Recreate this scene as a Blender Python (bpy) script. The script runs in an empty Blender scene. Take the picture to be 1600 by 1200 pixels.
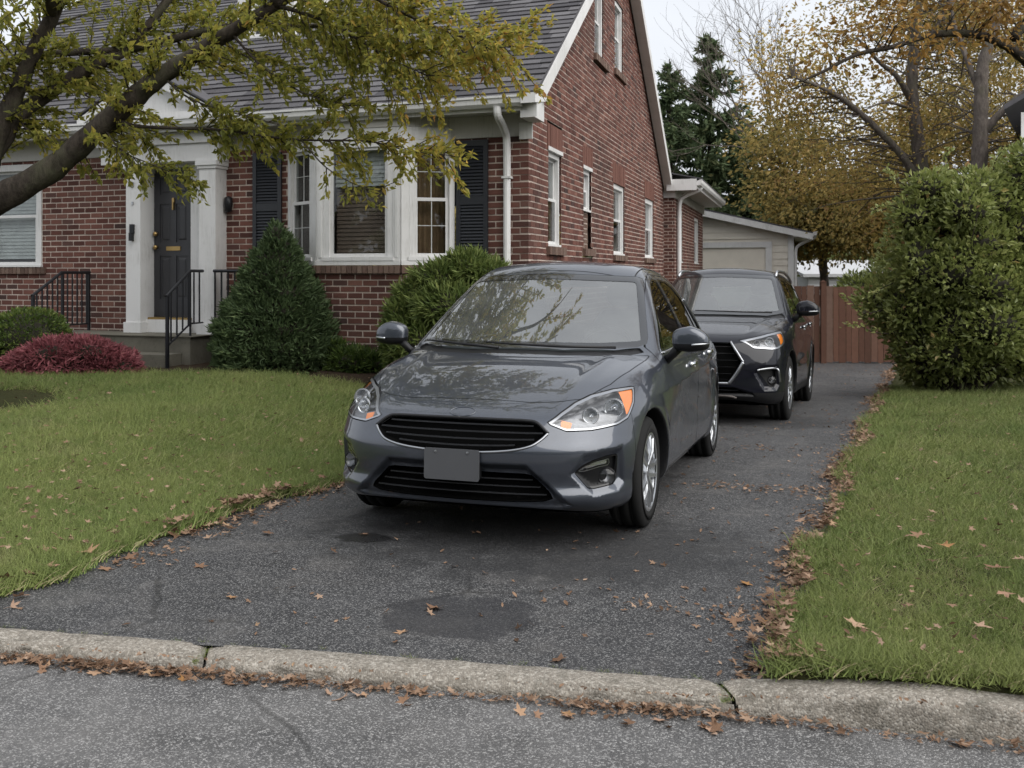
import bpy, math, random
import numpy as np
from mathutils import Vector, Matrix

random.seed(7)
RNG = np.random.default_rng(11)
sc = bpy.context.scene
COL = sc.collection

# ------------------------------------------------------------------ camera
cam_d = bpy.data.cameras.new('camera')
cam = bpy.data.objects.new('camera', cam_d)
COL.objects.link(cam)
EYE = 1.45
cam.location = (0, 0, EYE)
cam.rotation_euler = (math.radians(90), 0, 0)
cam_d.lens = 36.0
cam_d.sensor_width = 36.0
cam_d.shift_y = -(600 - 427) / 1600.0        # lens shifted so that walls stay upright
cam_d.clip_start = 0.05
cam_d.clip_end = 2000
cam_d.dof.use_dof = True
cam_d.dof.focus_distance = 6.0
cam_d.dof.aperture_fstop = 7.0
sc.camera = cam

# ------------------------------------------------------------------ sky: overcast
SUN_EL, SUN_AZ = math.radians(46), math.radians(128)
world = bpy.data.worlds.new('World')
sc.world = world
world.use_nodes = True
wn = world.node_tree.nodes
wl = world.node_tree.links
for n in list(wn):
    wn.remove(n)
w_out = wn.new('ShaderNodeOutputWorld')
w_bg = wn.new('ShaderNodeBackground')
w_sky = wn.new('ShaderNodeTexSky')
w_sky.sky_type = 'NISHITA'
w_sky.sun_disc = False
w_sky.sun_elevation = SUN_EL
w_sky.sun_rotation = SUN_AZ
w_sky.air_density = 1.0
w_sky.dust_density = 3.0
w_hs = wn.new('ShaderNodeHueSaturation')
w_hs.inputs['Saturation'].default_value = 0.22
w_co = wn.new('ShaderNodeTexCoord')
w_map = wn.new('ShaderNodeMapping')
w_map.inputs['Scale'].default_value = (1, 1, 2.5)
w_no = wn.new('ShaderNodeTexNoise')
w_no.inputs['Scale'].default_value = 2.2
w_no.inputs['Detail'].default_value = 5
w_rm = wn.new('ShaderNodeMapRange')
w_rm.inputs['From Min'].default_value = 0.3
w_rm.inputs['From Max'].default_value = 0.7
w_rm.inputs['To Min'].default_value = 7.9
w_rm.inputs['To Max'].default_value = 9.3
w_cl = wn.new('ShaderNodeVectorMath')
w_cl.operation = 'SCALE'
w_cl.inputs[0].default_value = (0.925, 0.965, 1.03)
w_mx = wn.new('ShaderNodeMix')
w_mx.data_type = 'RGBA'
w_mx.inputs[0].default_value = 0.80             # the cloud deck over the blue
wl.new(w_co.outputs['Generated'], w_map.inputs['Vector'])
wl.new(w_map.outputs['Vector'], w_no.inputs['Vector'])
wl.new(w_no.outputs['Fac'], w_rm.inputs['Value'])
wl.new(w_rm.outputs['Result'], w_cl.inputs['Scale'])
wl.new(w_sky.outputs['Color'], w_hs.inputs['Color'])
wl.new(w_hs.outputs['Color'], w_mx.inputs[6])
wl.new(w_cl.outputs['Vector'], w_mx.inputs[7])
wl.new(w_mx.outputs[2], w_bg.inputs['Color'])
w_bg.inputs['Strength'].default_value = 0.0505
wl.new(w_bg.outputs['Background'], w_out.inputs['Surface'])

sun_d = bpy.data.lights.new('sun', 'SUN')
sun_d.energy = 1.5
sun_d.angle = math.radians(80)
sun_d.color = (1.0, 0.97, 0.92)
sun = bpy.data.objects.new('sun', sun_d)
COL.objects.link(sun)
# sky sun_rotation is measured from +Y, clockwise seen from above
sd = Vector((math.sin(SUN_AZ) * math.cos(SUN_EL), math.cos(SUN_AZ) * math.cos(SUN_EL), math.sin(SUN_EL)))
sun.rotation_euler = sd.to_track_quat('Z', 'Y').to_euler()

sc.view_settings.view_transform = 'Standard'
sc.view_settings.look = 'None'
sc.view_settings.gamma = 1.0
sc.view_settings.exposure = 1.32
sc.view_settings.use_curve_mapping = False
sc.render.engine = 'CYCLES'
sc.cycles.max_bounces = 8
sc.cycles.diffuse_bounces = 3
sc.cycles.glossy_bounces = 4
sc.cycles.transparent_max_bounces = 16
sc.cycles.caustics_reflective = False
sc.cycles.caustics_refractive = False
sc.cycles.use_denoising = True

# ------------------------------------------------------------------ helpers
ORG = {}


def link(o, parent=None):
    COL.objects.link(o)
    if parent is not None:
        o.parent = parent
        ORG[o.name] = ORG.get(parent.name, (0, 0, 0))
    return o


def tag(o, label=None, cat=None, group=None, kind=None):
    if label: o['label'] = label
    if cat: o['category'] = cat
    if group: o['group'] = group
    if kind: o['kind'] = kind
    return o


def thing(name, label, cat, loc=(0, 0, 0), rot=(0, 0, 0), group=None, local=False):
    o = bpy.data.objects.new(name, None)
    o.empty_display_size = 0.2
    o.location = loc
    o.rotation_euler = rot
    COL.objects.link(o)
    ORG[o.name] = (0, 0, 0) if local else tuple(loc)
    return tag(o, label, cat, group)


def mesh_np(name, V, F, mats=(), tint=None, mat_idx=None, normals=None, smooth=False, attr=None):
    """mesh from arrays; F is (n,3) or (n,4) or a list of such arrays"""
    Fs = F if isinstance(F, list) else [F]
    Fs = [np.asarray(f, dtype=np.int32) for f in Fs if len(f)]
    V = np.asarray(V, dtype=np.float32)
    me = bpy.data.meshes.new(name)
    me.vertices.add(len(V))
    me.vertices.foreach_set('co', V.ravel())
    if Fs:
        loops = np.concatenate([f.ravel() for f in Fs])
        tot = np.concatenate([np.full(len(f), f.shape[1], dtype=np.int32) for f in Fs])
        st = np.concatenate([[0], np.cumsum(tot)[:-1]]).astype(np.int32)
        me.loops.add(len(loops))
        me.loops.foreach_set('vertex_index', loops)
        me.polygons.add(len(tot))
        me.polygons.foreach_set('loop_start', st)
        me.polygons.foreach_set('loop_total', tot)
        me.polygons.foreach_set('use_smooth', np.full(len(tot), bool(smooth)))
        if mat_idx is not None:
            me.polygons.foreach_set('material_index', np.asarray(mat_idx, dtype=np.int32))
    for m in (mats if isinstance(mats, (list, tuple)) else [mats]):
        me.materials.append(m)
    if tint is not None:
        a = me.attributes.new('tint', 'FLOAT', 'POINT')
        a.data.foreach_set('value', np.asarray(tint, dtype=np.float32))
    if attr is not None:
        for k, v in attr.items():
            a = me.attributes.new(k, 'FLOAT', 'POINT')
            a.data.foreach_set('value', np.asarray(v, dtype=np.float32))
    me.update(calc_edges=True)
    me.validate()
    if normals is not None:
        me.normals_split_custom_set_from_vertices(np.asarray(normals, dtype=np.float32))
    return me


def obj_np(name, V, F, mats, parent=None, **kw):
    V = np.asarray(V, dtype=np.float64)
    if parent is not None:
        V = V - np.array(ORG.get(parent.name, (0, 0, 0)))
    o = bpy.data.objects.new(name, mesh_np(name, V, F, mats, **kw))
    return link(o, parent)


BOXF = np.array([[0, 1, 3, 2], [4, 6, 7, 5], [0, 4, 5, 1], [2, 3, 7, 6], [0, 2, 6, 4], [1, 5, 7, 3]])


def ident(a, b, c):
    return np.stack([a, b, c], -1)


class MB:
    """collects shapes in world (or thing-local) coordinates, builds one mesh object"""

    def __init__(self, fr=ident):
        self.fr = fr
        self.V, self.Q, self.T, self.tint, self.n = [], [], [], [], 0
        self.qm, self.tm = [], []
        self.mi = 0

    def add(self, V, Q=None, T=None, tint=0.5):
        V = np.asarray(V, float).reshape(-1, 3)
        if Q is not None and len(Q):
            self.Q.append(np.asarray(Q) + self.n); self.qm.append(np.full(len(Q), self.mi))
        if T is not None and len(T):
            self.T.append(np.asarray(T) + self.n); self.tm.append(np.full(len(T), self.mi))
        self.V.append(V)
        self.tint.append(np.full(len(V), tint) if np.isscalar(tint) else np.asarray(tint))
        self.n += len(V)
        return self

    def box(self, a0, a1, b0, b1, c0, c1, tint=0.5):
        g = np.array([[a, b, c] for a in (a0, a1) for b in (b0, b1) for c in (c0, c1)], float)
        return self.add(self.fr(g[:, 0], g[:, 1], g[:, 2]), BOXF, tint=tint)

    def hexa(self, pts, tint=0.5):
        """8 points ordered as box(): a major, then b, then c (in frame coordinates)"""
        g = np.array(pts, float)
        return self.add(self.fr(g[:, 0], g[:, 1], g[:, 2]), BOXF, tint=tint)

    def prism(self, poly, b0, b1, tint=0.5, axes='ac'):
        """polygon in (a,c) extruded in b (frame coordinates); axes tells which coordinates the polygon uses"""
        p = np.array(poly, float)
        k = len(p)
        def lay(b):
            if axes == 'ac': return self.fr(p[:, 0], np.full(k, b), p[:, 1])
            if axes == 'bc': return self.fr(np.full(k, b), p[:, 0], p[:, 1])
            return self.fr(p[:, 0], p[:, 1], np.full(k, b))
        V = np.concatenate([lay(b0), lay(b1)])
        Q = [[i, (i + 1) % k, k + (i + 1) % k, k + i] for i in range(k)]
        T = [[0, i, i + 1] for i in range(1, k - 1)] + [[k, k + i + 1, k + i] for i in range(1, k - 1)]
        return self.add(V, Q, T, tint=tint)

    def tube(self, pts, r, seg=8, tint=0.5, caps=True, flat=1.0, rough=0.):
        P = np.array(pts, float)
        if self.fr is not ident:
            P = self.fr(P[:, 0], P[:, 1], P[:, 2])
        n = len(P)
        R = np.full(n, r) if np.isscalar(r) else np.asarray(r, float)
        D = np.gradient(P, axis=0)
        D /= np.maximum(np.linalg.norm(D, axis=1, keepdims=True), 1e-9)
        up = np.array([0, 0, 1.0]) if abs(D[0][2]) < .9 else np.array([1.0, 0, 0])
        V = []
        u = np.cross(D[0], up); u /= np.linalg.norm(u)
        for i in range(n):
            u = u - D[i] * np.dot(u, D[i]); u /= max(np.linalg.norm(u), 1e-9)
            w = np.cross(D[i], u)
            a = np.arange(seg) * 2 * math.pi / seg
            Ri = R[i] * (1 + rough * (np.sin(2 * a + i * .37) * .5 + np.sin(5 * a - i * .71 + 1) * .35 + np.sin(3 * a + i * 1.9) * .35))[:, None] if rough else R[i]
            V.append(P[i] + Ri * (np.cos(a)[:, None] * u + flat * np.sin(a)[:, None] * w))
        V = np.concatenate(V)
        i, j = np.meshgrid(np.arange(n - 1), np.arange(seg), indexing='ij')
        Q = np.stack([i * seg + j, i * seg + (j + 1) % seg, (i + 1) * seg + (j + 1) % seg, (i + 1) * seg + j], -1).reshape(-1, 4)
        T = []
        if caps:
            T = [[0, k + 1, k] for k in range(1, seg - 1)] + [[(n - 1) * seg, (n - 1) * seg + k, (n - 1) * seg + k + 1] for k in range(1, seg - 1)]
        return self.add(V, Q, T, tint=tint)

    def lathe(self, prof, center, axis, seg=32, tint=0.5, sc=(1, 1)):
        """prof: list of (r, h) along axis"""
        A = np.array(axis, float); A /= np.linalg.norm(A)
        up = np.array([0, 0, 1.0]) if abs(A[2]) < .9 else np.array([1.0, 0, 0])
        u = np.cross(A, up); u /= np.linalg.norm(u)
        w = np.cross(u, A)
        a = np.arange(seg) * 2 * math.pi / seg
        V = np.concatenate([np.array(center) + A * h + r * (sc[0] * np.cos(a)[:, None] * u + sc[1] * np.sin(a)[:, None] * w) for r, h in prof])
        n = len(prof)
        i, j = np.meshgrid(np.arange(n - 1), np.arange(seg), indexing='ij')
        Q = np.stack([i * seg + j, i * seg + (j + 1) % seg, (i + 1) * seg + (j + 1) % seg, (i + 1) * seg + j], -1).reshape(-1, 4)
        return self.add(V, Q, tint=tint)

    def build(self, name, mats, parent=None, smooth=False, tint=False, kind=None):
        V = np.concatenate(self.V)
        Fs, mi = [], []
        if self.Q:
            Fs.append(np.concatenate(self.Q)); mi.append(np.concatenate(self.qm))
        if self.T:
            Fs.append(np.concatenate(self.T)); mi.append(np.concatenate(self.tm))
        o = obj_np(name, V, Fs, mats, parent, smooth=smooth, tint=np.concatenate(self.tint) if tint else None, mat_idx=np.concatenate(mi))
        if kind: o['kind'] = kind
        return o


def catmull(pts, n):
    P = np.array(pts, float)
    P = np.vstack([2 * P[0] - P[1], P, 2 * P[-1] - P[-2]])
    m = len(P) - 3
    t = np.linspace(0, m - 1e-6, n)
    i = t.astype(int); f = (t - i)[:, None]
    p0, p1, p2, p3 = P[i], P[i + 1], P[i + 2], P[i + 3]
    return .5 * (2 * p1 + (p2 - p0) * f + (2 * p0 - 5 * p1 + 4 * p2 - p3) * f ** 2 + (3 * p1 - p0 - 3 * p2 + p3) * f ** 3)


def sstep(a, b, x):
    t = np.clip((np.asarray(x, float) - a) / (b - a), 0, 1)
    return t * t * (3 - 2 * t)


def vnoise(x, y, s=1.0, seed=0):
    """cheap smooth noise from sines"""
    r = np.random.default_rng(seed)
    o = 0
    for k in range(5):
        a = r.uniform(0, 6.28); f = s * (1.0 + .7 * k)
        o = o + np.sin(f * (x * math.cos(a) + y * math.sin(a)) + r.uniform(0, 6.28)) / (1 + .6 * k)
    return o / 2.4
# ------------------------------------------------------------------ materials
class Mat:
    def __init__(self, name):
        self.m = bpy.data.materials.new(name)
        self.m.use_nodes = True
        self.nt = self.m.node_tree
        self.b = self.nt.nodes['Principled BSDF']
        self.out = self.nt.nodes['Material Output']

    def n(self, typ, props=None, **ins):
        x = self.nt.nodes.new('ShaderNode' + typ)
        for k, v in (props or {}).items():
            setattr(x, k, v)
        for k, v in ins.items():
            self.set(x, k.replace('_', ' '), v)
        return x

    def set(self, node, key, v):
        s = node.inputs[key] if not (isinstance(key, str) and key.isdigit()) else node.inputs[int(key)]
        if hasattr(v, 'is_output') or isinstance(v, bpy.types.NodeSocket):
            self.nt.links.new(v, s)
        else:
            if s.type == 'RGBA' and len(v) == 3: v = (*v, 1)
            s.default_value = v

    def p(self, **kw):
        for k, v in kw.items():
            self.set(self.b, k.replace('_', ' '), v)
        return self

    def pos(self, scale=None):
        g = self.n('NewGeometry').outputs['Position']
        if scale is None: return g
        return self.n('Mapping', Vector=g, Scale=scale).outputs[0]

    def objco(self, scale=(1, 1, 1)):
        g = self.n('TexCoord').outputs['Object']
        return self.n('Mapping', Vector=g, Scale=scale).outputs[0]

    def noise(self, scale, detail=4, rough=.55, vec=None, out='Fac', dist=0):
        x = self.n('TexNoise', Scale=scale, Detail=detail, Roughness=rough, Distortion=dist, Vector=vec if vec is not None else self.pos())
        return x.outputs[out]

    def voro(self, scale, vec=None, feature='F1', out='Distance'):
        x = self.n('TexVoronoi', {'feature': feature}, Scale=scale, Vector=vec if vec is not None else self.pos())
        return x.outputs[out]

    def ramp(self, fac, stops, interp='LINEAR'):
        x = self.n('ValToRGB', Fac=fac)
        x.color_ramp.interpolation = interp
        el = x.color_ramp.elements
        while len(el) < len(stops): el.new(.5)
        for e, (p, c) in zip(el, stops):
            e.position = p
            e.color = (*c, 1) if len(c) == 3 else c
        return x.outputs['Color']

    def mix(self, fac, a, b, mode='MIX'):
        x = self.n('Mix', {'data_type': 'RGBA', 'blend_type': mode})
        self.set(x, '0', fac); self.set(x, '6', a); self.set(x, '7', b)
        return x.outputs[2]

    def math(self, op, a, b=0.0, clamp=False):
        x = self.n('Math', {'operation': op, 'use_clamp': clamp})
        self.set(x, '0', a); self.set(x, '1', b)
        return x.outputs[0]

    def rng(self, v, a, b, c=0., d=1., typ='LINEAR'):
        x = self.n('MapRange', {'interpolation_type': typ}, Value=v, From_Min=a, From_Max=b, To_Min=c, To_Max=d)
        return x.outputs[0]

    def attr(self, name, out='Fac'):
        return self.n('Attribute', {'attribute_name': name}).outputs[out]

    def rand(self):
        return self.n('ObjectInfo').outputs['Random']

    def bump(self, h, strength=.3, dist=.01, normal=None):
        x = self.n('Bump', Strength=strength, Distance=dist, Height=h)
        if normal is not None: self.set(x, 'Normal', normal)
        self.nt.links.new(x.outputs[0], self.b.inputs['Normal'])
        return x.outputs[0]

    def blob(self, cx, cy, rx, ry, ang=0, wob=.25, soft=.25, p=2.0):
        """mask of a stain lying at a place on the ground (1 inside)"""
        m = self.n('Mapping', {'vector_type': 'TEXTURE'}, Vector=self.pos(), Location=(cx, cy, 0), Rotation=(0, 0, ang), Scale=(rx, ry, 1))
        s = self.n('SeparateXYZ', Vector=m.outputs[0])
        ax = self.math('POWER', self.math('ABSOLUTE', s.outputs[0]), p)
        ay = self.math('POWER', self.math('ABSOLUTE', s.outputs[1]), p)
        d = self.math('ADD', ax, ay)
        nz = self.math('MULTIPLY', self.math('SUBTRACT', self.noise(6, 3), .5), wob * 4)
        d = self.math('ADD', d, nz)
        return self.rng(d, 1 - soft, 1 + soft, 1, 0, 'SMOOTHSTEP')


def plain(name, col, rough=.6, metal=0., spec=.5, var=.12, scale=6, bump=0, bscale=60, coat=0):
    m = Mat(name)
    f = m.noise(scale, 5)
    c = m.mix(m.rng(f, .3, .7), tuple(x * (1 - var) for x in col), tuple(min(1, x * (1 + var)) for x in col))
    m.p(Base_Color=c, Roughness=rough, Metallic=metal, Specular_IOR_Level=spec)
    if coat: m.p(Coat_Weight=coat, Coat_Roughness=.03)
    if bump: m.bump(m.noise(bscale, 3), bump, .004)
    return m.m


def asphalt(name, dark, light, speck, patches=False):
    m = Mat(name)
    v = m.n('TexVoronoi', {'feature': 'F1'}, Scale=190, Vector=m.pos())
    stone = m.n('SeparateColor', Color=v.outputs['Color']).outputs[0]
    big = m.noise(.9, 5, .6)
    mid = m.noise(5.0, 6, .7)
    base = m.mix(m.rng(big, .35, .65), dark, light)
    base = m.mix(m.rng(mid, .3, .75), m.mix(.5, base, (0, 0, 0)), base)
    blot = m.noise(1.9, 7, .72, dist=.6)
    base = m.mix(m.rng(blot, .52, .68, 0, .6 if patches else .2), base, (.012, .012, .014))
    stones = m.mix(m.math('MULTIPLY', m.rng(stone, .66, .98), .85), base, speck)
    fine = m.noise(330, 3, .6)
    stones = m.mix(m.rng(fine, .35, .62, .62, 0), stones, (.005, .005, .006))
    wob = m.n('TexNoise', Scale=2.5, Detail=4, Vector=m.pos()).outputs['Color']
    wv = m.mix(.13, m.pos(), wob)
    ck = m.voro(.42, wv, 'DISTANCE_TO_EDGE')
    ckm = m.math('MULTIPLY', m.rng(ck, .0015, .006, 1, 0), m.rng(m.noise(.8, 3), .45, .6))
    stones = m.mix(m.math('MULTIPLY', ckm, .8), stones, (.006, .006, .006))
    rough = m.rng(mid, .3, .7, .50, .80)
    if patches:
        # dust, then newer asphalt, an oil spot and painted shade under the cars
        dust = m.math('MULTIPLY', m.rng(m.noise(1.6, 6, .7), .5, .72), .40)
        stones = m.mix(dust, stones, (.17, .16, .15))
        new = m.blob(-.23, 4.32, .31, .27, -.1, .55, .22, 2.6)
        stones = m.mix(m.math('MULTIPLY', new, .70), stones, (.014, .014, .017))
        oil = m.blob(-.82, 5.64, .15, .11, -.1, .5, .35)
        stones = m.mix(m.math('MULTIPLY', oil, .92), stones, (.005, .005, .006))
        car_shade = m.blob(.15, 5.55, 1.25, .75, -.3, .7, .7)  # contact shade and wet under the compact's front, put into the colour
        stones = m.mix(m.math('MULTIPLY', car_shade, .7), stones, (.012, .012, .013))
        car_shade2 = m.blob(2.6, 11.2, .9, .7, -.35, .6, .7)  # the same shade painted under the SUV's front
        stones = m.mix(m.math('MULTIPLY', car_shade2, .5), stones, (.012, .012, .013))
        rough = m.math('SUBTRACT', rough, m.math('MULTIPLY', oil, .35))
    else:
        dust = m.math('MULTIPLY', m.rng(m.noise(1.1, 6, .7), .45, .7), .30)
        stones = m.mix(dust, stones, (.27, .26, .25))
    m.p(Base_Color=stones, Roughness=rough, Specular_IOR_Level=.45)
    h = m.math('ADD', m.math('MULTIPLY', v.outputs['Distance'], -1.0), m.math('MULTIPLY', fine, .7))
    m.bump(h, .7, .008)
    return m.m


def concrete(name, col, stain=.5, agg=True):
    m = Mat(name)
    a = m.noise(3, 6, .65)
    c = m.mix(m.rng(a, .3, .7), tuple(x * .7 for x in col), col)
    v = m.n('TexVoronoi', {'feature': 'F1'}, Scale=130, Vector=m.pos())
    st = m.n('SeparateColor', Color=v.outputs['Color']).outputs[0]
    if agg:
        c = m.mix(m.math('MULTIPLY', m.rng(st, .55, 1), .55), c, (.5, .47, .42))
        c = m.mix(m.math('MULTIPLY', m.rng(st, .3, 0), .55), c, (.08, .075, .065))
    blot = m.noise(9, 6, .75)
    c = m.mix(m.rng(blot, .52, .72, 0, stain), c, (.07, .065, .05))
    m.p(Base_Color=c, Roughness=.9, Specular_IOR_Level=.25)
    h = m.math('ADD', m.math('MULTIPLY', m.noise(40, 5, .7), 1.2), m.math('MULTIPLY', v.outputs['Distance'], -.8))
    m.bump(h, .7, .007)
    return m.m


def tinted(name, stops, rough=.8, spec=.25, source='attr', bump=0, bscale=80, trans=0., nvar=.25, interp='LINEAR', nscale=40, soot=0.):
    """colour picked from a ramp by the mesh's tint (or by the object's own random value)"""
    m = Mat(name)
    f = m.attr('tint') if source == 'attr' else m.rand()
    c = m.ramp(f, stops, interp)
    nz = m.noise(nscale, 4, .6)
    if soot:
        so = m.noise(.55, 6, .68)
        c = m.mix(m.rng(so, .46, .72, 0, soot), c, (.045, .034, .03))
    c = m.mix(m.rng(nz, .3, .7, nvar, 0), c, tuple(x * .35 for x in stops[0][1][:3]))
    m.p(Base_Color=c, Roughness=rough, Specular_IOR_Level=spec)
    if bump: m.bump(m.noise(bscale, 4, .7), bump, .004)
    if trans:
        t = m.n('BsdfTranslucent', Color=c)
        mx = m.n('MixShader', Fac=trans)
        m.nt.links.new(m.b.outputs[0], mx.inputs[1]); m.nt.links.new(t.outputs[0], mx.inputs[2])
        m.nt.links.new(mx.outputs[0], m.out.inputs['Surface'])
    return m.m


def glass(name, tint=(.5, .55, .55), ior=1.5, rough=.01, dirt_or_haze=.0, k=1.0):
    m = Mat(name)
    tr = m.n('BsdfTransparent', Color=tint)
    gl = m.n('BsdfGlossy', Color=(1, 1, 1), Roughness=rough)
    # reflectance by angle, the same from both sides of the thin pane
    g = m.n('NewGeometry')
    dt = m.n('VectorMath', {'operation': 'DOT_PRODUCT'})
    m.nt.links.new(g.outputs['Normal'], dt.inputs[0]); m.nt.links.new(g.outputs['Incoming'], dt.inputs[1])
    c = m.math('SUBTRACT', 1.0, m.math('ABSOLUTE', dt.outputs['Value']), True)
    f0 = ((ior - 1) / (ior + 1)) ** 2
    f = m.math('ADD', m.math('MULTIPLY', m.math('POWER', c, 5.0), (1 - f0) * k), f0 * k, True)
    mx = m.n('MixShader', Fac=f)
    m.nt.links.new(tr.outputs[0], mx.inputs[1]); m.nt.links.new(gl.outputs[0], mx.inputs[2])
    last = mx
    if dirt_or_haze:
        df = m.n('BsdfDiffuse', Color=(.55, .57, .56))  # pale haze in place of sky reflection, painted as a diffuse layer
        m2 = m.n('MixShader', Fac=m.rng(m.noise(3, 5, .7), .3, .8, dirt_or_haze * .4, dirt_or_haze))
        m.nt.links.new(mx.outputs[0], m2.inputs[1]); m.nt.links.new(df.outputs[0], m2.inputs[2])
        last = m2
    m.nt.nodes.remove(m.b)
    m.nt.links.new(last.outputs[0], m.out.inputs['Surface'])
    return m.m


def paint(name, col, metal=.55, rough=.32, coat=1.0, dust=.10, ior=1.6, spec=.5):
    m = Mat(name)
    fl = m.n('TexVoronoi', Scale=900, Vector=m.objco()).outputs['Color']
    f = m.n('SeparateColor', Color=fl).outputs[0]
    c = m.mix(m.math('MULTIPLY', f, .5), tuple(x * .8 for x in col), tuple(x * 1.5 for x in col))
    # road film: dust near the sills
    dn = m.noise(4, 6, .7, vec=m.objco())
    c = m.mix(m.rng(dn, .55, .8, 0, dust), c, (.16, .15, .13))
    m.p(Specular_IOR_Level=spec)
    m.p(Base_Color=c, Metallic=metal, Roughness=m.rng(dn, .3, .8, rough, rough + .1), Coat_Weight=coat, Coat_Roughness=m.rng(dn, .4, .8, .015, .05), Coat_IOR=ior)
    return m.m


BRICK_STOPS = [(0, (.080, .036, .030)), (.2, (.118, .050, .040)), (.5, (.150, .066, .052)), (.75, (.19, .085, .066)), (.86, (.22, .11, .085)), (.93, (.13, .066, .056)), (1, (.055, .034, .031))]
SHINGLE_STOPS = [(0, (.070, .068, .074)), (.3, (.098, .095, .102)), (.6, (.118, .115, .122)), (1, (.155, .151, .158))]
M_ = {}
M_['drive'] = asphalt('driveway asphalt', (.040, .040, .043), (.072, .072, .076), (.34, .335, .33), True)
M_['road'] = asphalt('street asphalt', (.12, .118, .118), (.185, .182, .182), (.52, .51, .50))
M_['kerb'] = concrete('kerb concrete', (.26, .233, .198), .8)
M_['step'] = concrete('step concrete', (.17, .16, .13), .6, False)
M_['path'] = concrete('path concrete', (.36, .34, .32), .3, False)
M_['brick'] = tinted('brick', BRICK_STOPS, .9, .2, bump=.4, soot=.55)
M_['brick1'] = tinted('single brick', BRICK_STOPS, .9, .2, 'rand', bump=.4, soot=.55)
M_['sillbrick'] = tinted('weathered sill brick', [(0, (.11, .075, .06)), (.5, (.155, .10, .08)), (1, (.2, .145, .115))], .92, .2, bump=.5)
M_['lintel'] = tinted('lintel brick', [(0, (.14, .066, .052)), (.5, (.165, .078, .06)), (1, (.19, .09, .07))], .9, .2, bump=.4)
M_['mortar'] = plain('mortar', (.50, .42, .365), .95, var=.25, scale=3, bump=.3)
M_['shingle'] = tinted('roof shingle', SHINGLE_STOPS, .93, .15, bump=.7, bscale=120, soot=.3)
M_['shingle1'] = tinted('single roof shingle', SHINGLE_STOPS, .93, .15, 'rand', bump=.7, bscale=120)
M_['shlow'] = plain('roof underlay', (.07, .068, .075), .95)


def whitepaint(name, col, dirt_or_haze=.3):
    m = Mat(name)
    d = m.noise(2.3, 7, .72)
    s = m.noise(7, 4, .6, vec=m.pos((9, 9, .6)))
    f = m.math('MULTIPLY', m.rng(d, .45, .75), m.rng(s, .4, .65))
    c = m.mix(m.math('MULTIPLY', f, dirt_or_haze * 2.2, True), col, tuple(x * .5 for x in (col[0], col[1] * .98, col[2] * .9)))
    m.p(Base_Color=c, Roughness=.5, Specular_IOR_Level=.35)
    m.bump(m.noise(90, 3), .08, .002)
    return m.m


M_['white'] = whitepaint('white trim paint', (.66, .655, .65), .35)
M_['cream'] = whitepaint('off white soffit paint', (.50, .485, .455), .4)
M_['shutter'] = plain('black shutter paint', (.017, .019, .024), .45)
M_['door'] = plain('charcoal door paint', (.03, .03, .034), .4)
M_['brass'] = plain('worn brass', (.45, .31, .13), .4, 1.0)
M_['iron'] = plain('black railing paint', (.014, .015, .018), .45, .3)
M_['pane'] = glass('window glass', (.86, .88, .88), 1.42, .015, 0, 1.0)
M_['bronze'] = plain('brown blind', (.17, .125, .10), .8)
M_['blind'] = plain('white blind', (.52, .53, .52), .7)
M_['room'] = plain('dark room', (.10, .085, .075), .9)
M_['curtain'] = plain('tan curtain', (.19, .115, .065), .9, var=.3)
M_['siding'] = plain('beige siding', (.70, .65, .57), .7, var=.08, scale=2, bump=.1)
M_['gdoor'] = plain('garage door paint', (.70, .67, .63), .6, var=.05)
M_['fsiding'] = plain('pale siding', (.42, .425, .44), .7, var=.06)


def lawn_ground():
    m = Mat('lawn thatch')
    a = m.noise(1.2, 6, .65); b = m.noise(30, 5, .7)
    c = m.mix(m.rng(a, .35, .65), (.042, .055, .018), (.07, .072, .028))
    c = m.mix(m.rng(b, .35, .7, .75, 0), c, (.03, .024, .014))
    m.p(Base_Color=c, Roughness=1, Specular_IOR_Level=.1)
    m.bump(b, 1.0, .03)
    return m.m


def mulch():
    m = Mat('planting bed mulch')
    b = m.noise(45, 5, .7)
    m.p(Base_Color=m.mix(m.rng(b, .3, .7), (.022, .016, .011), (.085, .06, .042)), Roughness=1, Specular_IOR_Level=.1)
    m.bump(b, 1.0, .03)
    return m.m


M_['lawn'] = lawn_ground()
M_['mulch'] = mulch()


def grassmat(name, c0, c1, c2, dead):
    m = Mat(name)
    h = m.attr('h'); r = m.attr('r')
    a = m.noise(.9, 5, .6); b = m.noise(5, 4, .6)
    f = m.math('ADD', m.math('MULTIPLY', a, .65), m.math('MULTIPLY', b, .35))
    c = m.mix(m.rng(f, .38, .60), c0, c1)
    pt = m.noise(1.7, 6, .68)
    c = m.mix(m.rng(pt, .56, .74, 0, .55), c, dead)
    c = m.mix(m.math('MULTIPLY', h, .45), c, c2)
    c = m.mix(m.rng(r, .74, .86), c, dead)
    c = m.mix(1.0, c, m.rng(m.math('FRACT', m.math('MULTIPLY', r, 7.3)), 0, 1, .45, 1.15), 'MULTIPLY')
    m.p(Base_Color=c, Roughness=.55, Specular_IOR_Level=.3)
    t = m.n('BsdfTranslucent', Color=c)
    mx = m.n('MixShader', Fac=.32)
    m.nt.links.new(m.b.outputs[0], mx.inputs[1]); m.nt.links.new(t.outputs[0], mx.inputs[2])
    m.nt.links.new(mx.outputs[0], m.out.inputs['Surface'])
    return m.m


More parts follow.
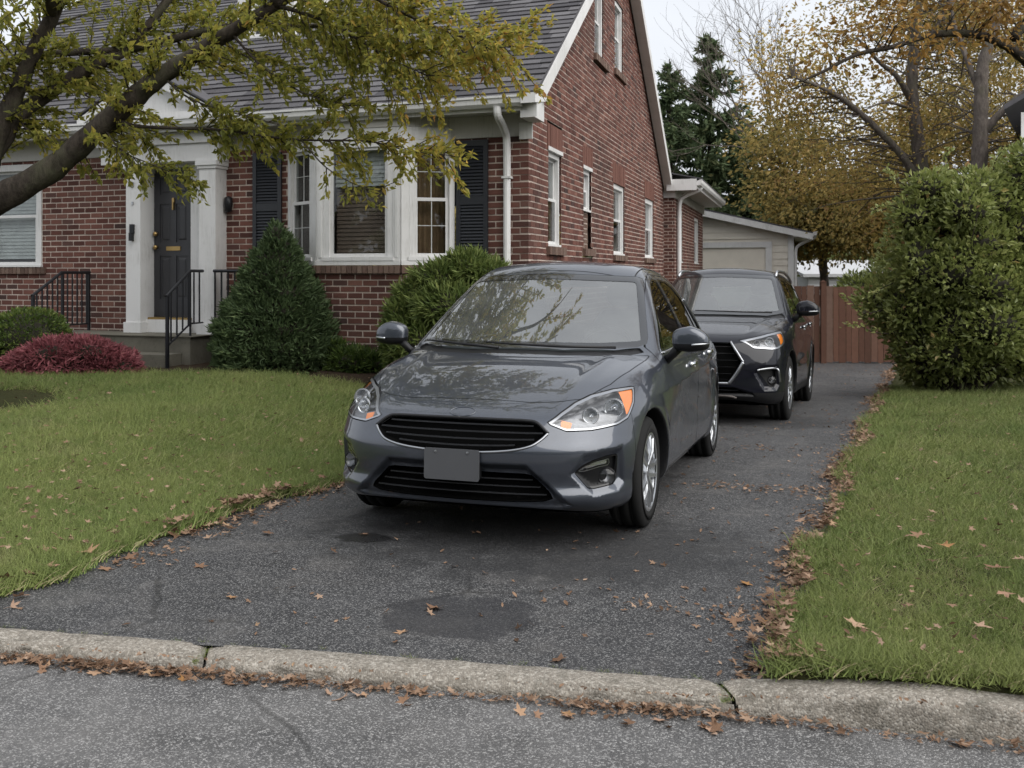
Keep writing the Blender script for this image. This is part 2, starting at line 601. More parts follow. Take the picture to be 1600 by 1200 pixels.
M_['grass'] = grassmat('grass blade', (.15, .235, .055), (.30, .35, .11), (.38, .42, .17), (.52, .44, .26))
LEAF_BROWN = [(0, (.06, .036, .022)), (.3, (.15, .088, .054)), (.6, (.27, .17, .11)), (.85, (.40, .28, .20)), (1, (.36, .20, .06))]
M_['litter'] = tinted('dry leaf', LEAF_BROWN, .8, .25, bump=.2, trans=.15)
M_['litter1'] = tinted('single dry leaf', [(0, (.15, .085, .05)), (.3, (.26, .15, .09)), (.6, (.34, .21, .14)), (.85, (.42, .29, .21)), (1, (.33, .17, .06))], .75, .3, 'rand', bump=.2, trans=.12)
M_['leafL'] = tinted('olive tree leaf', [(0, (.15, .17, .035)), (.35, (.29, .29, .06)), (.6, (.41, .365, .075)), (.8, (.52, .40, .085)), (.92, (.55, .33, .085)), (1, (.5, .25, .095))], .5, .35, trans=.65, nvar=.1)
M_['leafL1'] = tinted('single olive tree leaf', [(0, (.20, .215, .045)), (.5, (.39, .355, .075)), (.85, (.51, .39, .085)), (1, (.54, .31, .085))], .5, .35, 'rand', trans=.65, nvar=.1)
M_['leafY'] = tinted('amber tree leaf', [(0, (.10, .10, .04)), (.25, (.23, .195, .06)), (.5, (.40, .31, .10)), (.75, (.52, .37, .12)), (1, (.42, .26, .11))], .6, .3, trans=.42, nvar=.1)
M_['leafO'] = tinted('rust tree leaf', [(0, (.14, .09, .03)), (.3, (.25, .145, .04)), (.6, (.36, .20, .05)), (.85, (.40, .26, .07)), (1, (.24, .2, .05))], .6, .3, trans=.35, nvar=.1)
M_['leafB'] = tinted('bush leaf', [(0, (.09, .105, .034)), (.3, (.18, .215, .065)), (.6, (.27, .31, .095)), (.85, (.38, .40, .15)), (.95, (.40, .34, .12)), (1, (.5, .28, .15))], .42, .5, trans=.35, nvar=.1)
M_['yew'] = tinted('yew needle', [(0, (.045, .07, .02)), (.35, (.09, .13, .035)), (.7, (.155, .20, .055)), (1, (.25, .28, .09))], .6, .3, trans=.25, nvar=.1)
M_['conifer'] = tinted('spruce needle', [(0, (.03, .052, .022)), (.4, (.065, .10, .042)), (.8, (.115, .165, .07)), (1, (.17, .22, .09))], .6, .3, trans=.2, nvar=.1)
M_['shrub'] = tinted('shrub leaf', [(0, (.03, .055, .014)), (.5, (.085, .13, .028)), (.85, (.19, .235, .05)), (1, (.30, .31, .08))], .5, .4, trans=.25, nvar=.1)
M_['pine'] = tinted('tall conifer needle', [(0, (.05, .075, .04)), (.4, (.09, .13, .065)), (.8, (.14, .185, .09)), (1, (.20, .21, .10))], .7, .2, trans=.2, nvar=.1)
M_['red'] = tinted('crimson shrub leaf', [(0, (.08, .03, .034)), (.35, (.19, .06, .07)), (.7, (.33, .11, .125)), (.92, (.44, .19, .19)), (1, (.46, .27, .18))], .55, .3, trans=.25, nvar=.1)
M_['core'] = plain('shade coloured core', (.022, .020, .012), .95)


def barkmat(name, c0, c1):
    m = Mat(name)
    v = m.pos((1, 1, .35))
    a = m.noise(14, 6, .7, vec=v); b = m.noise(3, 5, .6)
    c = m.mix(m.rng(a, .3, .7), c0, c1)
    c = m.mix(m.rng(b, .5, .72, 0, .5), c, (.10, .105, .06))
    m.p(Base_Color=c, Roughness=.95, Specular_IOR_Level=.15)
    m.bump(a, 1.0, .03)
    return m.m


M_['bark'] = barkmat('dark bark', (.020, .016, .013), (.075, .062, .05))
M_['barkg'] = barkmat('grey bark', (.06, .05, .045), (.17, .145, .125))
M_['fence'] = tinted('red brown fence board', [(0, (.078, .041, .029)), (.4, (.11, .055, .038)), (.7, (.14, .072, .05)), (1, (.145, .094, .073))], .85, .2, bump=.4, bscale=60, nscale=12)
# car
M_['paintG'] = paint('dark grey metallic paint', (.055, .063, .081), .6, .33)
M_['paintK'] = paint('blue black metallic paint', (.0025, .003, .008), .0, .4, .9, .02, 1.42, .15)
M_['plastic'] = plain('black plastic', (.009, .009, .010), .45, spec=.3)
M_['dark'] = plain('dark void', (.005, .005, .005), 1.0, spec=0)
M_['gloss'] = plain('gloss black', (.010, .010, .011), .12)
M_['frit'] = plain('black window border', (.012, .013, .015), .15, coat=1)
M_['chrome'] = plain('chrome', (.75, .76, .78), .12, 1.0, var=.03)
M_['satin'] = plain('satin silver', (.42, .43, .45), .3, 1.0, var=.05)
M_['alloy'] = plain('alloy wheel', (.50, .515, .54), .3, .9, var=.08)
M_['rubber'] = plain('tyre rubber', (.014, .014, .014), .85, spec=.2, bump=.3, bscale=120)
M_['disc'] = plain('brake disc', (.10, .09, .085), .5, .9)
M_['carglass'] = glass('car side glass', (.16, .18, .17), 1.75, .005)
M_['screen'] = glass('windscreen glass', (.56, .66, .66), 3.0, .006, .13)
M_['lens'] = glass('clear lamp lens', (.93, .94, .95), 1.5, .01)
M_['fogbowl'] = plain('fog lamp bowl', (.20, .20, .205), .25, .6)
M_['blade'] = plain('grille blade', (.022, .023, .026), .28)
M_['amber'] = plain('amber reflector', (.75, .20, .02), .2, coat=1)
M_['lamp'] = plain('lamp bowl', (.82, .83, .85), .2, .85, var=.05)
M_['lamphouse'] = plain('lamp housing', (.17, .172, .18), .3, .7, var=.3, scale=25)
M_['redlens'] = plain('red lamp lens', (.35, .012, .012), .15, coat=1)
M_['cabin'] = plain('cabin trim', (.05, .05, .052), .8)
M_['seat'] = plain('seat cloth', (.085, .085, .09), .9)
M_['plate'] = plain('grey plate', (.072, .074, .080), .5, var=.03)
# ------------------------------------------------------------------ the ground
DA = math.radians(21.8)                 # direction of the driveway
DD = np.array([math.sin(DA), math.cos(DA)])
DN = np.array([math.cos(DA), -math.sin(DA)])
DR = np.array([1.28, 4.60])             # a point on its right edge
DWID = 3.32


def zdrive(Y):
    d = np.maximum(np.asarray(Y, float) - 5.2, 0)
    return np.where(d < 10, -(.016 * d + .0017 * d * d), -.33 - .025 * (d - 10))


def across(X, Y):
    """metres to the right of the driveway's right edge"""
    return (X - DR[0]) * DN[0] + (Y - DR[1]) * DN[1]


def edgewob(X, Y):
    t = X * DD[0] + Y * DD[1]
    return .05 * np.sin(t * 2.1) + .035 * np.sin(t * 5.3 + 1) + .02 * np.sin(t * 11.7 + 2)


def zground(X, Y):
    """height of the lawns"""
    X = np.asarray(X, float); Y = np.asarray(Y, float)
    a = across(X, Y)
    zd = zdrive(Y)
    left = np.clip(-a - DWID, 0, None)
    zl = zd + (.02 + .24 * sstep(5, 12.5, Y) - zd * sstep(0, 3, left)) * sstep(0, 1.8, left)
    right = np.clip(a, 0, None)
    zr = zd + .03 * sstep(0, .3, right) + .05 * sstep(0, 2.5, right)
    z = np.where(a < -DWID, zl, np.where(a > 0, zr, zd))
    return z + .012 * vnoise(X, Y, 1.3, 3) * (np.minimum(left, right) * 0 + 1) * np.where((a < -DWID) | (a > 0), 1, 0)


KB = np.array([[-14, 6.49], [-9, 5.53], [-4.2, 4.60], [-2.1, 4.195], [-1.19, 4.02], [.73, 3.65], [1.69, 3.385], [3.6, 2.86], [7, 1.92], [14, -.1]])


def ykerb(X):
    return np.interp(X, KB[:, 0], KB[:, 1])


def ktop(X):
    return .004 + .058 * sstep(.55, 1.35, X) + .03 * sstep(-3.2, -4.2, X)


ZROAD = -.048


def grid(xs, ys, zf):
    X, Y = np.meshgrid(xs, ys, indexing='ij')
    V = np.stack([X, Y, zf(X, Y)], -1).reshape(-1, 3)
    i, j = np.meshgrid(np.arange(len(xs) - 1), np.arange(len(ys) - 1), indexing='ij')
    n = len(ys)
    F = np.stack([i * n + j, (i + 1) * n + j, (i + 1) * n + j + 1, i * n + j + 1], -1).reshape(-1, 4)
    return V, F


# wide earth sheet out to the horizon, always below everything else
xs = np.unique(np.concatenate([np.linspace(-400, -30, 12), np.linspace(-30, 40, 71), np.linspace(40, 400, 12)]))
ys = np.unique(np.concatenate([np.linspace(-60, -20, 5), np.linspace(-20, 70, 91), np.linspace(70, 900, 16)]))
V, F = grid(xs, ys, lambda X, Y: np.minimum(zground(X, np.clip(Y, -50, 45)), ZROAD) - .25)
tag(obj_np('ground', V, F, M_['lawn'], smooth=True), kind='structure')

# street
xs = np.linspace(-40, 40, 161); t = np.linspace(0, 1, 30) ** 1.5
X = np.repeat(xs[:, None], 30, 1); Y = (ykerb(X) - .02) - t[None] * 9
V = np.stack([X, Y, ZROAD + .025 * sstep(0, 3, ykerb(X) - Y) + 0 * X], -1).reshape(-1, 3)
i, j = np.meshgrid(np.arange(160), np.arange(29), indexing='ij')
F = np.stack([i * 30 + j, i * 30 + j + 1, (i + 1) * 30 + j + 1, (i + 1) * 30 + j], -1).reshape(-1, 4)
tag(obj_np('street', V, F, M_['road'], smooth=True), kind='structure')

def from_kerb(off, over):
    """distance along the driveway at which a line off metres from its right edge crosses the kerb"""
    t = np.zeros_like(off)
    for _ in range(40):
        X = DR[0] + t * DD[0] + off * DN[0]; Y = DR[1] + t * DD[1] + off * DN[1]
        t = t - (Y - (ykerb(X) + over)) / (DD[1] + .19 * DD[0])
    return t


# driveway: strip between its edges, starting at the kerb
aa = np.linspace(-DWID - .25, .25, 44)
t0 = from_kerb(aa, -.03)
fr_t = np.linspace(0, 1, 170) ** 1.5
ts = t0[None] + (22 - t0[None]) * fr_t[:, None]
P = DR[None, None] + ts[:, :, None] * DD + aa[None, :, None] * DN
X, Y = P[..., 0], P[..., 1]
Z = zdrive(Y) + .006 * vnoise(X, Y, 2.2, 5) * sstep(0, .4, Y - ykerb(X))
V = np.stack([X, Y, Z], -1).reshape(-1, 3)
n = len(aa)
i, j = np.meshgrid(np.arange(169), np.arange(n - 1), indexing='ij')
F = np.stack([i * n + j, i * n + j + 1, (i + 1) * n + j + 1, (i + 1) * n + j], -1).reshape(-1, 4)
tag(obj_np('driveway', V, F, M_['drive'], smooth=True), kind='structure')


# lawns: sheets that stop at the driveway's wavering edge with a little lip
def lawn_sheet(name, side):
    na, nt = 80, 130
    d = np.linspace(0, 1, na) ** 1.7 * (20 if side < 0 else 14)
    off = (-DWID - d if side < 0 else d)
    t0 = from_kerb(off, -.004)
    tt = t0[None] + (26 - t0[None]) * (np.linspace(0, 1, nt) ** 1.5)[:, None]
    P = DR[None, None] + tt[:, :, None] * DD + off[None, :, None] * DN
    X, Y = P[..., 0].copy(), P[..., 1].copy()
    w = edgewob(X, Y) * np.exp(-d / .4)[None] * sstep(.0, .3, Y - ykerb(X))
    X += w * DN[0]; Y += w * DN[1]
    lip = .022 * sstep(0, .1, d)[None] - .02 * (1 - sstep(0, .06, d))[None]
    Z = zground(X, Y) + lip
    near = 1 - sstep(.0, .5, Y - ykerb(X))
    Z = Z * (1 - near) + (ktop(X) + .012 + lip * .5) * near
    Z[0] = ktop(X[0]) - .03
    V = np.stack([X, Y, Z], -1).reshape(-1, 3)
    i, j = np.meshgrid(np.arange(nt - 1), np.arange(na - 1), indexing='ij')
    F = np.stack([i * na + j, i * na + j + 1, (i + 1) * na + j + 1, (i + 1) * na + j], -1).reshape(-1, 4)
    return tag(obj_np(name, V, F, M_['lawn'], smooth=True), kind='structure')


lawn_sheet('lawn', -1)
lawn_sheet('lawn', 1)


def zlawn(X, Y):
    a = across(X, Y)
    z = zground(X, Y) + .022
    near = 1 - sstep(.0, .5, Y - ykerb(X))
    return z * (1 - near) + (ktop(X) + .03) * near


# kerb: three cast lengths with open joints
def kerb_seg(x0, x1, parent):
    n = max(8, int((x1 - x0) / .03))
    g = .006
    xs = np.linspace(x0 + g, x1 - g, n)
    prof_d = np.array([0, .0, .012, .06, .118, .142, .154, .161, .168, .173])   # distance towards the street
    V = []
    rr = np.random.default_rng(int(abs(x0) * 100) + 5)
    chip = rr.normal(0, 1, (n, 10))
    for k in range(2):
        chip = (chip + np.roll(chip, 1, 0) + np.roll(chip, -1, 0)) / 3
    for i, x in enumerate(xs):
        top = float(ktop(x)); y = float(ykerb(x))
        h = top - ZROAD
        # ends break away at the joints
        e = min(x - x0, x1 - x)
        dr = .013 * math.exp(-(e / .035) ** 2)
        prof_z = np.array([-.25, top - .012, top - .001, top, top - .002, top - .008 - h * .03, top - .02 - h * .1, top - h * .45, ZROAD + h * .15, ZROAD - .12]) - dr * np.array([0, 1, 1, 1, 1, 1, 1, .5, .2, 0])
        d = prof_d + chip[i] * .011 * np.array([0, 0, 0, 0, .5, 1, 1, 1, .8, .3])
        z = prof_z + chip[i] * .009 * np.array([0, 0, .4, .6, .8, 1, 1, 1, .5, 0])
        V.append(np.stack([np.full(10, x) + .19 * d, y - d, z], -1))
    V = np.concatenate(V)
    i, j = np.meshgrid(np.arange(n - 1), np.arange(9), indexing='ij')
    F = np.stack([i * 10 + j, (i + 1) * 10 + j, (i + 1) * 10 + j + 1, i * 10 + j + 1], -1).reshape(-1, 4)
    T = [[0, k + 1, k] for k in range(1, 9)] + [[(n - 1) * 10, (n - 1) * 10 + k, (n - 1) * 10 + k + 1] for k in range(1, 9)]
    return obj_np('kerb_stone', V, [F, np.array(T)], M_['kerb'], parent, smooth=True)


kerb = bpy.data.objects.new('kerb', None); COL.objects.link(kerb); ORG['kerb'] = (0, 0, 0); kerb['kind'] = 'structure'
for a, b in ((-13.9, -10), (-10, -7.1), (-7.1, -4.2), (-4.2, -1.19), (-1.19, .73), (.73, 3.5), (3.5, 6.5), (6.5, 10)):
    kerb_seg(a, b, kerb)
# ------------------------------------------------------------------ the brick house
AF, AS = math.radians(21.04), math.radians(15.94)
HC = np.array([.192, 11.86])
UR = np.array([math.cos(AF), -math.sin(AF)])      # along the front, to the right
VV = np.array([math.sin(AS), math.cos(AS)])       # along the side, to the back


def FR(u, n, z):
    """front wall frame: u metres left of the corner, n metres out of the wall"""
    u, n, z = np.broadcast_arrays(np.asarray(u, float), np.asarray(n, float), np.asarray(z, float))
    return np.stack([HC[0] - u * UR[0] - n * VV[0], HC[1] - u * UR[1] - n * VV[1], z], -1)


def SD(s, n, z):
    """side wall frame: s metres back from the corner, n metres out of the wall"""
    s, n, z = np.broadcast_arrays(np.asarray(s, float), np.asarray(n, float), np.asarray(z, float))
    return np.stack([HC[0] + s * VV[0] + n * UR[0], HC[1] + s * VV[1] + n * UR[1], z], -1)


house = thing('brick_house', 'red brick house with a grey shingle roof and white trim behind the lawn', 'house', (float(HC[0]), float(HC[1]), 0.0))
CO = .0762
SINGLE_BRICKS = []


def sub_intervals(a0, a1, cuts):
    iv = [(a0, a1)]
    for c0, c1 in cuts:
        nx = []
        for p, q in iv:
            if c1 <= p or c0 >= q: nx.append((p, q)); continue
            if c0 > p: nx.append((p, c0))
            if c1 < q: nx.append((c1, q))
        iv = nx
    return iv


def brick_wall(fr, a0, a1, z0, z1, openings, bm, mm, limits=None, corner=None, phase=0, pick=None, L=.205):
    """lays running bond bricks (into bm) and a recessed mortar face (into mm)"""
    nrow = int(math.ceil((z1 - z0) / CO))
    rr = np.random.default_rng(int(a1 * 100 + z1 * 10))
    for k in range(nrow):
        zb = z0 + k * CO; zt = min(zb + CO, z1)
        lo, hi = a0, a1
        if limits:
            lo, hi = limits(zt); lo = max(lo, a0); hi = min(hi, a1)
            if hi - lo < .05: continue
        cuts = [(o[0], o[1]) for o in openings if o[2] < (zb + zt) / 2 < o[3]]
        for p, q in sub_intervals(lo, hi, cuts):
            mm.add(fr([p, q, q, p], -.0055, [zb, zb, zt, zt]), [[0, 1, 2, 3]])
            j = .0078
            st = p
            off = ((k + phase) % 2) * (L / 2)
            # bricks keep one grid over the whole wall
            first = math.floor((p - off) / L) * L + off
            x = first
            while x < q - .01:
                b0 = max(x, p); b1 = min(x + L, q)
                x += L
                if b1 - b0 < .03: continue
                dz = rr.uniform(-.0012, .0012); n = rr.uniform(-.0025, .0025)
                depth = -.03
                c0, c1 = b0 + (j if b0 > p + 1e-6 or p > lo + 1e-6 else j * .5), b1 - (j if b1 < q - 1e-6 or q < hi - 1e-6 else j * .5)
                if corner is not None and abs(b0 - a0) < 1e-6:
                    c0 = b0 + (0 if (k % 2) == corner else .112)
                    depth = -.10
                    if c1 - c0 < .03: continue
                box = (c0, c1, depth, n, zb + j + dz, zt - j + dz)
                if pick is not None and pick(c0, c1, zb):
                    SINGLE_BRICKS.append((fr, box))
                else:
                    g = np.array([[a, b, c] for a in box[:2] for b in box[2:4] for c in box[4:]], float)
                    bm.add(fr(g[:, 0], g[:, 1], g[:, 2]), BOXF, tint=rr.random())


def rowlock(fr, a0, a1, z0, z1, n0, n1, bm, w=.072):
    """row of bricks on edge: sills and soldier courses"""
    k = max(1, round((a1 - a0) / w)); w = (a1 - a0) / k
    for i in range(k):
        bm.box(a0 + i * w + .005, a0 + (i + 1) * w - .005, n0, n1 + random.uniform(-.003, .003), z0 + .003, z1 - .003, tint=random.random())
    bm.box(a0, a1, n0, n1 - .012, z0 + .001, z1 - .006, tint=.5)


# --- openings
F_OPEN = [(.92, 3.26, 1.545, 3.3), (4.30, 5.54, .0, 3.3), (7.33, 8.42, 1.54, 3.0)]
S_OPEN = [(.96, 1.68, 1.79, 2.99), (3.08, 3.66, 1.81, 2.97), (5.50, 6.60, 1.76, 2.97), (9.02, 10.25, 1.76, 2.97), (3.90, 4.62, 4.80, 5.95), (5.62, 6.44, 4.90, 6.10),
          (.90, 1.74, 2.99, 3.33), (3.02, 3.72, 2.97, 3.31), (5.44, 6.66, 2.97, 3.31), (8.96, 10.31, 2.97, 3.31),
          (.86, 1.80, 1.68, 1.79), (3.00, 3.76, 1.70, 1.81), (3.80, 4.90, 4.69, 4.80), (5.52, 6.6, 4.79, 4.90), (5.44, 6.66, 1.66, 1.76), (8.96, 10.31, 1.66, 1.76)]
EAVE_S0, EAVE_Z, PITCH, RIDGE = -.45, 3.42, .658, 5.75


def roofz(s):
    return EAVE_Z + PITCH * (min(s, 2 * RIDGE - s) - EAVE_S0)


def gable_lim(z):
    zz = z + .10
    if zz < roofz(0): return (0, 11.84)
    d = (zz - roofz(0)) / PITCH
    return (d, 2 * RIDGE - d)


def pickf(c0, c1, z):
    u = (c0 + c1) / 2
    if c1 - c0 < .12: return False
    return (u < .9 and z > 1.5) or (.93 < u < 2.45 and .95 < z < 1.42 and u > 1.6) or (6.15 < u < 7.3 and 1.5 < z < 2.4)


mF, bF = MB(), MB()
brick_wall(FR, 0, 10.6, .0, 3.17, F_OPEN, bF, mF, corner=0, pick=pickf)
mS, bS = MB(), MB()
brick_wall(SD, 0, 11.84, -.45, 7.5, S_OPEN, bS, mS, limits=gable_lim, corner=1, phase=1)
# the bay's brick foot
BAYP = [(.92, 0.), (1.50, .36), (2.64, .36), (3.26, 0.)]


def seg_frame(p, q):
    (u0, n0), (u1, n1) = p, q
    l = math.hypot(u1 - u0, n1 - n0); du, dn = (u1 - u0) / l, (n1 - n0) / l
    def fr(a, n, z):
        a, n, z = np.broadcast_arrays(np.asarray(a, float), np.asarray(n, float), np.asarray(z, float))
        return FR(u0 + a * du - n * dn, n0 + a * dn + n * du, z)
    return fr, l


BAY = [seg_frame(BAYP[i], BAYP[i + 1]) for i in range(3)]
for k, (fr, l) in enumerate(BAY):
    brick_wall(fr, 0.004, l - .004, .0, 1.445, [], bF, mF, pick=(lambda c0, c1, z: z > .95 and c1 - c0 > .12) if k < 2 else None)
wallF = mF.build('wall', M_['mortar'], house)
wallS = mS.build('wall', M_['mortar'], house)
o = bF.build('brickwork', M_['brick'], wallF, tint=True, kind='stuff')
o = bS.build('brickwork', M_['brick'], wallS, tint=True, kind='stuff')
# the single bricks share a few unit meshes
random.shuffle(SINGLE_BRICKS)
_rest = MB()
for i, (fr, b) in enumerate(SINGLE_BRICKS):
    if i >= 300:
        _rest.fr = fr
        _rest.box(*b, tint=random.random())
_unit = {}
for i, (fr, b) in enumerate(SINGLE_BRICKS[:300]):
    key = (id(fr), round(b[1] - b[0], 3))
    g = np.array([[a, n, z] for a in b[:2] for n in b[2:4] for z in b[4:]], float)
    V = fr(g[:, 0], g[:, 1], g[:, 2])
    c = V.mean(0)
    if key not in _unit:
        _unit[key] = mesh_np('brick', V - c, BOXF, M_['brick1'])
    o = bpy.data.objects.new('brick', _unit[key])
    link(o, wallF)
    o.location = c - np.array(ORG[wallF.name])
if _rest.n:
    _rest.build('brickwork', M_['brick'], wallF, tint=True, kind='stuff')

# sills and lintels
sm = MB(FR)
rowlock(FR, 7.26, 8.5, 1.44, 1.54, -.05, .04, sm)
sm.build('sill', M_['sillbrick'], house, tint=True)
sm = MB(FR)
for fr, l in BAY:
    sm.fr = fr
    rowlock(fr, -.0, l + .0, 1.447, 1.545, -.06, .045, sm)
sm.build('sill', M_['sillbrick'], house, tint=True)
for a0, a1, z0, z1 in ((.86, 1.80, 1.68, 1.79), (3.00, 3.76, 1.70, 1.81), (3.80, 4.90, 4.69, 4.80), (5.52, 6.6, 4.79, 4.90), (5.44, 6.66, 1.66, 1.76), (8.96, 10.31, 1.66, 1.76)):
    sm = MB(SD)
    rowlock(SD, a0, a1, z0, z1, -.05, .05, sm, .1)
    sm.build('sill', M_['sillbrick'], house, tint=True)
for a0, a1, z0, z1 in ((.90, 1.74, 2.99, 3.33), (3.02, 3.72, 2.97, 3.31), (5.44, 6.66, 2.97, 3.31), (8.96, 10.31, 2.97, 3.31)):
    lm = MB(SD)
    rowlock(SD, a0, a1, z0, z1, -.05, .004, lm, .075)
    lm.build('lintel', M_['lintel'], house, tint=True)


# --- windows: double hung, each a part with its frame, sashes, panes, blind
def dh_window(fr, a0, a1, z0, z1, n, parent, case=.07, blind=None, muntin=False, fixed=False, head=0, deep=.12, stool=.03, curtain=None, back=None):
    w = MB(fr)
    # casing
    w.box(a0, a0 + case, n - deep, n, z0 + stool, z1)
    w.box(a1 - case, a1, n - deep, n, z0 + stool, z1)
    w.box(a0 + case, a1 - case, n - deep, n, z1 - case, z1)
    w.box(a0 - .015, a1 + .015, n - deep, n + .03, z0, z0 + stool)
    if head:
        w.box(a0 - .03, a1 + .03, n - .02, n + .05, z1 - .002 + .002, z1 + head)
    win = w.build('window', M_['white'], parent)
    b0, b1, c0, c1 = a0 + case, a1 - case, z0 + stool, z1 - case
    zm = (c0 + c1) / 2 + .02
    rails = [(c0, zm + .018, n - .055, n - .03), (zm - .018, c1, n - .083, n - .058)] if not fixed else [(c0, c1, n - .055, n - .025)]
    for lo, hi, na, nb in rails:
        s = MB(fr); t = .042
        s.box(b0, b0 + t, na, nb, lo, hi); s.box(b1 - t, b1, na, nb, lo, hi)
        s.box(b0 + t, b1 - t, na, nb, lo, lo + t); s.box(b0 + t, b1 - t, na, nb, hi - t * .85, hi)
        s.build('sash', M_['white'], win)
        p = MB(fr)
        m = (na + nb) / 2
        p.box(b0 + t, b1 - t, m - .003, m + .003, lo + t, hi - t * .85)
        p.build('pane', M_['pane'], win)
        if muntin:
            g = MB(fr)
            am = (b0 + b1) / 2
            g.box(am - .005, am + .005, m + .0035, m + .012, lo + t, hi - t * .85)
            zz = (lo + t + hi) / 2
            g.box(b0 + t, am - .0085, m + .0035, m + .011, zz - .004, zz + .004)
            g.box(am + .0085, b1 - t, m + .0035, m + .011, zz - .004, zz + .004)
            g.build('muntin', M_['blind'], win)
    r = MB(fr)
    # dark room right behind the glass
    d = .55
    R = [(a0 + .01, a1 - .01, n - d, n - d + .02, z0, z1), (a0 - .01, a0 + .01, n - d, n - deep, z0, z1), (a1 - .01, a1 + .01, n - d, n - deep, z0, z1),
         (a0 + .01, a1 - .01, n - d + .02, n - deep, z1 - .02, z1), (a0 + .01, a1 - .01, n - d + .02, n - deep, z0, z0 + .02)]
    for q in R: r.box(*q)
    r.build('room', M_['room'], win)
    if blind:
        bl = MB(fr)
        lo = c1 - (c1 - c0) * blind
        k = int((c1 - lo) / .05)
        for i in range(k):
            z = c1 - i * .05
            bl.hexa([(b0 + .02, n - .140, z - .052), (b0 + .02, n - .137, z - .052), (b0 + .02, n - .152, z - .003), (b0 + .02, n - .149, z - .003),
                     (b1 - .02, n - .140, z - .052), (b1 - .02, n - .137, z - .052), (b1 - .02, n - .152, z - .003), (b1 - .02, n - .149, z - .003)])
        bl.build('blind', M_['blind'], win)
    if back:
        bk = MB(fr)
        k = int((c1 - c0) / .05)
        for i in range(k):
            z = c1 - i * .05
            bk.hexa([(b0 + .01, n - .190, z - .052), (b0 + .01, n - .187, z - .052), (b0 + .01, n - .202, z - .003), (b0 + .01, n - .199, z - .003), (b1 - .01, n - .190, z - .052), (b1 - .01, n - .187, z - .052), (b1 - .01, n - .202, z - .003), (b1 - .01, n - .199, z - .003)])
        bk.build('blind', back, win)
    if curtain:
        cu = MB(fr)
        k = 14
        for i in range(k):
            x0 = b0 + (b1 - b0) * i / k; x1 = b0 + (b1 - b0) * (i + 1) / k
            e = .018 * (i % 2)
            cu.hexa([(x0, n - .24 + e, c0), (x0, n - .24 + e, c1), (x0, n - .235 + e, c0), (x0, n - .235 + e, c1),
                     (x1, n - .222 - e, c0), (x1, n - .222 - e, c1), (x1, n - .217 - e, c0), (x1, n - .217 - e, c1)])
        cu.build('curtain', curtain, win)
    return win


dh_window(FR, 7.33, 8.42, 1.54, 3.0, .02, house, .09, blind=.97)
dh_window(SD, .96, 1.68, 1.79, 2.99, -.035, house, .065, blind=.4, head=.05)
w = dh_window(SD, 3.08, 3.66, 2.36, 2.97, -.04, house, .06, head=.05)
mm = MB(SD); bb = MB(SD)
brick_wall(lambda a, n, z: SD(a, np.asarray(n) - .06, z), 3.08, 3.66, 1.81, 2.36, [], bb, mm)
o = mm.build('wall', M_['mortar'], house); bb.build('brickwork', M_['sillbrick'], o, tint=True, kind='stuff')
dh_window(SD, 5.50, 6.60, 1.76, 2.97, -.03, house, .08, blind=.5)
dh_window(SD, 9.02, 10.25, 1.76, 2.97, -.03, house, .09, blind=.5)
dh_window(SD, 3.90, 4.62, 4.80, 5.95, -.03, house, .07, blind=.6)
dh_window(SD, 5.62, 6.44, 4.90, 6.10, -.03, house, .075, blind=.6)

# --- bay: three lights between broad white posts
bay = MB(FR)
for i, (u, n) in enumerate(BAYP):
    pass
bay.prism([(BAYP[0][0] + .02, -.1), (BAYP[0][0] + .02, .0), (BAYP[1][0], BAYP[1][1] - .002), (BAYP[2][0], BAYP[2][1] - .002), (BAYP[3][0] - .02, 0.), (BAYP[3][0] - .02, -.1)], 3.035, 3.18, axes='ab')
bayo = bay.build('bay_head', M_['white'], house)
(frR, lR), (frC, lC), (frL, lL) = BAY
dh_window(frR, .02, lR - .10, 1.60, 3.03, .012, house, .065, muntin=True, stool=.045, curtain=M_['curtain'])
dh_window(frC, .10, lC - .10, 1.60, 3.03, .012, house, .075, blind=.36, fixed=True, stool=.045, back=M_['bronze'])
dh_window(frL, .10, lL - .02, 1.60, 3.03, .012, house, .065, muntin=True, stool=.045)
p = MB()
for fr, l in BAY:
    p.fr = fr
    p.box(.0, l, -.12, .035, 1.547, 1.599)
    if fr is frC:
        p.box(0.0, .097, -.13, .02, 1.60, 3.034); p.box(l - .097, l, -.13, .02, 1.60, 3.034)
        p.box(.03, .07, .02, .028, 1.64, 2.99); p.box(l - .07, l - .03, .02, .028, 1.64, 2.99)
    if fr is frR: p.box(l - .097, l - .001, -.10, .019, 1.60, 3.034)
    if fr is frL: p.box(.001, .097, -.10, .019, 1.60, 3.034)
p.build('bay_post', M_['white'], house)

# a lamp glows inside behind the right hand light
lampm = Mat('lit lamp shade'); lampm.p(Base_Color=(.6, .35, .15), Emission_Color=(1.0, .45, .14), Emission_Strength=1.0)
lp = MB()
c = frR(.32, -.36, 2.12)
lp.lathe([(.02, -.14), (.12, -.13), (.08, .1), (.01, .11)], c, (0, 0, 1), 16)
lp.build('lamp', lampm.m, house, smooth=True)


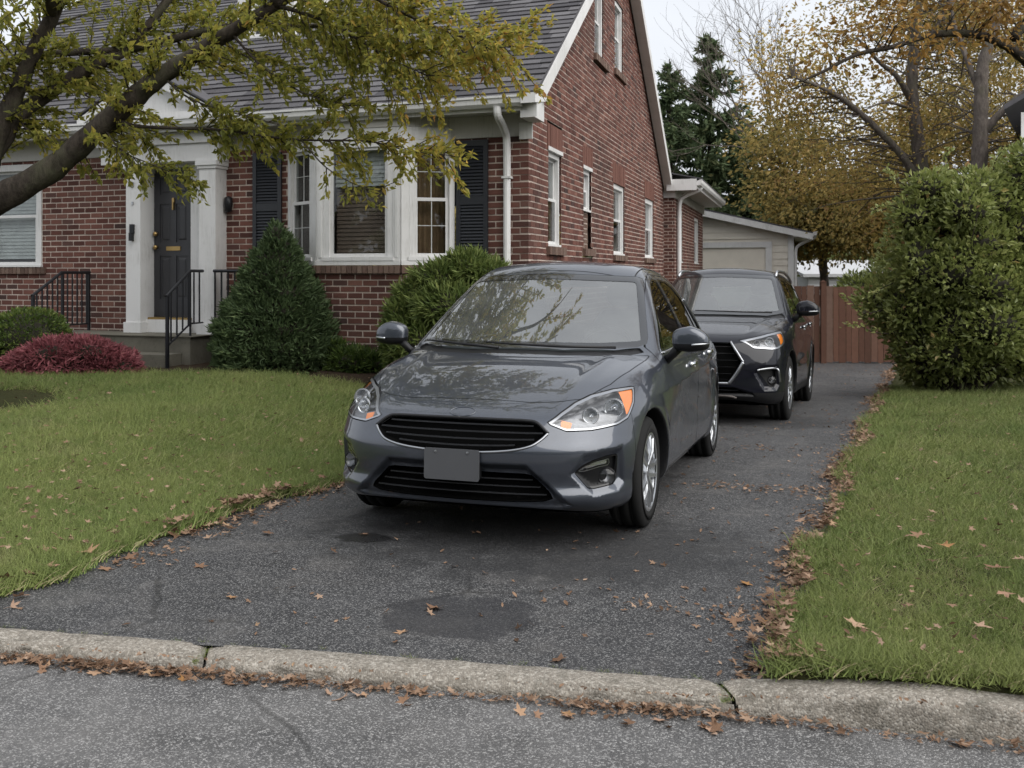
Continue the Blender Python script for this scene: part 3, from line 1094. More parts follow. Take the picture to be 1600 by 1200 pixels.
# --- shutters
def shutter(u0, u1, z0, z1):
    s = MB(FR); n0, n1 = .012, .045
    st = .055
    s.box(u0, u0 + st, n0, n1, z0, z1); s.box(u1 - st, u1, n0, n1, z0, z1)
    zm = z0 + (z1 - z0) * .5
    for a, b in ((z0, z0 + .09), (zm - .05, zm + .05), (z1 - .07, z1)):
        s.box(u0 + st, u1 - st, n0, n1 - .003, a, b)
    s.box(u0 + st, u1 - st, n0 - .002, n0 + .004, z0 + .05, z1 - .05)
    o = s.build('shutter', M_['shutter'], house)
    l = MB(FR)
    for a, b in ((z0 + .09, zm - .05), (zm + .05, z1 - .07)):
        k = int((b - a) / .038)
        for i in range(k):
            z = a + (b - a) * i / k
            l.hexa([(u0 + st, n0 + .024, z), (u0 + st, n0 + .006, z + .03), (u0 + st, n0 + .029, z + .005), (u0 + st, n0 + .010, z + .036),
                    (u1 - st, n0 + .024, z), (u1 - st, n0 + .006, z + .03), (u1 - st, n0 + .029, z + .005), (u1 - st, n0 + .010, z + .036)])
    l.build('louvre', M_['shutter'], o, kind='stuff')


shutter(.50, .905, 1.60, 3.02)
shutter(3.34, 3.77, 1.60, 2.99)

# --- eaves, gutter, frieze
e = MB(FR)
e.box(-.02, 10.6, -.02, .024, 3.045, 3.30)             # frieze board
e.prism([(1.0, .02), (1.52, .37), (2.62, .37), (3.2, .02)], 3.183, 3.298, axes='ab')
e.box(-.10, 10.6, .0, .41, 3.302, 3.322)              # soffit
e.build('soffit', M_['cream'], house)
e = MB(FR)
e.box(-.10, 10.6, .412, .432, 3.27, 3.40)             # fascia
e.prism([(-.19, 3.19), (-.19, 3.42), (-.02, 3.42), (-.02, 3.19)], .0, .432) # boxed eave end
e.hexa([(-.23, .0, 3.425), (-.23, .0, 3.47), (-.23, .55, 3.33), (-.23, .55, 3.44), (-.055, .0, 3.425), (-.055, .0, 3.47), (-.055, .55, 3.33), (-.055, .55, 3.44)])
e.box(-.06, .10, .026, .06, 3.0, 3.19)
e.build('fascia', M_['white'], house)
g = MB(FR)
prof = [(.434, 3.31), (.50, 3.31), (.535, 3.345), (.54, 3.40), (.555, 3.405), (.555, 3.43), (.53, 3.43), (.53, 3.415), (.434, 3.415)]
g.prism(prof, -.05, 10.6, axes='bc')
g.build('gutter', M_['white'], house)
d = MB(FR)
d.tube(catmull([(.24, .49, 3.32), (.24, .46, 3.22), (.245, .28, 3.15), (.25, .1, 3.05), (.25, .065, 2.9), (.25, .062, 2.6)], 24), .045, 10)
d.tube([(.25, .062, 2.62), (.25, .062, .35), (.25, .07, .25), (.25, .2, .18)], .044, 10)
for z in (2.55, 1.4): d.box(.195, .305, .0, .112, z, z + .025)
d.build('downspout', M_['white'], house, smooth=False)

# --- roof of overlapping shingles
slope = math.atan(PITCH)


def RF(u, d, h):
    """front roof slope: d metres up the slope from the eave, h above the deck"""
    u, d, h = np.broadcast_arrays(np.asarray(u, float), np.asarray(d, float), np.asarray(h, float))
    n = -(EAVE_S0 - .06) - d * math.cos(slope) + h * math.sin(slope)
    return FR(u, n, EAVE_Z - .03 + d * math.sin(slope) + h * math.cos(slope))


r = MB(RF)
DLEN = (RIDGE - EAVE_S0 + .06) / math.cos(slope)
r.box(-.20, 10.8, .0, DLEN, -.05, .0)
# back slope
bs = MB(SD)
bs.hexa([(RIDGE, .2, roofz(RIDGE) - .06), (RIDGE, .2, roofz(RIDGE) + .005), (RIDGE, -11, roofz(RIDGE) - .06), (RIDGE, -11, roofz(RIDGE) + .005),
         (12.3, .2, roofz(12.3) - .06), (12.3, .2, roofz(12.3)), (12.3, -11, roofz(12.3) - .06), (12.3, -11, roofz(12.3))])
r.add(np.concatenate(bs.V), BOXF)
roof = r.build('roof', M_['shlow'], house)
sh = MB(RF)
EXP, SW = .165, .32
singles = []
rows = int(DLEN / EXP)
rr = np.random.default_rng(4)
for k in range(rows):
    d0 = k * EXP - .02
    x = -.205 - rr.uniform(0, .3)
    while x < 10.7:
        w = SW * rr.choice([.7, 1, 1, 1.25])
        a, b = max(x, -.205), min(x + w, 10.7); x += w
        if b - a < .02: continue
        th = rr.uniform(.009, .016); dd = d0 + rr.uniform(-.006, .006)
        pts = [(a + .004, dd, .012), (a + .002, dd, .012 + th), (a + .002, dd + EXP + .04, .001), (a + .002, dd + EXP + .04, .004),
               (b - .002, dd, .012), (b - .002, dd, .012 + th), (b - .002, dd + EXP + .04, .001), (b - .002, dd + EXP + .04, .004)]
        if k < 26 and -.2 < a < 5 and w > SW * .8 and len(singles) < 300 and (k >= 3 or a < 4.4) and (a < 2.6 or rr.random() < .5):
            singles.append(pts)
        else:
            sh.hexa(pts, tint=rr.random())
sh.build('shingle_field', M_['shingle'], roof, tint=True, kind='stuff')
_su = {}
for p in singles:
    g = np.array(p); V = RF(g[:, 0], g[:, 1], g[:, 2]); c = V.mean(0)
    key = round(p[4][0] - p[0][0], 2)
    if key not in _su: _su[key] = mesh_np('shingle', V - c, BOXF, M_['shingle1'])
    o = bpy.data.objects.new('shingle', _su[key]); link(o, roof)
    o.location = c - np.array(ORG[roof.name])
# rake boards on the gable
rk = MB(SD)
for s0, s1 in ((EAVE_S0 + .02, RIDGE), (2 * RIDGE - EAVE_S0 + .1, RIDGE)):
    rk.hexa([(s0, .03, roofz(s0) - .235), (s0, .03, roofz(s0) - .03), (s0, .215, roofz(s0) - .235), (s0, .215, roofz(s0) - .03),
             (s1, .03, roofz(s1) - .235), (s1, .03, roofz(s1) - .03), (s1, .215, roofz(s1) - .235), (s1, .215, roofz(s1) - .03)])
rk.build('rake_board', M_['white'], house)

# --- dormer
dm = MB(FR)
u0, u1, dn = 4.20, 5.20, -1.85
zb, zt = 4.86, 6.1
dm.box(u0, u0 + .2, dn - 2.6, dn, zb - .4, zt); dm.box(u1 - .2, u1, dn - 2.6, dn, zb - .4, zt)
dm.box(u0 + .2, u1 - .2, dn - .2, dn, zb - .4, zb + .12); dm.box(u0 + .2, u1 - .2, dn - .2, dn, zt - .12, zt)
dm.prism([(u0 - .1, zt), (u1 + .1, zt), ((u0 + u1) / 2, zt + .55)], dn - .02, dn + .10)
dormer = dm.build('dormer', M_['white'], house)
dr = MB(FR)
for a, b in ((u0 - .2, (u0 + u1) / 2), (u1 + .2, (u0 + u1) / 2)):
    za, zc = zt - .05, zt + .66
    dr.hexa([(a, dn - 3.2, za), (a, dn - 3.2, za + .05), (a, dn + .16, za), (a, dn + .16, za + .05), (b, dn - 3.2, zc), (b, dn - 3.2, zc + .05), (b, dn + .16, zc), (b, dn + .16, zc + .05)])
dr.build('dormer_roof', M_['shlow'], dormer)
dh_window(FR, u0 + .2, u1 - .2, zb + .12, zt - .12, dn - .01, house, .05)

# --- entrance: pilasters, entablature, pediment, door
en = MB(FR)
for a, b in ((4.20, 4.455), (5.40, 5.635)):
    en.box(a, b, -.10, .26, .66, 2.80)
    en.box(a - .025, b + .025, -.10, .285, .661, .80)
    en.box(a - .02, b + .02, -.10, .28, 2.80, 2.84); en.box(a - .035, b + .035, -.10, .30, 2.84, 2.90)
en.build('pilaster', M_['white'], house)
en = MB(FR)
en.box(4.15, 6.05, .022, .27, 2.902, 3.13)
en.box(4.10, 6.10, .0, .31, 3.132, 3.28)
en.box(4.46, 5.395, -.20, .02, 2.902, 2.94)                        # porch ceiling
en.build('entablature', M_['white'], house)
pd = MB(FR)
um = 5.17
pd.prism([(4.16, 3.47), (6.18, 3.47), (um, 4.0)], .26, .34)
pd.build('tympanum', M_['white'], house)
pd = MB(FR)
for a in (4.04, 6.30):
    zc = 4.08
    pd.hexa([(a, -1.3, 3.39), (a, -1.3, 3.50), (a, .46, 3.39), (a, .46, 3.50), (um, -1.3, zc - .11), (um, -1.3, zc), (um, .46, zc - .11), (um, .46, zc)])
pd.box(4.08, 6.26, .342, .44, 3.44, 3.52)
pd.build('pediment', M_['white'], house)
pd = MB(FR)
for a in (4.0, 6.34):
    zc = 4.12
    pd.hexa([(a, -1.4, 3.505), (a, -1.4, 3.53), (a, .48, 3.505), (a, .48, 3.53), (um, -1.4, zc - .01), (um, -1.4, zc + .015), (um, .48, zc - .01), (um, .48, zc + .015)])
pd.build('pediment_roof', M_['shlow'], house)
FRD = lambda u, n, z: FR(u, np.asarray(n, float) + .10, z)
fr_ = MB(FRD)
fr_.box(4.46, 4.70, -.30, -.04, .66, 2.895); fr_.box(5.46, 5.56, -.30, -.04, .66, 2.895)
fr_.box(5.405, 5.46, -.26, -.06, .84, 2.86); fr_.box(4.70, 4.74, -.26, -.06, .84, 2.86)
fr_.box(4.70, 5.46, -.30, .03, .66, .835)
fr_.box(4.70, 5.46, -.26, -.06, 2.86, 2.90)
fr_.build('door_frame', M_['white'], house)
th_ = MB(FRD); th_.box(4.72, 5.44, -.22, .0, .836, .862); th_.build('threshold', M_['brass'], house)
dd = MB(FRD)
d0, d1, dz0, dz1, nf = 4.742, 5.403, .864, 2.858, -.14
dd.box(d0, d1, nf - .045, nf - .012, dz0, dz1)
cols = [(d0, d0 + .10), (d0 + .29, d0 + .371), (d1 - .10, d1)]
for a, b in cols: dd.box(a, b, nf - .012, nf, dz0, dz1)
rws = [(dz0, dz0 + .24), (dz0 + .82, dz0 + 1.0), (dz0 + 1.52, dz0 + 1.64), (dz1 - .12, dz1)]
for a, b in rws:
    dd.box(d0 + .10, d0 + .29, nf - .0125, nf - .0005, a, b); dd.box(d0 + .371, d1 - .10, nf - .0125, nf - .0005, a, b)
door = dd.build('door', M_['door'], house)
dp = MB(FRD)
for a, b in ((d0 + .10, d0 + .29), (d0 + .371, d1 - .10)):
    for (z0, z1) in ((rws[0][1], rws[1][0]), (rws[1][1], rws[2][0]), (rws[2][1], rws[3][0])):
        dp.hexa([(a + .03, nf - .012, z0 + .03), (a + .03, nf - .012, z1 - .03), (a + .05, nf - .003, z0 + .05), (a + .05, nf - .003, z1 - .05),
                 (b - .03, nf - .012, z0 + .03), (b - .03, nf - .012, z1 - .03), (b - .05, nf - .003, z0 + .05), (b - .05, nf - .003, z1 - .05)])
dp.build('door_panel', M_['door'], door)
h = MB(FRD)
h.box(4.96, 5.19, nf - .0, nf + .012, 1.755, 1.81); h.build('mail_slot', M_['brass'], door)
h = MB(FRD)
h.box(5.055, 5.09, nf, nf + .02, 2.40, 2.46); h.box(5.062, 5.083, nf, nf + .03, 2.30, 2.40); h.build('knocker', M_['brass'], door)
h = MB()
for z in (1.80, 1.98):
    c = FRD(5.355, nf, z); h.lathe([(.012, 0), (.028, .012), (.032, .04), (.02, .055), (.001, .058)], c, FRD(5.355, nf + 1, z) - c, 14)
h.build('door_knob', M_['brass'], door, smooth=True)
h = MB(FR)
h.box(5.49, 5.55, .262, .30, 1.98, 2.10); h.box(5.502, 5.538, .262, .33, 1.88, 1.985)
h.build('bell_box', M_['iron'], house)
h = MB(FR); h.box(5.505, 5.54, .262, .285, 2.60, 2.66); h.box(5.51, 5.53, .262, .28, 2.36, 2.40); h.build('house_hook', M_['satin'], house)
lt = MB()
c = FR(4.13, .06, 2.36)
lt.lathe([(.01, .09), (.05, .07), (.055, .0), (.045, -.1), (.01, -.12)], c, (0, 0, 1), 10)
lt.lathe([(.02, 0), (.02, .06)], c + np.array([0, 0, .05]), FR(4.13, -1, 2.36) - FR(4.13, 0, 2.36), 8)
lt.build('porch_lantern', M_['iron'], house, smooth=True)

# --- back wing
WN, W0, W1 = .25, 11.842, 18.5
WS = lambda s, n, z: SD(s, np.asarray(n, float) + WN, z)
mW, bW = MB(), MB()
brick_wall(WS, W0, W1, -.8, 3.15, [(16.15, 17.3, 1.7, 2.95), (12.9, 13.4, 1.7, 2.95)], bW, mW)
frWE = lambda a, n, z: SD(W0 - np.asarray(n, float), np.asarray(a, float), z)
brick_wall(frWE, -.3, WN, -.8, 3.3, [], bW, mW)
wallW = mW.build('wall', M_['mortar'], house)
bW.build('brickwork', M_['brick'], wallW, tint=True, kind='stuff')
dh_window(WS, 16.15, 17.3, 1.7, 2.95, -.02, house, .09)
dh_window(WS, 12.9, 13.4, 1.7, 2.95, -.02, house, .09)
e = MB(WS)
e.box(W0 - .05, W1 + .3, -.02, .02, 3.152, 3.36)
e.box(W0 - .22, W1 + .3, .0, .50, 3.362, 3.385)
e.build('soffit', M_['cream'], house)
e = MB(WS)
e.box(W0 - .25, W1 + .3, .502, .525, 3.34, 3.52)
e.box(W0 - .27, W0 - .25, -.15, .525, 3.30, 3.55)
e.box(W0 - .06, W0 - .052, -.25, .02, 3.16, 3.36)
e.build('fascia', M_['white'], house)
g = MB(WS)
g.prism([(.527, 3.40), (.60, 3.41), (.63, 3.46), (.635, 3.53), (.60, 3.53), (.527, 3.50)], W0 - .25, W1 + .3, axes='bc')
g.build('gutter', M_['white'], house)
e = MB(WS)
e.hexa([(W0 - .25, .64, 3.535), (W0 - .25, .64, 3.56), (W0 - .25, -3.0, 4.30), (W0 - .25, -3.0, 4.33), (W1 + .3, .64, 3.535), (W1 + .3, .64, 3.56), (W1 + .3, -3.0, 4.30), (W1 + .3, -3.0, 4.33)])
e.build('roof', M_['shlow'], house)
d = MB(WS)
d.tube(catmull([(12.2, .57, 3.42), (12.2, .5, 3.34), (12.2, .2, 3.22), (12.2, .08, 3.1), (12.2, .06, 2.8)], 16), .05, 8)
d.tube([(12.2, .06, 2.82), (12.2, .06, -.3)], .05, 8)
d.build('downspout', M_['white'], house)

# --- stoop with its two steps
st = MB(FR)
st.box(4.27, 6.62, .0, .72, .0, .655)
st.build('landing', M_['step'], house)
st = MB(FR); st.box(4.40, 6.50, .722, 1.06, .0, .455); st.build('step', M_['step'], house)
st = MB(FR); st.box(4.24, 6.65, .0, .745, .6552, .665); st.build('tread', M_['step'], house)


# --- iron railings
def railing(name, label, path, bars, low, brace):
    P = np.array(path, float)
    o = thing(name, label, 'railing', tuple(FR(P[0][0], P[0][1], P[0][2])), group='iron railings at the front steps')
    m = MB(FR)
    m.tube(P, .020, 8); m.build('handrail', M_['iron'], o)
    for (u, n, z0, z1, r) in bars:
        m = MB(FR); m.box(u - r, u + r, n - r, n + r, z0, z1); m.build('baluster', M_['iron'], o)
    m = MB(FR); m.tube(low, .012, 6); m.build('lower_rail', M_['iron'], o)
    return o


def lerp_path(P, t):
    P = np.array(P, float); d = np.r_[0, np.cumsum(np.hypot(np.diff(P[:, 0]), np.diff(P[:, 1])))]
    return np.array([np.interp(t * d[-1], d, P[:, k]) for k in range(3)])


# left: rises from the foot of the steps to the landing, then runs to the wall
topL = [(6.42, 1.16, 1.16), (6.42, .62, 1.46), (6.42, .06, 1.46)]
lowL = [(6.42, 1.10, .56), (6.42, .66, .76), (6.42, .06, .76)]
bars = [(6.42, 1.14, .2, 1.16, .018), (6.42, .60, .66, 1.46, .016), (6.42, .08, .66, 1.46, .016)]
for t in np.linspace(.08, .94, 11):
    p = lerp_path(topL, t); q = lerp_path(lowL, t)
    bars.append((p[0], p[1], q[2], p[2], .008))
railing('stair_railing', 'black iron railing left of the front steps beside the crimson shrub', topL, bars, lowL, None)
topR = [(4.34, 1.12, 1.17), (4.34, .62, 1.48), (4.34, .34, 1.48)]
lowR = [(4.34, 1.08, .58), (4.34, .62, .82), (4.34, .34, .82)]
bars = [(4.34, 1.10, .2, 1.17, .018), (4.34, .62, .66, 1.48, .010)]
for t in np.linspace(.12, .9, 6):
    p = lerp_path(topR, t); q = lerp_path(lowR, t)
    bars.append((p[0], p[1], q[2], p[2], .008))
railing('stair_railing', 'black iron railing in front of the dark door with a sloping handrail', topR, bars, lowR, None)
topB = [(4.20, .30, 1.48), (3.75, .30, 1.48)]
bars = [(u, .30, .3, 1.48, .009) for u in (4.18, 4.08, 3.98, 3.88, 3.78)]
railing('stair_railing', 'short black iron railing between the white pilaster and the cone shaped evergreen', topB, bars, [(4.2, .3, .7), (3.75, .3, .7)], None)
# ------------------------------------------------------------------ garage, fence, far houses
GC = np.array([8.30, 30.2])
GZ = -.72


def GF(u, n, z):
    u, n, z = np.broadcast_arrays(np.asarray(u, float), np.asarray(n, float), np.asarray(z, float))
    return np.stack([GC[0] - u * UR[0] - n * VV[0], GC[1] - u * UR[1] - n * VV[1], z], -1)


def GS(s, n, z):
    s, n, z = np.broadcast_arrays(np.asarray(s, float), np.asarray(n, float), np.asarray(z, float))
    return np.stack([GC[0] + s * VV[0] + n * UR[0], GC[1] + s * VV[1] + n * UR[1], z], -1)


gar = thing('garage', 'beige sided garage with a white overhead door behind the red brick house', 'garage', (float(GC[0]), float(GC[1]), GZ))
GW, GE, GP = 6.0, 2.62, .235                 # width, eave height, roof pitch
m = MB(GF)
m.box(.05, GW, -7, -.05, GZ, GE)
m.prism([(.02, GE), (GW - .02, GE), (GW / 2, GE + GP * GW / 2)], -7, -.05)
wall = m.build('wall', M_['siding'], gar)
k = 0
z = GZ
while z < GE + GP * GW / 2 - .05:
    zt = z + .20
    a0, a1 = .16, GW - .16
    if zt > GE:
        ins = (zt - GE) / GP
        a0, a1 = ins, GW - ins
        if a1 - a0 < .2: break
    segs = [(a0, a1)] if z >= 2.40 else [(a0, .62), (5.38, a1)]
    for p, q in segs:
        if q > p + .02:
            b = MB(GF); b.hexa([(p, -.05, z), (p, -.05, zt), (p, -.012, z), (p, -.035, zt), (q, -.05, z), (q, -.05, zt), (q, -.012, z), (q, -.035, zt)])
            b.build('siding_board', M_['siding'], wall)
    if zt <= GE:
        b = MB(GS); b.hexa([(.16, -.05, z), (.16, -.05, zt), (.16, .0, z), (.16, -.02, zt), (7, -.05, z), (7, -.05, zt), (7, .0, z), (7, -.02, zt)])
        b.build('siding_board', M_['siding'], wall)
    z += .20
t = MB(GF)
t.box(.0, .155, -.05, .01, GZ, GE); t.box(GW - .155, GW, -.05, .01, GZ, GE)
t.box(.62, .80, -.05, .02, GZ, 2.22); t.box(5.2, 5.38, -.05, .02, GZ, 2.22); t.box(.62, 5.38, -.05, .022, 2.222, 2.39)
t.fr = GS; t.box(-.012, .155, -.05, .012, GZ, GE - .002)
t.build('corner_trim', M_['white'], gar)
d = MB(GF)
for i in range(5):
    z0 = GZ + (2.22 - GZ) * i / 5; z1 = GZ + (2.22 - GZ) * (i + 1) / 5
    d.box(.80, 5.2, -.14, -.10, z0 + .006, z1 - .006)
d.build('garage_door', M_['gdoor'], gar)
r = MB(GF)
ro = .55
for sgn in (0, 1):
    a = -ro if sgn == 0 else GW + ro
    za, zc = GE - GP * ro + .12, GE + GP * GW / 2 + .12
    r.hexa([(a, -7.3, za), (a, -7.3, za + .04), (a, .38, za), (a, .38, za + .04), (GW / 2, -7.3, zc), (GW / 2, -7.3, zc + .04), (GW / 2, .38, zc), (GW / 2, .38, zc + .04)])
r.build('roof', M_['shlow'], gar)
r = MB(GF)
for sgn in (0, 1):
    a = -ro if sgn == 0 else GW + ro
    za, zc = GE - GP * ro - .07, GE + GP * GW / 2 - .07
    r.hexa([(a, .33, za), (a, .33, za + .185), (a, .37, za), (a, .37, za + .185), (GW / 2, .33, zc), (GW / 2, .33, zc + .185), (GW / 2, .37, zc), (GW / 2, .37, zc + .185)])
r.box(-ro, -.0, -.1, .33, GE - .11, GE - .05)
r.fr = GS
r.box(-.36, 7.2, ro - .02, ro + .02, GE - .10, GE + .03)
r.box(-.2, 7.1, .02, ro - .02, GE - .115, GE - .09)
r.prism([(ro + .02, GE - .07), (ro + .10, GE - .06), (ro + .13, GE + .0), (ro + .13, GE + .05), (ro + .02, GE + .03)], -.36, 7.2, axes='bc')
r.build('fascia', M_['white'], gar)
d = MB(GS)
d.tube(catmull([(.05, ro + .05, GE - .06), (.05, ro - .03, GE - .16), (.05, .16, GE - .34), (.05, .07, GE - .5), (.05, .06, GE - .8)], 14), .045, 8)
d.tube([(.05, .06, GE - .78), (.05, .06, GZ)], .045, 8)
d.build('downspout', M_['white'], gar)
w = MB(GS); w.box(4.0, 4.7, .0, .05, .9, 2.2); w.box(2.2, 2.35, .0, .05, 1.0, 1.6); wo = w.build('window', M_['shutter'], gar)

# --- wooden fence across the end of the driveway
F0, F1 = np.array([5.75, 22.35]), np.array([9.6, 22.0])
FD = (F1 - F0) / np.linalg.norm(F1 - F0); FLEN = float(np.linalg.norm(F1 - F0)); FN = np.array([FD[1], -FD[0]])


def FF(a, n, z):
    a, n, z = np.broadcast_arrays(np.asarray(a, float), np.asarray(n, float), np.asarray(z, float))
    return np.stack([F0[0] + a * FD[0] + n * FN[0], F0[1] + a * FD[1] + n * FN[1], z], -1)


fb = float(zdrive(22.2)) - .02
fen = thing('wooden_fence', 'red brown wooden board fence across the far end of the driveway', 'fence', (float(F0[0]), float(F0[1]), fb))
a = .0; k = 0
while a < FLEN:
    w = .135 + .02 * math.sin(k * 2.7)
    b = MB(FF)
    top = fb + 1.70 + .012 * math.sin(k * 4.1) + (.0 if a < 1.05 else -.015)
    b.box(a + .004, a + w - .004, .0 + .004 * (k % 2), .022 + .004 * (k % 2), fb + .05 + .012 * math.sin(k * 3), top, tint=RNG.random())
    b.build('board', M_['fence'], fen, tint=True)
    a += w; k += 1
for a in (1.02, 3.45):
    b = MB(FF); b.box(a - .055, a + .055, -.05, .06, fb - .1, fb + 1.78, tint=.25); b.prism([(a - .065, fb + 1.78), (a + .065, fb + 1.78), (a, fb + 1.83)], -.06, .07, tint=.3)
    b.build('post', M_['fence'], fen, tint=True)
for z in (.25, 1.42):
    b = MB(FF); b.box(.0, FLEN, -.05, -.001, fb + z, fb + z + .09, tint=.4); b.build('rail', M_['fence'], fen, tint=True)

# --- low pale outbuilding and a chimneyed house in the trees beyond the fence
ob = thing('far_shed', 'small pale shed with white trim seen above the fence', 'shed', (14.5, 46, -.9))
m = MB(); m.box(13.3, 17.2, 46, 50, -.9, 1.28); w_ = m.build('wall', M_['fsiding'], ob)
for i in range(7):
    m = MB(); z = -.6 + i * .27; m.hexa([(13.3, 45.95, z), (13.3, 45.99, z + .27), (13.3, 45.999, z), (13.3, 45.999, z + .27), (17.2, 45.95, z), (17.2, 45.99, z + .27), (17.2, 45.999, z), (17.2, 45.999, z + .27)]); m.build('siding_board', M_['fsiding'], w_)
m = MB(); m.hexa([(13.0, 45.7, 1.28), (13.0, 45.7, 1.42), (13.0, 50.4, 2.0), (13.0, 50.4, 2.1), (17.5, 45.7, 1.28), (17.5, 45.7, 1.42), (17.5, 50.4, 2.0), (17.5, 50.4, 2.1)]); m.build('roof', M_['fsiding'], ob)
ch = thing('far_house', 'house hidden in the amber trees with only its brick chimney showing', 'house', (20, 58, -1))
m = MB(); m.box(17, 26, 56, 63, -1, 3.2); m.build('wall', M_['siding'], ch)
m = MB(); m.prism([(16.6, 3.2), (26.4, 3.2), (21.5, 4.9)], 55.6, 63.4); rf = m.build('roof', M_['shlow'], ch)
m = MB(); m.box(19.2, 20.2, 57, 57.9, 3.6, 5.75, tint=.4); m.box(19.12, 20.28, 56.92, 57.98, 5.75, 5.95, tint=.2); m.build('chimney', M_['brick'], rf, tint=True)

# --- neighbour's house at the right edge, its boarded wall
nb = thing('neighbour_house', 'pale sided neighbouring house at the right edge behind the big green bush', 'house', (11.0, 22, -.5))
NBF = lambda a, b, c: np.stack([11.0 + np.asarray(a, float) - 11.0 + (np.asarray(b, float) - 22) * .56, np.asarray(b, float), np.asarray(c, float)], -1)
m = MB(NBF); m.box(11.02, 18, 22.02, 30, -.6, 4.9); w_ = m.build('wall', M_['fsiding'], nb)
z = -.5
while z < 4.3:
    m = MB(NBF); m.hexa([(11.0, 21.98, z), (11.0, 22.005, z + .13), (11.0, 22.019, z), (11.0, 22.019, z + .13), (18, 21.98, z), (18, 22.005, z + .13), (18, 22.019, z), (18, 22.019, z + .13)])
    m.build('siding_board', M_['fsiding'], w_); z += .13
m = MB(NBF); m.box(10.94, 11.02, 21.94, 22.04, -.6, 4.9); m.build('corner_trim', M_['white'], nb)
m = MB(NBF); m.hexa([(10.6, 21.6, 4.9), (10.6, 21.6, 5.0), (10.6, 30.4, 4.9), (10.6, 30.4, 5.0), (14.5, 21.6, 7.2), (14.5, 21.6, 7.3), (14.5, 30.4, 7.2), (14.5, 30.4, 7.3)])
m.hexa([(18.4, 21.6, 4.9), (18.4, 21.6, 5.0), (18.4, 30.4, 4.9), (18.4, 30.4, 5.0), (14.5, 21.6, 7.2), (14.5, 21.6, 7.3), (14.5, 30.4, 7.2), (14.5, 30.4, 7.3)])
m.build('roof', M_['shlow'], nb)

# --- front path
p = []
for X, Y in ((-9.5, 11.1), (-5.6, 11.75), (-5.45, 12.25), (-9.5, 11.95)):
    p.append([X, Y, float(zlawn(X, Y)) + .012])
V = np.array(p); V = np.vstack([V, V - [0, 0, .12]])
tag(obj_np('path', V, np.array([[0, 1, 2, 3], [0, 4, 5, 1], [1, 5, 6, 2], [2, 6, 7, 3], [3, 7, 4, 0]]), M_['path']), kind='structure')
# --- planting bed along the front wall
us = np.linspace(-.4, 9.5, 60)
V = []
for u in us:
    w = 1.15 + .12 * math.sin(u * 1.7) + .05 * math.sin(u * 5)
    for n in np.linspace(-.05, w, 10):
        q = FR(u, n, 0)
        z = float(zlawn(q[0], q[1])) + .035 - .06 * sstep(w - .2, w, n) + .0
        V.append([q[0], q[1], z])
i, j = np.meshgrid(np.arange(59), np.arange(9), indexing='ij')
F = np.stack([i * 10 + j, i * 10 + j + 1, (i + 1) * 10 + j + 1, (i + 1) * 10 + j], -1).reshape(-1, 4)
tag(obj_np('planting_bed', V, F, M_['mulch'], smooth=True), kind='structure')
# ------------------------------------------------------------------ cars: bodies grown from a distance field, then cut into panels
def smax(a, b, k):
    return np.maximum(a, b) + np.maximum(k - np.abs(a - b), 0) ** 2 / (4 * k)


def smin(a, b, k):
    return -smax(-a, -b, k)


def spl(x, kn):
    """smooth monotone-ish interpolation through knots [(x,y)...]"""
    K = np.array(kn, float); X, Yv = K[:, 0], K[:, 1]
    h = np.diff(X); d = np.diff(Yv) / h
    m = np.r_[d[0], (d[:-1] + d[1:]) / 2, d[-1]]
    bad = np.r_[False, d[:-1] * d[1:] <= 0, False]; m[bad] = 0
    x = np.asarray(x, float)
    xc = np.clip(x, X[0], X[-1])
    i = np.clip(np.searchsorted(X, xc) - 1, 0, len(h) - 1)
    t = (xc - X[i]) / h[i]
    y = (Yv[i] * (1 + 2 * t) * (1 - t) ** 2 + h[i] * m[i] * t * (1 - t) ** 2 + Yv[i + 1] * t * t * (3 - 2 * t) + h[i] * m[i + 1] * t * t * (t - 1))
    return y + np.where(x < X[0], (x - X[0]) * d[0], 0) + np.where(x > X[-1], (x - X[-1]) * d[-1], 0)


def sdpoly(px, py, poly):
    """signed distance to a polygon, negative inside"""
    P = np.array(poly, float)
    d = np.full(px.shape, 1e9); s = np.ones(px.shape)
    n = len(P)
    for i in range(n):
        a, b = P[i], P[i - 1]
        ex, ey = b[0] - a[0], b[1] - a[1]
        wx, wy = px - a[0], py - a[1]
        t = np.clip((wx * ex + wy * ey) / (ex * ex + ey * ey), 0, 1)
        d = np.minimum(d, (wx - ex * t) ** 2 + (wy - ey * t) ** 2)
        c1, c2, c3 = py >= a[1], py < b[1], ex * wy > ey * wx
        flip = (c1 & c2 & c3) | (~c1 & ~c2 & ~c3)
        s = np.where(flip, -s, s)
    return s * np.sqrt(d)


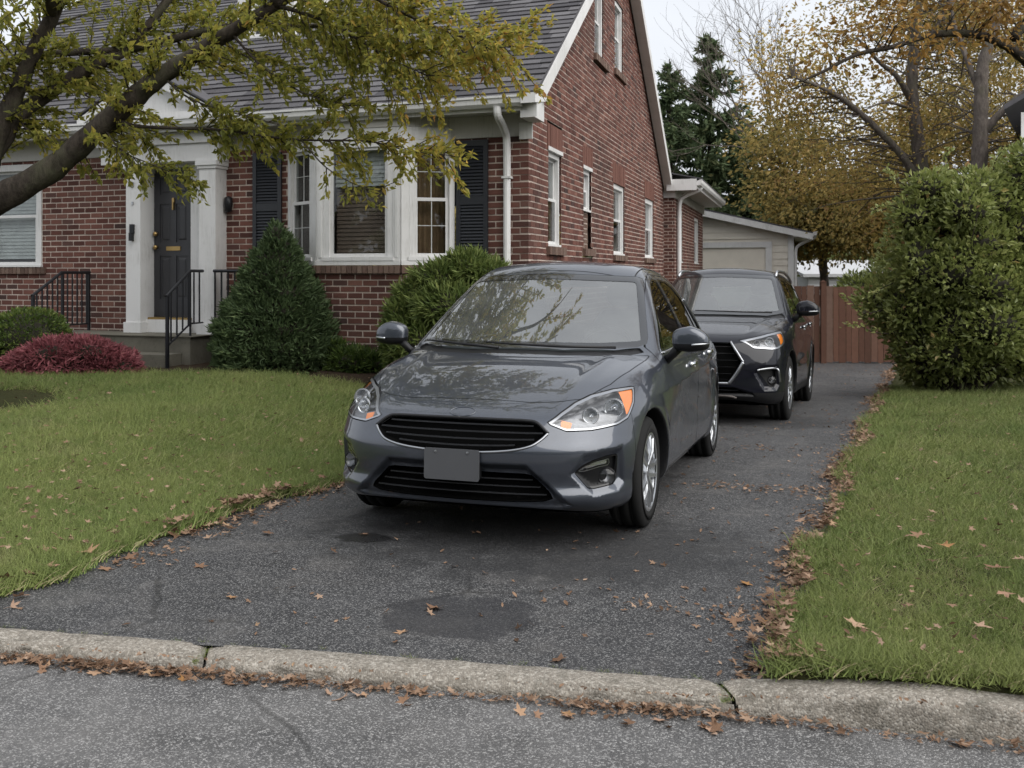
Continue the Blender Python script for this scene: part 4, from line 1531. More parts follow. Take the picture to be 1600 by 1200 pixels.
def body_field(c):
    yF, PL, SZ, SY, TC = c['front'], c['plan'], c['side'], c['sidey'], c['top']
    L, HW = c['L'], c['HW']

    def f(x, y, z):
        pl = spl(x / HW, PL)
        dpl = (spl(x / HW + .02, PL) - pl) / (.02 * HW)
        nrm = np.sqrt(1 + dpl ** 2)
        fa = (spl(z, yF) + pl - y) / nrm
        # scooped lower grille and fog pockets, done as smooth dents
        near = y < 1.0
        for poly, depth, w, q in c['dents']:
            a = (x + .9 * y) if q else x
            s = sdpoly(a, z, poly)
            fa = fa + np.where(near, depth * (1 - sstep(-w, w * .3, s)), 0)
        zc = c['crease'][0] + c['crease'][1] * (y - 1)
        S = spl(z, SZ) * spl(y / L, SY) + c['crease'][2] * np.exp(-np.abs(z - zc) / .045) * sstep(.6, 1.3, y)
        S = S - c.get('scoop', .014) * np.exp(-((z - c['scoopz']) / .13) ** 2) * sstep(c['ax0'] + .4, c['ax0'] + .8, y) * (1 - sstep(c['ax1'] - .8, c['ax1'] - .4, y))
        for ay in (c['ax0'], c['ax1']):
            r = np.sqrt((y - ay) ** 2 + (z - c['wr']) ** 2)
            S = S + .018 * (1 - sstep(c['ar'] + .02, c['ar'] + .13, r)) * np.where(z < c['ar'] + c['wr'] + .2, 1, 0)
        fs = x - S
        T = spl(y, TC) - c['crown'] * (x / HW) ** 2 - c['fall'] * np.clip((x / HW - .70) / .3, 0, 2) ** 2 * 1.0
        hx = c['hoodline'](y)
        T = T + .011 * np.exp(-((x - hx) / .05) ** 2) * (1 - sstep(c['cowl'], c['cowl'] + .2, y))
        ft = z - T
        fr = (y - (L - spl(z, c['rear']) - pl * c.get('rplan', .8))) / nrm
        fb = spl(y / L, c['bottom']) - z
        lower = smax(smax(smax(fa, fs, c['k_fs']), ft, c['k_t']), smax(fr, fb, .05), .07)
        # cabin
        ws = (c['ws'][0] + c['ws'][1] * (z - c['ws'][2]) + c['ws'][3] * (np.abs(x) / .75) ** 2.4 - y) / math.sqrt(1 + c['ws'][1] ** 2)
        rf = z - (c['roof'][0] - c['roof'][1] * np.clip(c['roof'][2] - y, 0, 9) ** 2 - c['roof'][3] * np.clip(y - c['roof'][2], 0, 9) ** 2 - .055 * (x / .6) ** 2)
        sd = (x - (c['gh'][0] - np.clip(z - c['gh'][3], -.04, 9) * c['gh'][1] - c['gh'][2] * np.clip(z - c['gh'][3], 0, 9) ** 2 - c['gh'][4] * np.clip(y - c['gh'][5], 0, 9) ** 2)) / math.sqrt(1 + c['gh'][1] ** 2)
        rg = (y - (c['rg'][0] - c['rg'][1] * (z - 1.0) - .2 * (x / .7) ** 2)) / math.sqrt(1 + c['rg'][1] ** 2)
        cab = smax(smax(smax(ws, rf, .10), rg, .14), sd, .07)
        cab = smax(cab, .55 - z, .02)
        o = smin(lower, cab, .045)
        # wheel houses
        for ay in (c['ax0'], c['ax1']):
            r = np.sqrt((y - ay) ** 2 + (z - c['wr']) ** 2)
            cyl = np.maximum(r - c['ar'], (c['HW'] - .36) - x)
            o = smax(o, -cyl, .012)
        return o
    return f


def surface_net(f, lo, hi, h):
    ax = [np.arange(l, u + h, h) for l, u in zip(lo, hi)]
    nx, ny, nz = map(len, ax)
    G = np.empty((nx, ny, nz), np.float32)
    for j0 in range(0, ny, 40):
        X, Y, Z = np.meshgrid(ax[0], ax[1][j0:j0 + 40], ax[2], indexing='ij')
        G[:, j0:j0 + 40] = f(X.ravel(), Y.ravel(), Z.ravel()).reshape(X.shape)
    ins = G < 0
    cell = np.zeros((nx - 1, ny - 1, nz - 1), np.int8)
    for a in (0, 1):
        for b in (0, 1):
            for d in (0, 1):
                cell += ins[a:nx - 1 + a, b:ny - 1 + b, d:nz - 1 + d]
    act = (cell > 0) & (cell < 8)
    idx = np.full(act.shape, -1, np.int64)
    I = np.argwhere(act); idx[act] = np.arange(len(I))
    acc = np.zeros((len(I), 3)); cnt = np.zeros(len(I))
    for a in range(3):
        o1, o2 = [k for k in range(3) if k != a]
        for p in (0, 1):
            for q in (0, 1):
                A = I.copy(); A[:, o1] += p; A[:, o2] += q
                B = A.copy(); B[:, a] += 1
                ga = G[tuple(A.T)]; gb = G[tuple(B.T)]
                m = (ga < 0) != (gb < 0)
                t = np.where(m, ga / np.where(m, ga - gb, 1), 0)
                pt = A.astype(float); pt[:, a] += t
                acc += pt * m[:, None]; cnt += m
    V = np.array(lo) + acc / cnt[:, None] * h
    Fs = []
    for a in range(3):
        o1, o2 = [(1, 2), (2, 0), (0, 1)][a]
        sl0 = [slice(None)] * 3; sl1 = [slice(None)] * 3
        sl0[a] = slice(0, -1); sl1[a] = slice(1, None)
        A, B = ins[tuple(sl0)], ins[tuple(sl1)]
        E = np.argwhere(A != B)
        E = E[(E[:, o1] > 0) & (E[:, o2] > 0) & (E[:, o1] < G.shape[o1] - 1) & (E[:, o2] < G.shape[o2] - 1)]
        flip = ~A[tuple(E.T)]
        c = []
        for p, q in ((-1, -1), (0, -1), (0, 0), (-1, 0)):
            D = E.copy(); D[:, o1] += p; D[:, o2] += q
            c.append(idx[tuple(D.T)])
        Q = np.stack(c, -1)
        Q[flip] = Q[flip][:, ::-1]
        Fs.append(Q)
    Q = np.concatenate(Fs)

    def grad(V):
        e = 2e-3
        g = np.stack([f(*(V + d).T) - f(*(V - d).T) for d in np.eye(3) * e], -1) / (2 * e)
        return g
    for _ in range(4):
        g = grad(V); v = f(*V.T)
        st = v / np.maximum((g ** 2).sum(1), .05)
        V = V - np.clip(st, -h, h)[:, None] * g
    N = grad(V); N /= np.maximum(np.linalg.norm(N, axis=1, keepdims=True), 1e-9)
    T = np.concatenate([Q[:, [0, 1, 2]], Q[:, [0, 2, 3]]])
    return V, N, T


def clip_mesh(V, N, T, s):
    """keeps where s < 0, cutting triangles along s = 0"""
    ins = s < 0
    k = ins[T].sum(1)
    full = T[k == 3]
    nv, nn, out = [], [], [full]
    base = len(V)
    newV, newN, key = [], [], {}
    def cut(A, B):
        t = s[A] / (s[A] - s[B])
        t = np.clip(t, 0, 1)[:, None]
        n = N[A] * (1 - t) + N[B] * t
        return V[A] * (1 - t) + V[B] * t, n / np.maximum(np.linalg.norm(n, axis=1, keepdims=True), 1e-9)
    for cnt in (1, 2):
        S = T[k == cnt]
        if not len(S): continue
        m = ins[S] if cnt == 1 else ~ins[S]
        r = m.argmax(1); ar = np.arange(len(S))
        a, b, c = S[ar, r], S[ar, (r + 1) % 3], S[ar, (r + 2) % 3]
        p, pn = cut(a, b); q, qn = cut(a, c)
        i0 = base + sum(len(x) for x in newV)
        newV += [p, q]; newN += [pn, qn]
        ip = i0 + np.arange(len(S)); iq = ip + len(S)
        if cnt == 1: out.append(np.stack([a, ip, iq], -1))
        else:
            out.append(np.stack([ip, b, c], -1)); out.append(np.stack([ip, c, iq], -1))
    V2 = np.concatenate([V] + newV); N2 = np.concatenate([N] + newN); T2 = np.concatenate(out)
    used = np.unique(T2)
    mp = np.full(len(V2), -1); mp[used] = np.arange(len(used))
    return V2[used], N2[used], mp[T2]


def mirror(V, N, T):
    W = V * [-1, 1, 1]; M2 = N * [-1, 1, 1]
    return np.concatenate([V, W]), np.concatenate([N, M2]), np.concatenate([T, T[:, ::-1] + len(V)])


class Body:
    def __init__(self, c, h):
        f = body_field(c)
        self.f = f
        V, N, T = surface_net(f, (-2 * h, -.12, .06), (c['HW'] + .06, c['L'] + .1, c['H'] + .06), h)
        V, N, T = clip_mesh(V, N, T, -V[:, 0])
        V[:, 0] = np.where(V[:, 0] < 1e-6, 0, V[:, 0])
        N[V[:, 0] == 0, 0] = 0
        self.rem = (V, N, T)
        self.all = (V, N, T)

    def field(self, kind, poly, mesh):
        V = mesh[0]
        if kind == 'front': return sdpoly(V[:, 0], V[:, 2], poly)
        if kind == 'wrap': return sdpoly(V[:, 0] + .9 * V[:, 1], V[:, 2], poly)
        if kind == 'side': return sdpoly(V[:, 1], V[:, 2], poly)
        if kind == 'top': return sdpoly(V[:, 0], V[:, 1], poly)
        raise ValueError(kind)

    def take(self, kind, poly, cond=None, gap=.004, field=None):
        """cuts a panel out of what remains"""
        m = self.rem
        s = self.field(kind, poly, m) if field is None else field(*m[0].T)
        if cond is not None: s = np.maximum(s, cond(*m[0].T))
        p = clip_mesh(*m, s + gap / 2)
        self.rem = clip_mesh(*m, -(s - gap / 2))
        return p


def panel(name, mats, mesh, parent, off=0.):
    """one object when the piece crosses the middle of the car, else one for each side; parent may be a list of such objects"""
    V, N, T = mesh
    par = parent if isinstance(parent, list) else [parent]
    if not len(T): return par
    V = V + N * off
    if V[:, 0].min() < .02 and len(par) == 1:
        V, N, T = mirror(V, N, T)
        return [obj_np(name, V, T, mats, par[0], smooth=True, normals=N)]
    return [obj_np(name, V, T, mats, par[0], smooth=True, normals=N),
            obj_np(name, V * [-1, 1, 1], T[:, ::-1], mats, par[-1], smooth=True, normals=N * [-1, 1, 1])]


def wheel(root, x, y, r, rimr, w, side, spokes, twin, mats, rot=0):
    o = bpy.data.objects.new('wheel', None); link(o, root)
    ax = (side, 0, 0)
    c = (x, y, r)
    m = MB()
    # tyre: tread, shoulder, sidewall
    pr = [(rimr - .012, -w), (rimr + .02, -w * 1.0), (rimr + .06, -w * 1.04), (r - .03, -w * .98), (r - .008, -w * .86), (r, -w * .7), (r, -w * .45), (r - .006, -w * .44), (r - .006, -w * .40), (r, -w * .39), (r, -.04),
          (r - .006, -.037), (r - .006, -.025), (r, -.022), (r, .022), (r - .006, .025), (r - .006, .037), (r, .04), (r, w * .39), (r - .006, w * .40), (r - .006, w * .44), (r, w * .45), (r, w * .7), (r - .008, w * .86),
          (r - .03, w * .98), (r - .045, w * 1.0), (r - .05, w * 1.03), (rimr + .05, w * 1.05), (rimr + .02, w * 1.0), (rimr - .004, w * .96), (rimr - .012, w * .9)]
    m.lathe(pr, c, ax, 56)
    m.build('tyre', M_['rubber'], o, smooth=True)
    m = MB()
    m.lathe([(rimr - .01, -w * .9), (rimr - .03, -w * .5), (rimr - .032, w * .5), (rimr - .022, w * .86), (rimr - .004, w * .93), (rimr + .004, w * .97), (rimr - .008, w * .985), (rimr - .02, w * .93)], c, ax, 56)
    A = np.array(ax, float); R1 = np.array([0, 1, 0.]); R2 = np.array([0, 0, 1.])
    C = np.array(c)
    for k in range(spokes):
        for dlt in ((-twin, twin) if twin else (0,)):
            a0 = rot + k * 2 * math.pi / spokes
            a1 = a0 + dlt
            d = R1 * math.cos(a1) + R2 * math.sin(a1); t = -R1 * math.sin(a1) + R2 * math.cos(a1)
            d0 = R1 * math.cos(a0) + R2 * math.sin(a0)
            pin = C + d0 * .045 + A * (w * .74) + t * dlt * .12
            pout = C + d * (rimr - .012) + A * (w * .90)
            mid = (pin + pout) / 2 + A * .012
            V = []
            for p, ww, th in ((pin, .019, .024), (mid, .013, .022), (pout, .018, .016)):
                for sx, sz in ((-1, -1), (-.72, .8), (.72, .8), (1, -1)):
                    V.append(p + t * ww * sx + A * th * .5 * sz)
            Q = []
            for s_ in range(2):
                for q in range(4):
                    Q.append([s_ * 4 + q, s_ * 4 + (q + 1) % 4, s_ * 4 + 4 + (q + 1) % 4, s_ * 4 + 4 + q])
            m.add(V, Q)
    m.lathe([(.075, w * .55), (.072, w * .72), (.055, w * .80), (.034, w * .83), (.031, w * .86), (.0, w * .87)], c, ax, 28)
    for k in range(5):
        a = rot + .6 + k * 2 * math.pi / 5
        m.lathe([(.010, w * .70), (.010, w * .80), (.0, w * .81)], C + (R1 * math.cos(a) + R2 * math.sin(a)) * .052, ax, 8)
    m.build('rim', M_['alloy'], o, smooth=False)
    m = MB()
    m.lathe([(.0, w * .1), (.14, w * .1), (.14, w * -.05), (.0, w * -.05)], c, ax, 32)
    m.build('brake_disc', M_['disc'], o)
    m = MB(); m.lathe([(rimr - .035, -w * .2), (.0, -w * .2)], c, ax, 24); m.build('wheel_back', M_['dark'], o)
    return o


def mirror_obj(root, x, y, z, side, top, k=1.0, strip=True):
    """door mirror: shell, black lower half, foot"""
    n, mth = 28, 18
    V, tops = [], []
    for i in range(mth + 1):
        v = -math.pi / 2 + math.pi * i / mth
        for j in range(n):
            u = 2 * math.pi * j / n
            e = .62
            cu, su, cv, sv = math.cos(u), math.sin(u), math.cos(v), math.sin(v)
            g = lambda t: math.copysign(abs(t) ** e, t)
            px = .125 * g(cv) * g(cu); py = .075 * g(cv) * g(su); pz = .082 * g(sv)
            # taper outward, flat glass face to the rear
            tx = (px / .125)
            pz *= 1 - .22 * max(tx, 0) - .05 * max(-tx, 0)
            pz -= .018 * max(tx, 0) ** 2
            py = min(py, .045); py += .02 * max(tx, 0) ** 2
            pz += .012 * (1 - abs(tx)) if pz > 0 else 0
            V.append([x + side * (px + .0) * k, y + py * k, z + pz * k])
    V = np.array(V)
    i, j = np.meshgrid(np.arange(mth), np.arange(n), indexing='ij')
    F = np.stack([i * n + j, i * n + (j + 1) % n, (i + 1) * n + (j + 1) % n, (i + 1) * n + j], -1).reshape(-1, 4)
    cz = V[F].mean(1)[:, 2]
    hi = cz > z - .022 * k
    a = obj_np('door_mirror', V, F[hi], top, root, smooth=True)
    obj_np('mirror_base', V * 1.0 + [0, 0, -.001], F[~hi], M_['plastic'], a, smooth=True)
    if strip:
        m = MB()
        pts = []
        for t in np.linspace(.15, .98, 9):
            uu = t
            pts.append([x + side * .125 * k * uu, y - .075 * k * (1 - uu ** 3.2) ** .42 - .004 + .02 * uu ** 2 * k, z - .034 * k + .010 * uu])
        m.tube(pts, np.linspace(.010, .006, 9) * k, 6); m.build('turn_lamp', M_['satin'], a, smooth=True)
    m = MB()
    fx = x - side * .125 * k
    m.tube([(fx - side * .055, y + .05, z - .15 * k), (fx - side * .01, y + .02, z - .115 * k), (fx + side * .05 * k, y - .0, z - .05 * k)], [.045 * k, .038 * k, .045 * k], 10, flat=.7)
    m.build('mirror_foot', M_['plastic'], a, smooth=True)
    return a


def lamp_bowls(root, pts, sidef):
    for (p, rr, depth) in pts:
        m = MB()
        d = np.array([sidef * .12, -1, .05]); d /= np.linalg.norm(d)
        c = np.array([p[0] * sidef, p[1], p[2]])
        m.lathe([(rr, .0), (rr * .97, .002), (rr * .9, -.012), (rr * .75, -depth * .55), (rr * .45, -depth * .85), (rr * .28, -depth)], c, d, 24)
        m.lathe([(rr * .28, -depth), (rr * .24, -depth * .55), (.0, -depth * .5)], c, d, 16)
        b = m.build('lamp_bowl', M_['lamp'], root, smooth=True)
        m = MB(); m.lathe([(rr * .98, -.004), (rr * 1.10, .003), (rr * 1.10, -.008), (rr * .98, -.012)], c, d, 28); m.build('lamp_ring', M_['satin'], b, smooth=True)
def project(body, x, y0, z):
    """point on the car's front surface at lateral x and height z: marches back from ahead of the nose"""
    x = np.asarray(x, float); z = np.asarray(z, float) + 0 * x
    y = np.full(x.shape, -.15)
    for _ in range(60):
        v = body.f(np.abs(x), y, z)
        y = y + np.clip(v, -.02, .05) * .8
    return y


def strip(body, pts, name, mat, root, h=.006, t=.012, proud=.004, both=True, smooth=True, wrap=False):
    """a moulding laid along a line (x,z) on the front of the body"""
    out = None
    for sgn in ((1, -1) if both else (1,)):
        P = catmull(pts, 8 * len(pts))
        y = project(body, P[:, 0], 0, P[:, 1])
        m = MB()
        m.tube(np.stack([P[:, 0] * sgn, y - proud, P[:, 1]], -1), h, 6, flat=t / h)
        o = m.build(name, mat, root if not isinstance(root, list) else root[0 if sgn > 0 else 1], smooth=smooth)
    return o


def slat(body, z, hw, name, root, mat, h=.012, d=.03, back=.02, bow=0., n=25, parentless=False):
    """horizontal grille blade following the nose's curve"""
    xs = np.linspace(-hw, hw, n)
    zz = z + bow * (xs / hw) ** 2
    y = project(body, xs, 0, zz) + back
    V = []
    for dy, dz in ((0, -h * .5), (0, h * .35), (d, h * .5), (d, -h * .5)):
        V.append(np.stack([xs, y + dy, zz + dz], -1))
    V = np.concatenate(V)
    Q = [[a * n + i, ((a + 1) % 4) * n + i, ((a + 1) % 4) * n + i + 1, a * n + i + 1] for a in range(4) for i in range(n - 1)]
    return obj_np(name, V, np.array(Q), mat, root, smooth=False)


def rim_strip(mesh, s, w, off):
    """outer band of a panel"""
    V, N, T = mesh
    V, N, T = clip_mesh(V, N, T, -(s + w))
    return (V + N * off, N, T)


def seats(root, xs, y, z, mat, k=1.0):
    for sgn in (1, -1):
        s = bpy.data.objects.new('seat', None); link(s, root)
        def cushion(nm, c, sz, rotx):
            m = MB()
            pr = []
            V = []
            n = 12
            for i in range(7):
                v = -1 + 2 * i / 6
                w = (1 - abs(v) ** 5 * .35)
                for j in range(n):
                    u = 2 * math.pi * j / n
                    g = lambda t: math.copysign(abs(t) ** .5, t)
                    V.append([g(math.cos(u)) * sz[0] * w, g(math.sin(u)) * sz[1] * w, v * sz[2]])
            V = np.array(V)
            cr, sr = math.cos(rotx), math.sin(rotx)
            V = np.stack([V[:, 0], V[:, 1] * cr - V[:, 2] * sr, V[:, 1] * sr + V[:, 2] * cr], -1) + np.array(c)
            i, j = np.meshgrid(np.arange(6), np.arange(n), indexing='ij')
            Q = np.stack([i * n + j, i * n + (j + 1) % n, (i + 1) * n + (j + 1) % n, (i + 1) * n + j], -1).reshape(-1, 4)
            T = [[0, k2 + 1, k2] for k2 in range(1, n - 1)] + [[6 * n, 6 * n + k2, 6 * n + k2 + 1] for k2 in range(1, n - 1)]
            obj_np(nm, V, [Q, np.array(T)], mat, s, smooth=True)
        cushion('seat_back', (sgn * xs, y + .12, z + .36), (.23, .07, .33), -.25)
        cushion('headrest', (sgn * xs, y + .24, z + .80), (.13, .05, .09), -.15)
        cushion('seat_base', (sgn * xs, y - .18, z), (.25, .27, .08), 0)


def make_car(name, label, loc, yaw, pitch, c):
    root = thing(name, label, 'car', loc, (pitch, 0, -yaw), local=True)
    B = Body(c, c['h'])
    P = M_[c['paint']]
    r2 = lambda ay: (lambda x, y, z: np.sqrt((y - ay) ** 2 + (z - c['wr']) ** 2))
    # wheel houses and the underside
    for ay in (c['ax0'], c['ax1']):
        liner = B.take(None, None, gap=.001, field=lambda x, y, z, ay=ay: np.maximum(np.sqrt((y - ay) ** 2 + (z - c['wr']) ** 2) - c['ar'] - .006, .36 - x + c['HW'] - .72 - .03))
        panel('wheel_arch', M_['plastic'], liner, root)
    under = B.take(None, None, gap=.001, field=lambda x, y, z: z - spl(y / c['L'], c['bottom']) - .012)
    panel('underbody', M_['dark'], under, root)
    # glass
    shellcut = []
    def window(nm, kind, poly, cond, mat, border, inset=.004, trim='frit'):
        m = B.take(kind, poly, cond, gap=.0)
        if not len(m[2]): return None
        s = B.field(kind, poly, m)
        band = clip_mesh(*m, -(s + border))
        pane = clip_mesh(*m, s + border)
        o = panel(nm, M_[mat], pane, root, -inset)
        panel(nm + '_border', M_[trim], band, o, -inset * .3)
        return m
    window('windscreen', 'front', c['p_ws'], lambda x, y, z: np.maximum(y - c['wsy'], .3 - y), 'screen', c.get('b_ws', .035))
    for pl in c['p_side']:
        window('side_window', 'side', pl, lambda x, y, z: .45 - x, 'carglass', .012, .006)
    window('rear_window', 'front', c['p_rw'], lambda x, y, z: c['L'] * .6 - y, 'carglass', .03)
    # lamps
    hl = B.take('wrap', c['p_head'], lambda x, y, z: y - 1.1, gap=.006)
    s = B.field('wrap', c['p_head'], hl)
    lens = clip_mesh(*hl, s + .0)
    head = panel('headlight', M_['lens'], lens, root, -.002)
    V, N, T = hl
    depth = np.clip(-s, 0, .05) * 1.6
    V2 = V + np.array([-.25, 1, 0.1]) * (depth * 1.9 + .006)[:, None]
    panel('lamp_housing', M_['lamphouse'], (V2, N, T), head)
    panel('lamp_frame', M_['satin'], clip_mesh(*hl, -(s + c['hlw'])), head, .0006)
    am = sdpoly(V[:, 0] + .9 * V[:, 1], V[:, 2], c['p_amber'])
    panel('side_marker', M_['amber'], clip_mesh(V, N, T, np.maximum(am, s + c['hlw'])), head, -.006)
    for sg in (1, -1):
        lamp_bowls(head[0 if sg > 0 else 1], [((bx, float(project(B, np.array([bx + br * .8]), 0, np.array([bz]))[0]) + bd, bz), br, .055) for bx, bz, br, bd in c['bowls']], sg)
    if 'p_amber2' in c:
        am = sdpoly(V[:, 0] + .9 * V[:, 1], V[:, 2], c['p_amber2'])
        panel('marker_lamp', M_['amber'], clip_mesh(V, N, T, np.maximum(am, s + .014)), head, -.012)
    # grilles
    def grille(nm, poly, back):
        m = B.take('front', poly, lambda x, y, z: y - .7, gap=.004)
        V, N, T = m
        s = B.field('front', poly, m)
        V2 = V + np.array([0, 1, 0]) * (sstep(0, .012, -s) * back)[:, None]
        W, N2, T2 = mirror(V2, N, T)
        return obj_np(nm, W, T2, M_['dark'], root, smooth=False)
    g = grille('grille', c['p_grille'], .06)
    for z, hw, bow in c['slats']:
        slat(B, z, hw, 'grille_blade', g, M_[c.get('slatmat', 'blade')], h=.007, d=.012, back=.008, bow=bow)
    for pts, mt, hh, tt, pr in c['mould']:
        strip(B, pts, 'grille_moulding', M_[mt], g, hh, tt, pr)
    g2 = grille('lower_grille', c['p_low'], .06)
    for z, hw, bow in c['slats_low']:
        slat(B, z, hw, 'grille_blade', g2, M_['blade'], h=.006, d=.012, back=.008, bow=bow)
    # fog lamp pockets
    fm = B.take('wrap', c['p_fog'], lambda x, y, z: y - .8, gap=.004)
    V, N, T = fm
    s = B.field('wrap', c['p_fog'], fm)
    fog = panel('fog_pocket', M_['plastic'], (V + np.array([-.15, 1, 0]) * (sstep(0, .014, -s) * .045)[:, None], N, T), root)
    panel('fog_rim', M_['gloss' if name == 'hatchback_car' else 'plastic'], clip_mesh(V, N, T, -(s + .010)), fog, .001)
    if 'p_drl' in c:
        q = sdpoly(V[:, 0] + .9 * V[:, 1], V[:, 2], c['p_drl'])
        dr = clip_mesh(V, N, T, q)
        panel('running_lamp', M_['lens'], dr, fog, -.002)
        panel('running_lamp_back', M_['lamp'], clip_mesh(V, N, T, q + .006), fog, -.016)
        panel('running_lamp_edge', M_['satin'], clip_mesh(*dr, -(sdpoly(dr[0][:, 0] + .9 * dr[0][:, 1], dr[0][:, 2], c['p_drl']) + .004)), fog, .0)
    for sg in (1, -1):
        x, z, r = c['foglamp']
        y = float(project(B, np.array([x]), 0, np.array([z]))[0])
        m = MB(); d = (sg * .3, -1, 0)
        cc = np.array([sg * x, y + .016, z])
        m.lathe([(r * 1.15, -.04), (r * 1.15, .0), (r * 1.02, .006), (r, .0)], cc, d, 24); m.build('fog_ring', M_['plastic'], fog[0 if sg > 0 else 1], smooth=True)
        m = MB(); m.lathe([(r, .0), (r * .8, -.012), (r * .4, -.026), (0, -.03)], cc, d, 20); m.build('fog_bowl', M_['fogbowl'], fog[0 if sg > 0 else 1], smooth=True)
        m = MB(); m.lathe([(r, .002), (r * .7, .010), (0, .014)], cc, d, 20); m.build('fog_lens', M_['lens'], fog[0 if sg > 0 else 1], smooth=True)
    for pts, mt, hh, tt, pr in c.get('fogmould', []):
        strip(B, pts, 'fog_moulding', M_[mt], fog, hh, tt, pr)
    inner = clip_mesh(*B.rem, -(B.rem[0][:, 2] - .30))
    # tail lamp
    tl = B.take('side', c['p_tail'], lambda x, y, z: .3 - x, gap=.004)
    panel('tail_lamp', M_['redlens'], tl, root)
    # cowl below the windscreen
    cw = B.take('top', c['p_cowl'], lambda x, y, z: np.maximum(z - c['cowlz'], .6 - z), gap=.002)
    panel('cowl', M_['plastic'], cw, root, -.012)
    hood = B.take('top', c['p_hood'], lambda x, y, z: .55 - z, gap=.005)
    panel('hood', P, hood, root)
    if c.get('clad'):
        cl = B.take(None, None, gap=.003, field=lambda x, y, z: z - c['clad'](x, y))
        panel('lower_cladding', M_['plastic'], cl, root)
    bump = B.take(None, None, gap=.004, field=c['bumper'])
    panel('bumper_cover', P, bump, root)
    for pl in c['p_door']:
        d = B.take('side', pl, lambda x, y, z: .4 - x, gap=.005)
        panel('door', P, d, root)
    fend = B.take(None, None, gap=.005, field=c['fender'])
    panel('fender', P, fend, root)
    rp = B.take('top', [(-.1, c['roofy'][0]), (c['rgx'], c['roofy'][0]), (c['rgx'], c['roofy'][1]), (-.1, c['roofy'][1])], lambda x, y, z: c['H'] - .25 - z, gap=.008)
    panel('roof_panel', P, rp, root)
    panel('body_shell', P, B.rem, root)
    # inner skin seen through the gaps and the glass
    V, N, T = inner
    W, N2, T2 = mirror(V - N * .016, -N, T)
    obj_np('cabin_lining', W, T2, M_['cabin'], root, smooth=True)
    # wipers
    for pts in c['wipers']:
        m = MB(); m.tube(pts, [.010, .009, .007, .005][:len(pts)] if len(pts) == 4 else .008, 6); m.build('wiper', M_['plastic'], root, smooth=True)
    # inside: dashboard, wheel, seats
    d = c['dash']
    m = MB()
    V = []
    m.prism([(d[0], d[1] - .35), (d[0], d[1] - .02), (d[0] + .25, d[1]), (d[0] + .42, d[1] - .03), (d[0] + .48, d[1] - .12), (d[0] + .42, d[1] - .4)], -.68, .68, axes='bc')
    m.build('dashboard', M_['cabin'], root)
    sx = c['drv']
    m = MB()
    a = np.linspace(0, 2 * math.pi, 33)
    cc = np.array([sx, d[0] + .60, d[1] - .04])
    tilt = math.radians(25)
    pts = np.stack([cc[0] + .19 * np.cos(a), cc[1] + .19 * np.sin(a) * math.sin(tilt), cc[2] + .19 * np.sin(a) * math.cos(tilt)], -1)
    m.tube(pts, .016, 8, caps=False)
    m.tube([cc + [-.18, 0, 0], cc + [0, -.03, -.02], cc + [.18, 0, 0]], .02, 6)
    m.tube([cc + [0, -.03, -.02], cc + [0, -.25, -.1]], .05, 8)
    m.build('steering_wheel', M_['plastic'], root, smooth=True)
    seats(root, .37, c['seaty'], c['seatz'], M_['seat'])
    m = MB(); m.box(-.62, .62, c['seaty'] + .75, c['seaty'] + .92, .35, c['seatz'] + .55); m.build('rear_bench', M_['seat'], root)
    m = MB(); m.box(-.66, .66, c['dash'][0], c['L'] - .6, .30, .34); m.build('cabin_floor', M_['cabin'], root)
    x, y, z = c['rvm']
    m = MB(); m.prism([(x - .11, z - .03), (x + .11, z - .03), (x + .12, z), (x + .10, z + .035), (x - .10, z + .035), (x - .12, z)], y, y + .03); m.box(x - .010, x + .010, y + .031, y + .05, z - .01, z + .02); m.build('inside_mirror', M_['plastic'], root)
    # door mirrors and handles
    mx, my, mz, mk = c['mirror']
    for sg in (1, -1): mirror_obj(root, sg * mx, my, mz, sg, P, mk)
    for (hy, hz) in c['handles']:
        for sg in (1, -1):
            xs = []
            yy = np.linspace(hy - .105, hy + .105, 11)
            xx = np.array([0.0] * 11)
            x = np.full(11, 1.1)
            for _ in range(60):
                v = B.f(x, yy, np.full(11, hz)); x = x - np.clip(v, -.03, .03) * .9
            m = MB()
            lift = .034 * np.sin(np.linspace(.12, math.pi - .12, 11)) ** .5
            m.tube(np.stack([sg * (x + lift), yy, np.full(11, hz) + .012 * np.linspace(-.5, .5, 11)], -1), .013, 8, flat=1.3)
            m.tube([(sg * (x[9] + .004), hy + .085, hz - .034), (sg * (x[9] + .008), hy + .1, hz - .036)], .013, 8)
            m.build('door_handle', M_['chrome' if name == 'hatchback_car' else 'satin'], root, smooth=True)
    # window line moulding
    for (pts, mt) in c['belt']:
        Pp = catmull(pts, 30)
        x = np.full(30, 1.1)
        for _ in range(70):
            v = B.f(x, Pp[:, 0], Pp[:, 1]); x = x - np.clip(v, -.03, .03) * .9
        for sg in (1, -1):
            m = MB(); m.tube(np.stack([sg * (x + .003), Pp[:, 0], Pp[:, 1]], -1), .008, 6); m.build('belt_moulding', M_[mt], root, smooth=True)
    # wheels
    for ay in (c['ax0'], c['ax1']):
        for sg in (1, -1):
            wheel(root, sg * (c['HW'] - .03 - c['ww']), ay, c['wr'], c['rim'], c['ww'], sg, c['spokes'], c['twin'], None, rot=.35 + ay)
    # dark block added so that no light passes under the middle
    m = MB(); m.box(-c['HW'] + .34, c['HW'] - .34, c['ax0'] - .25, c['ax0'] + .35, .17, .45); m.box(-.5, .5, c['ax0'] + .35, c['ax1'] + .3, .19, .3); m.build('light_block', M_['dark'], root)
    return root, B


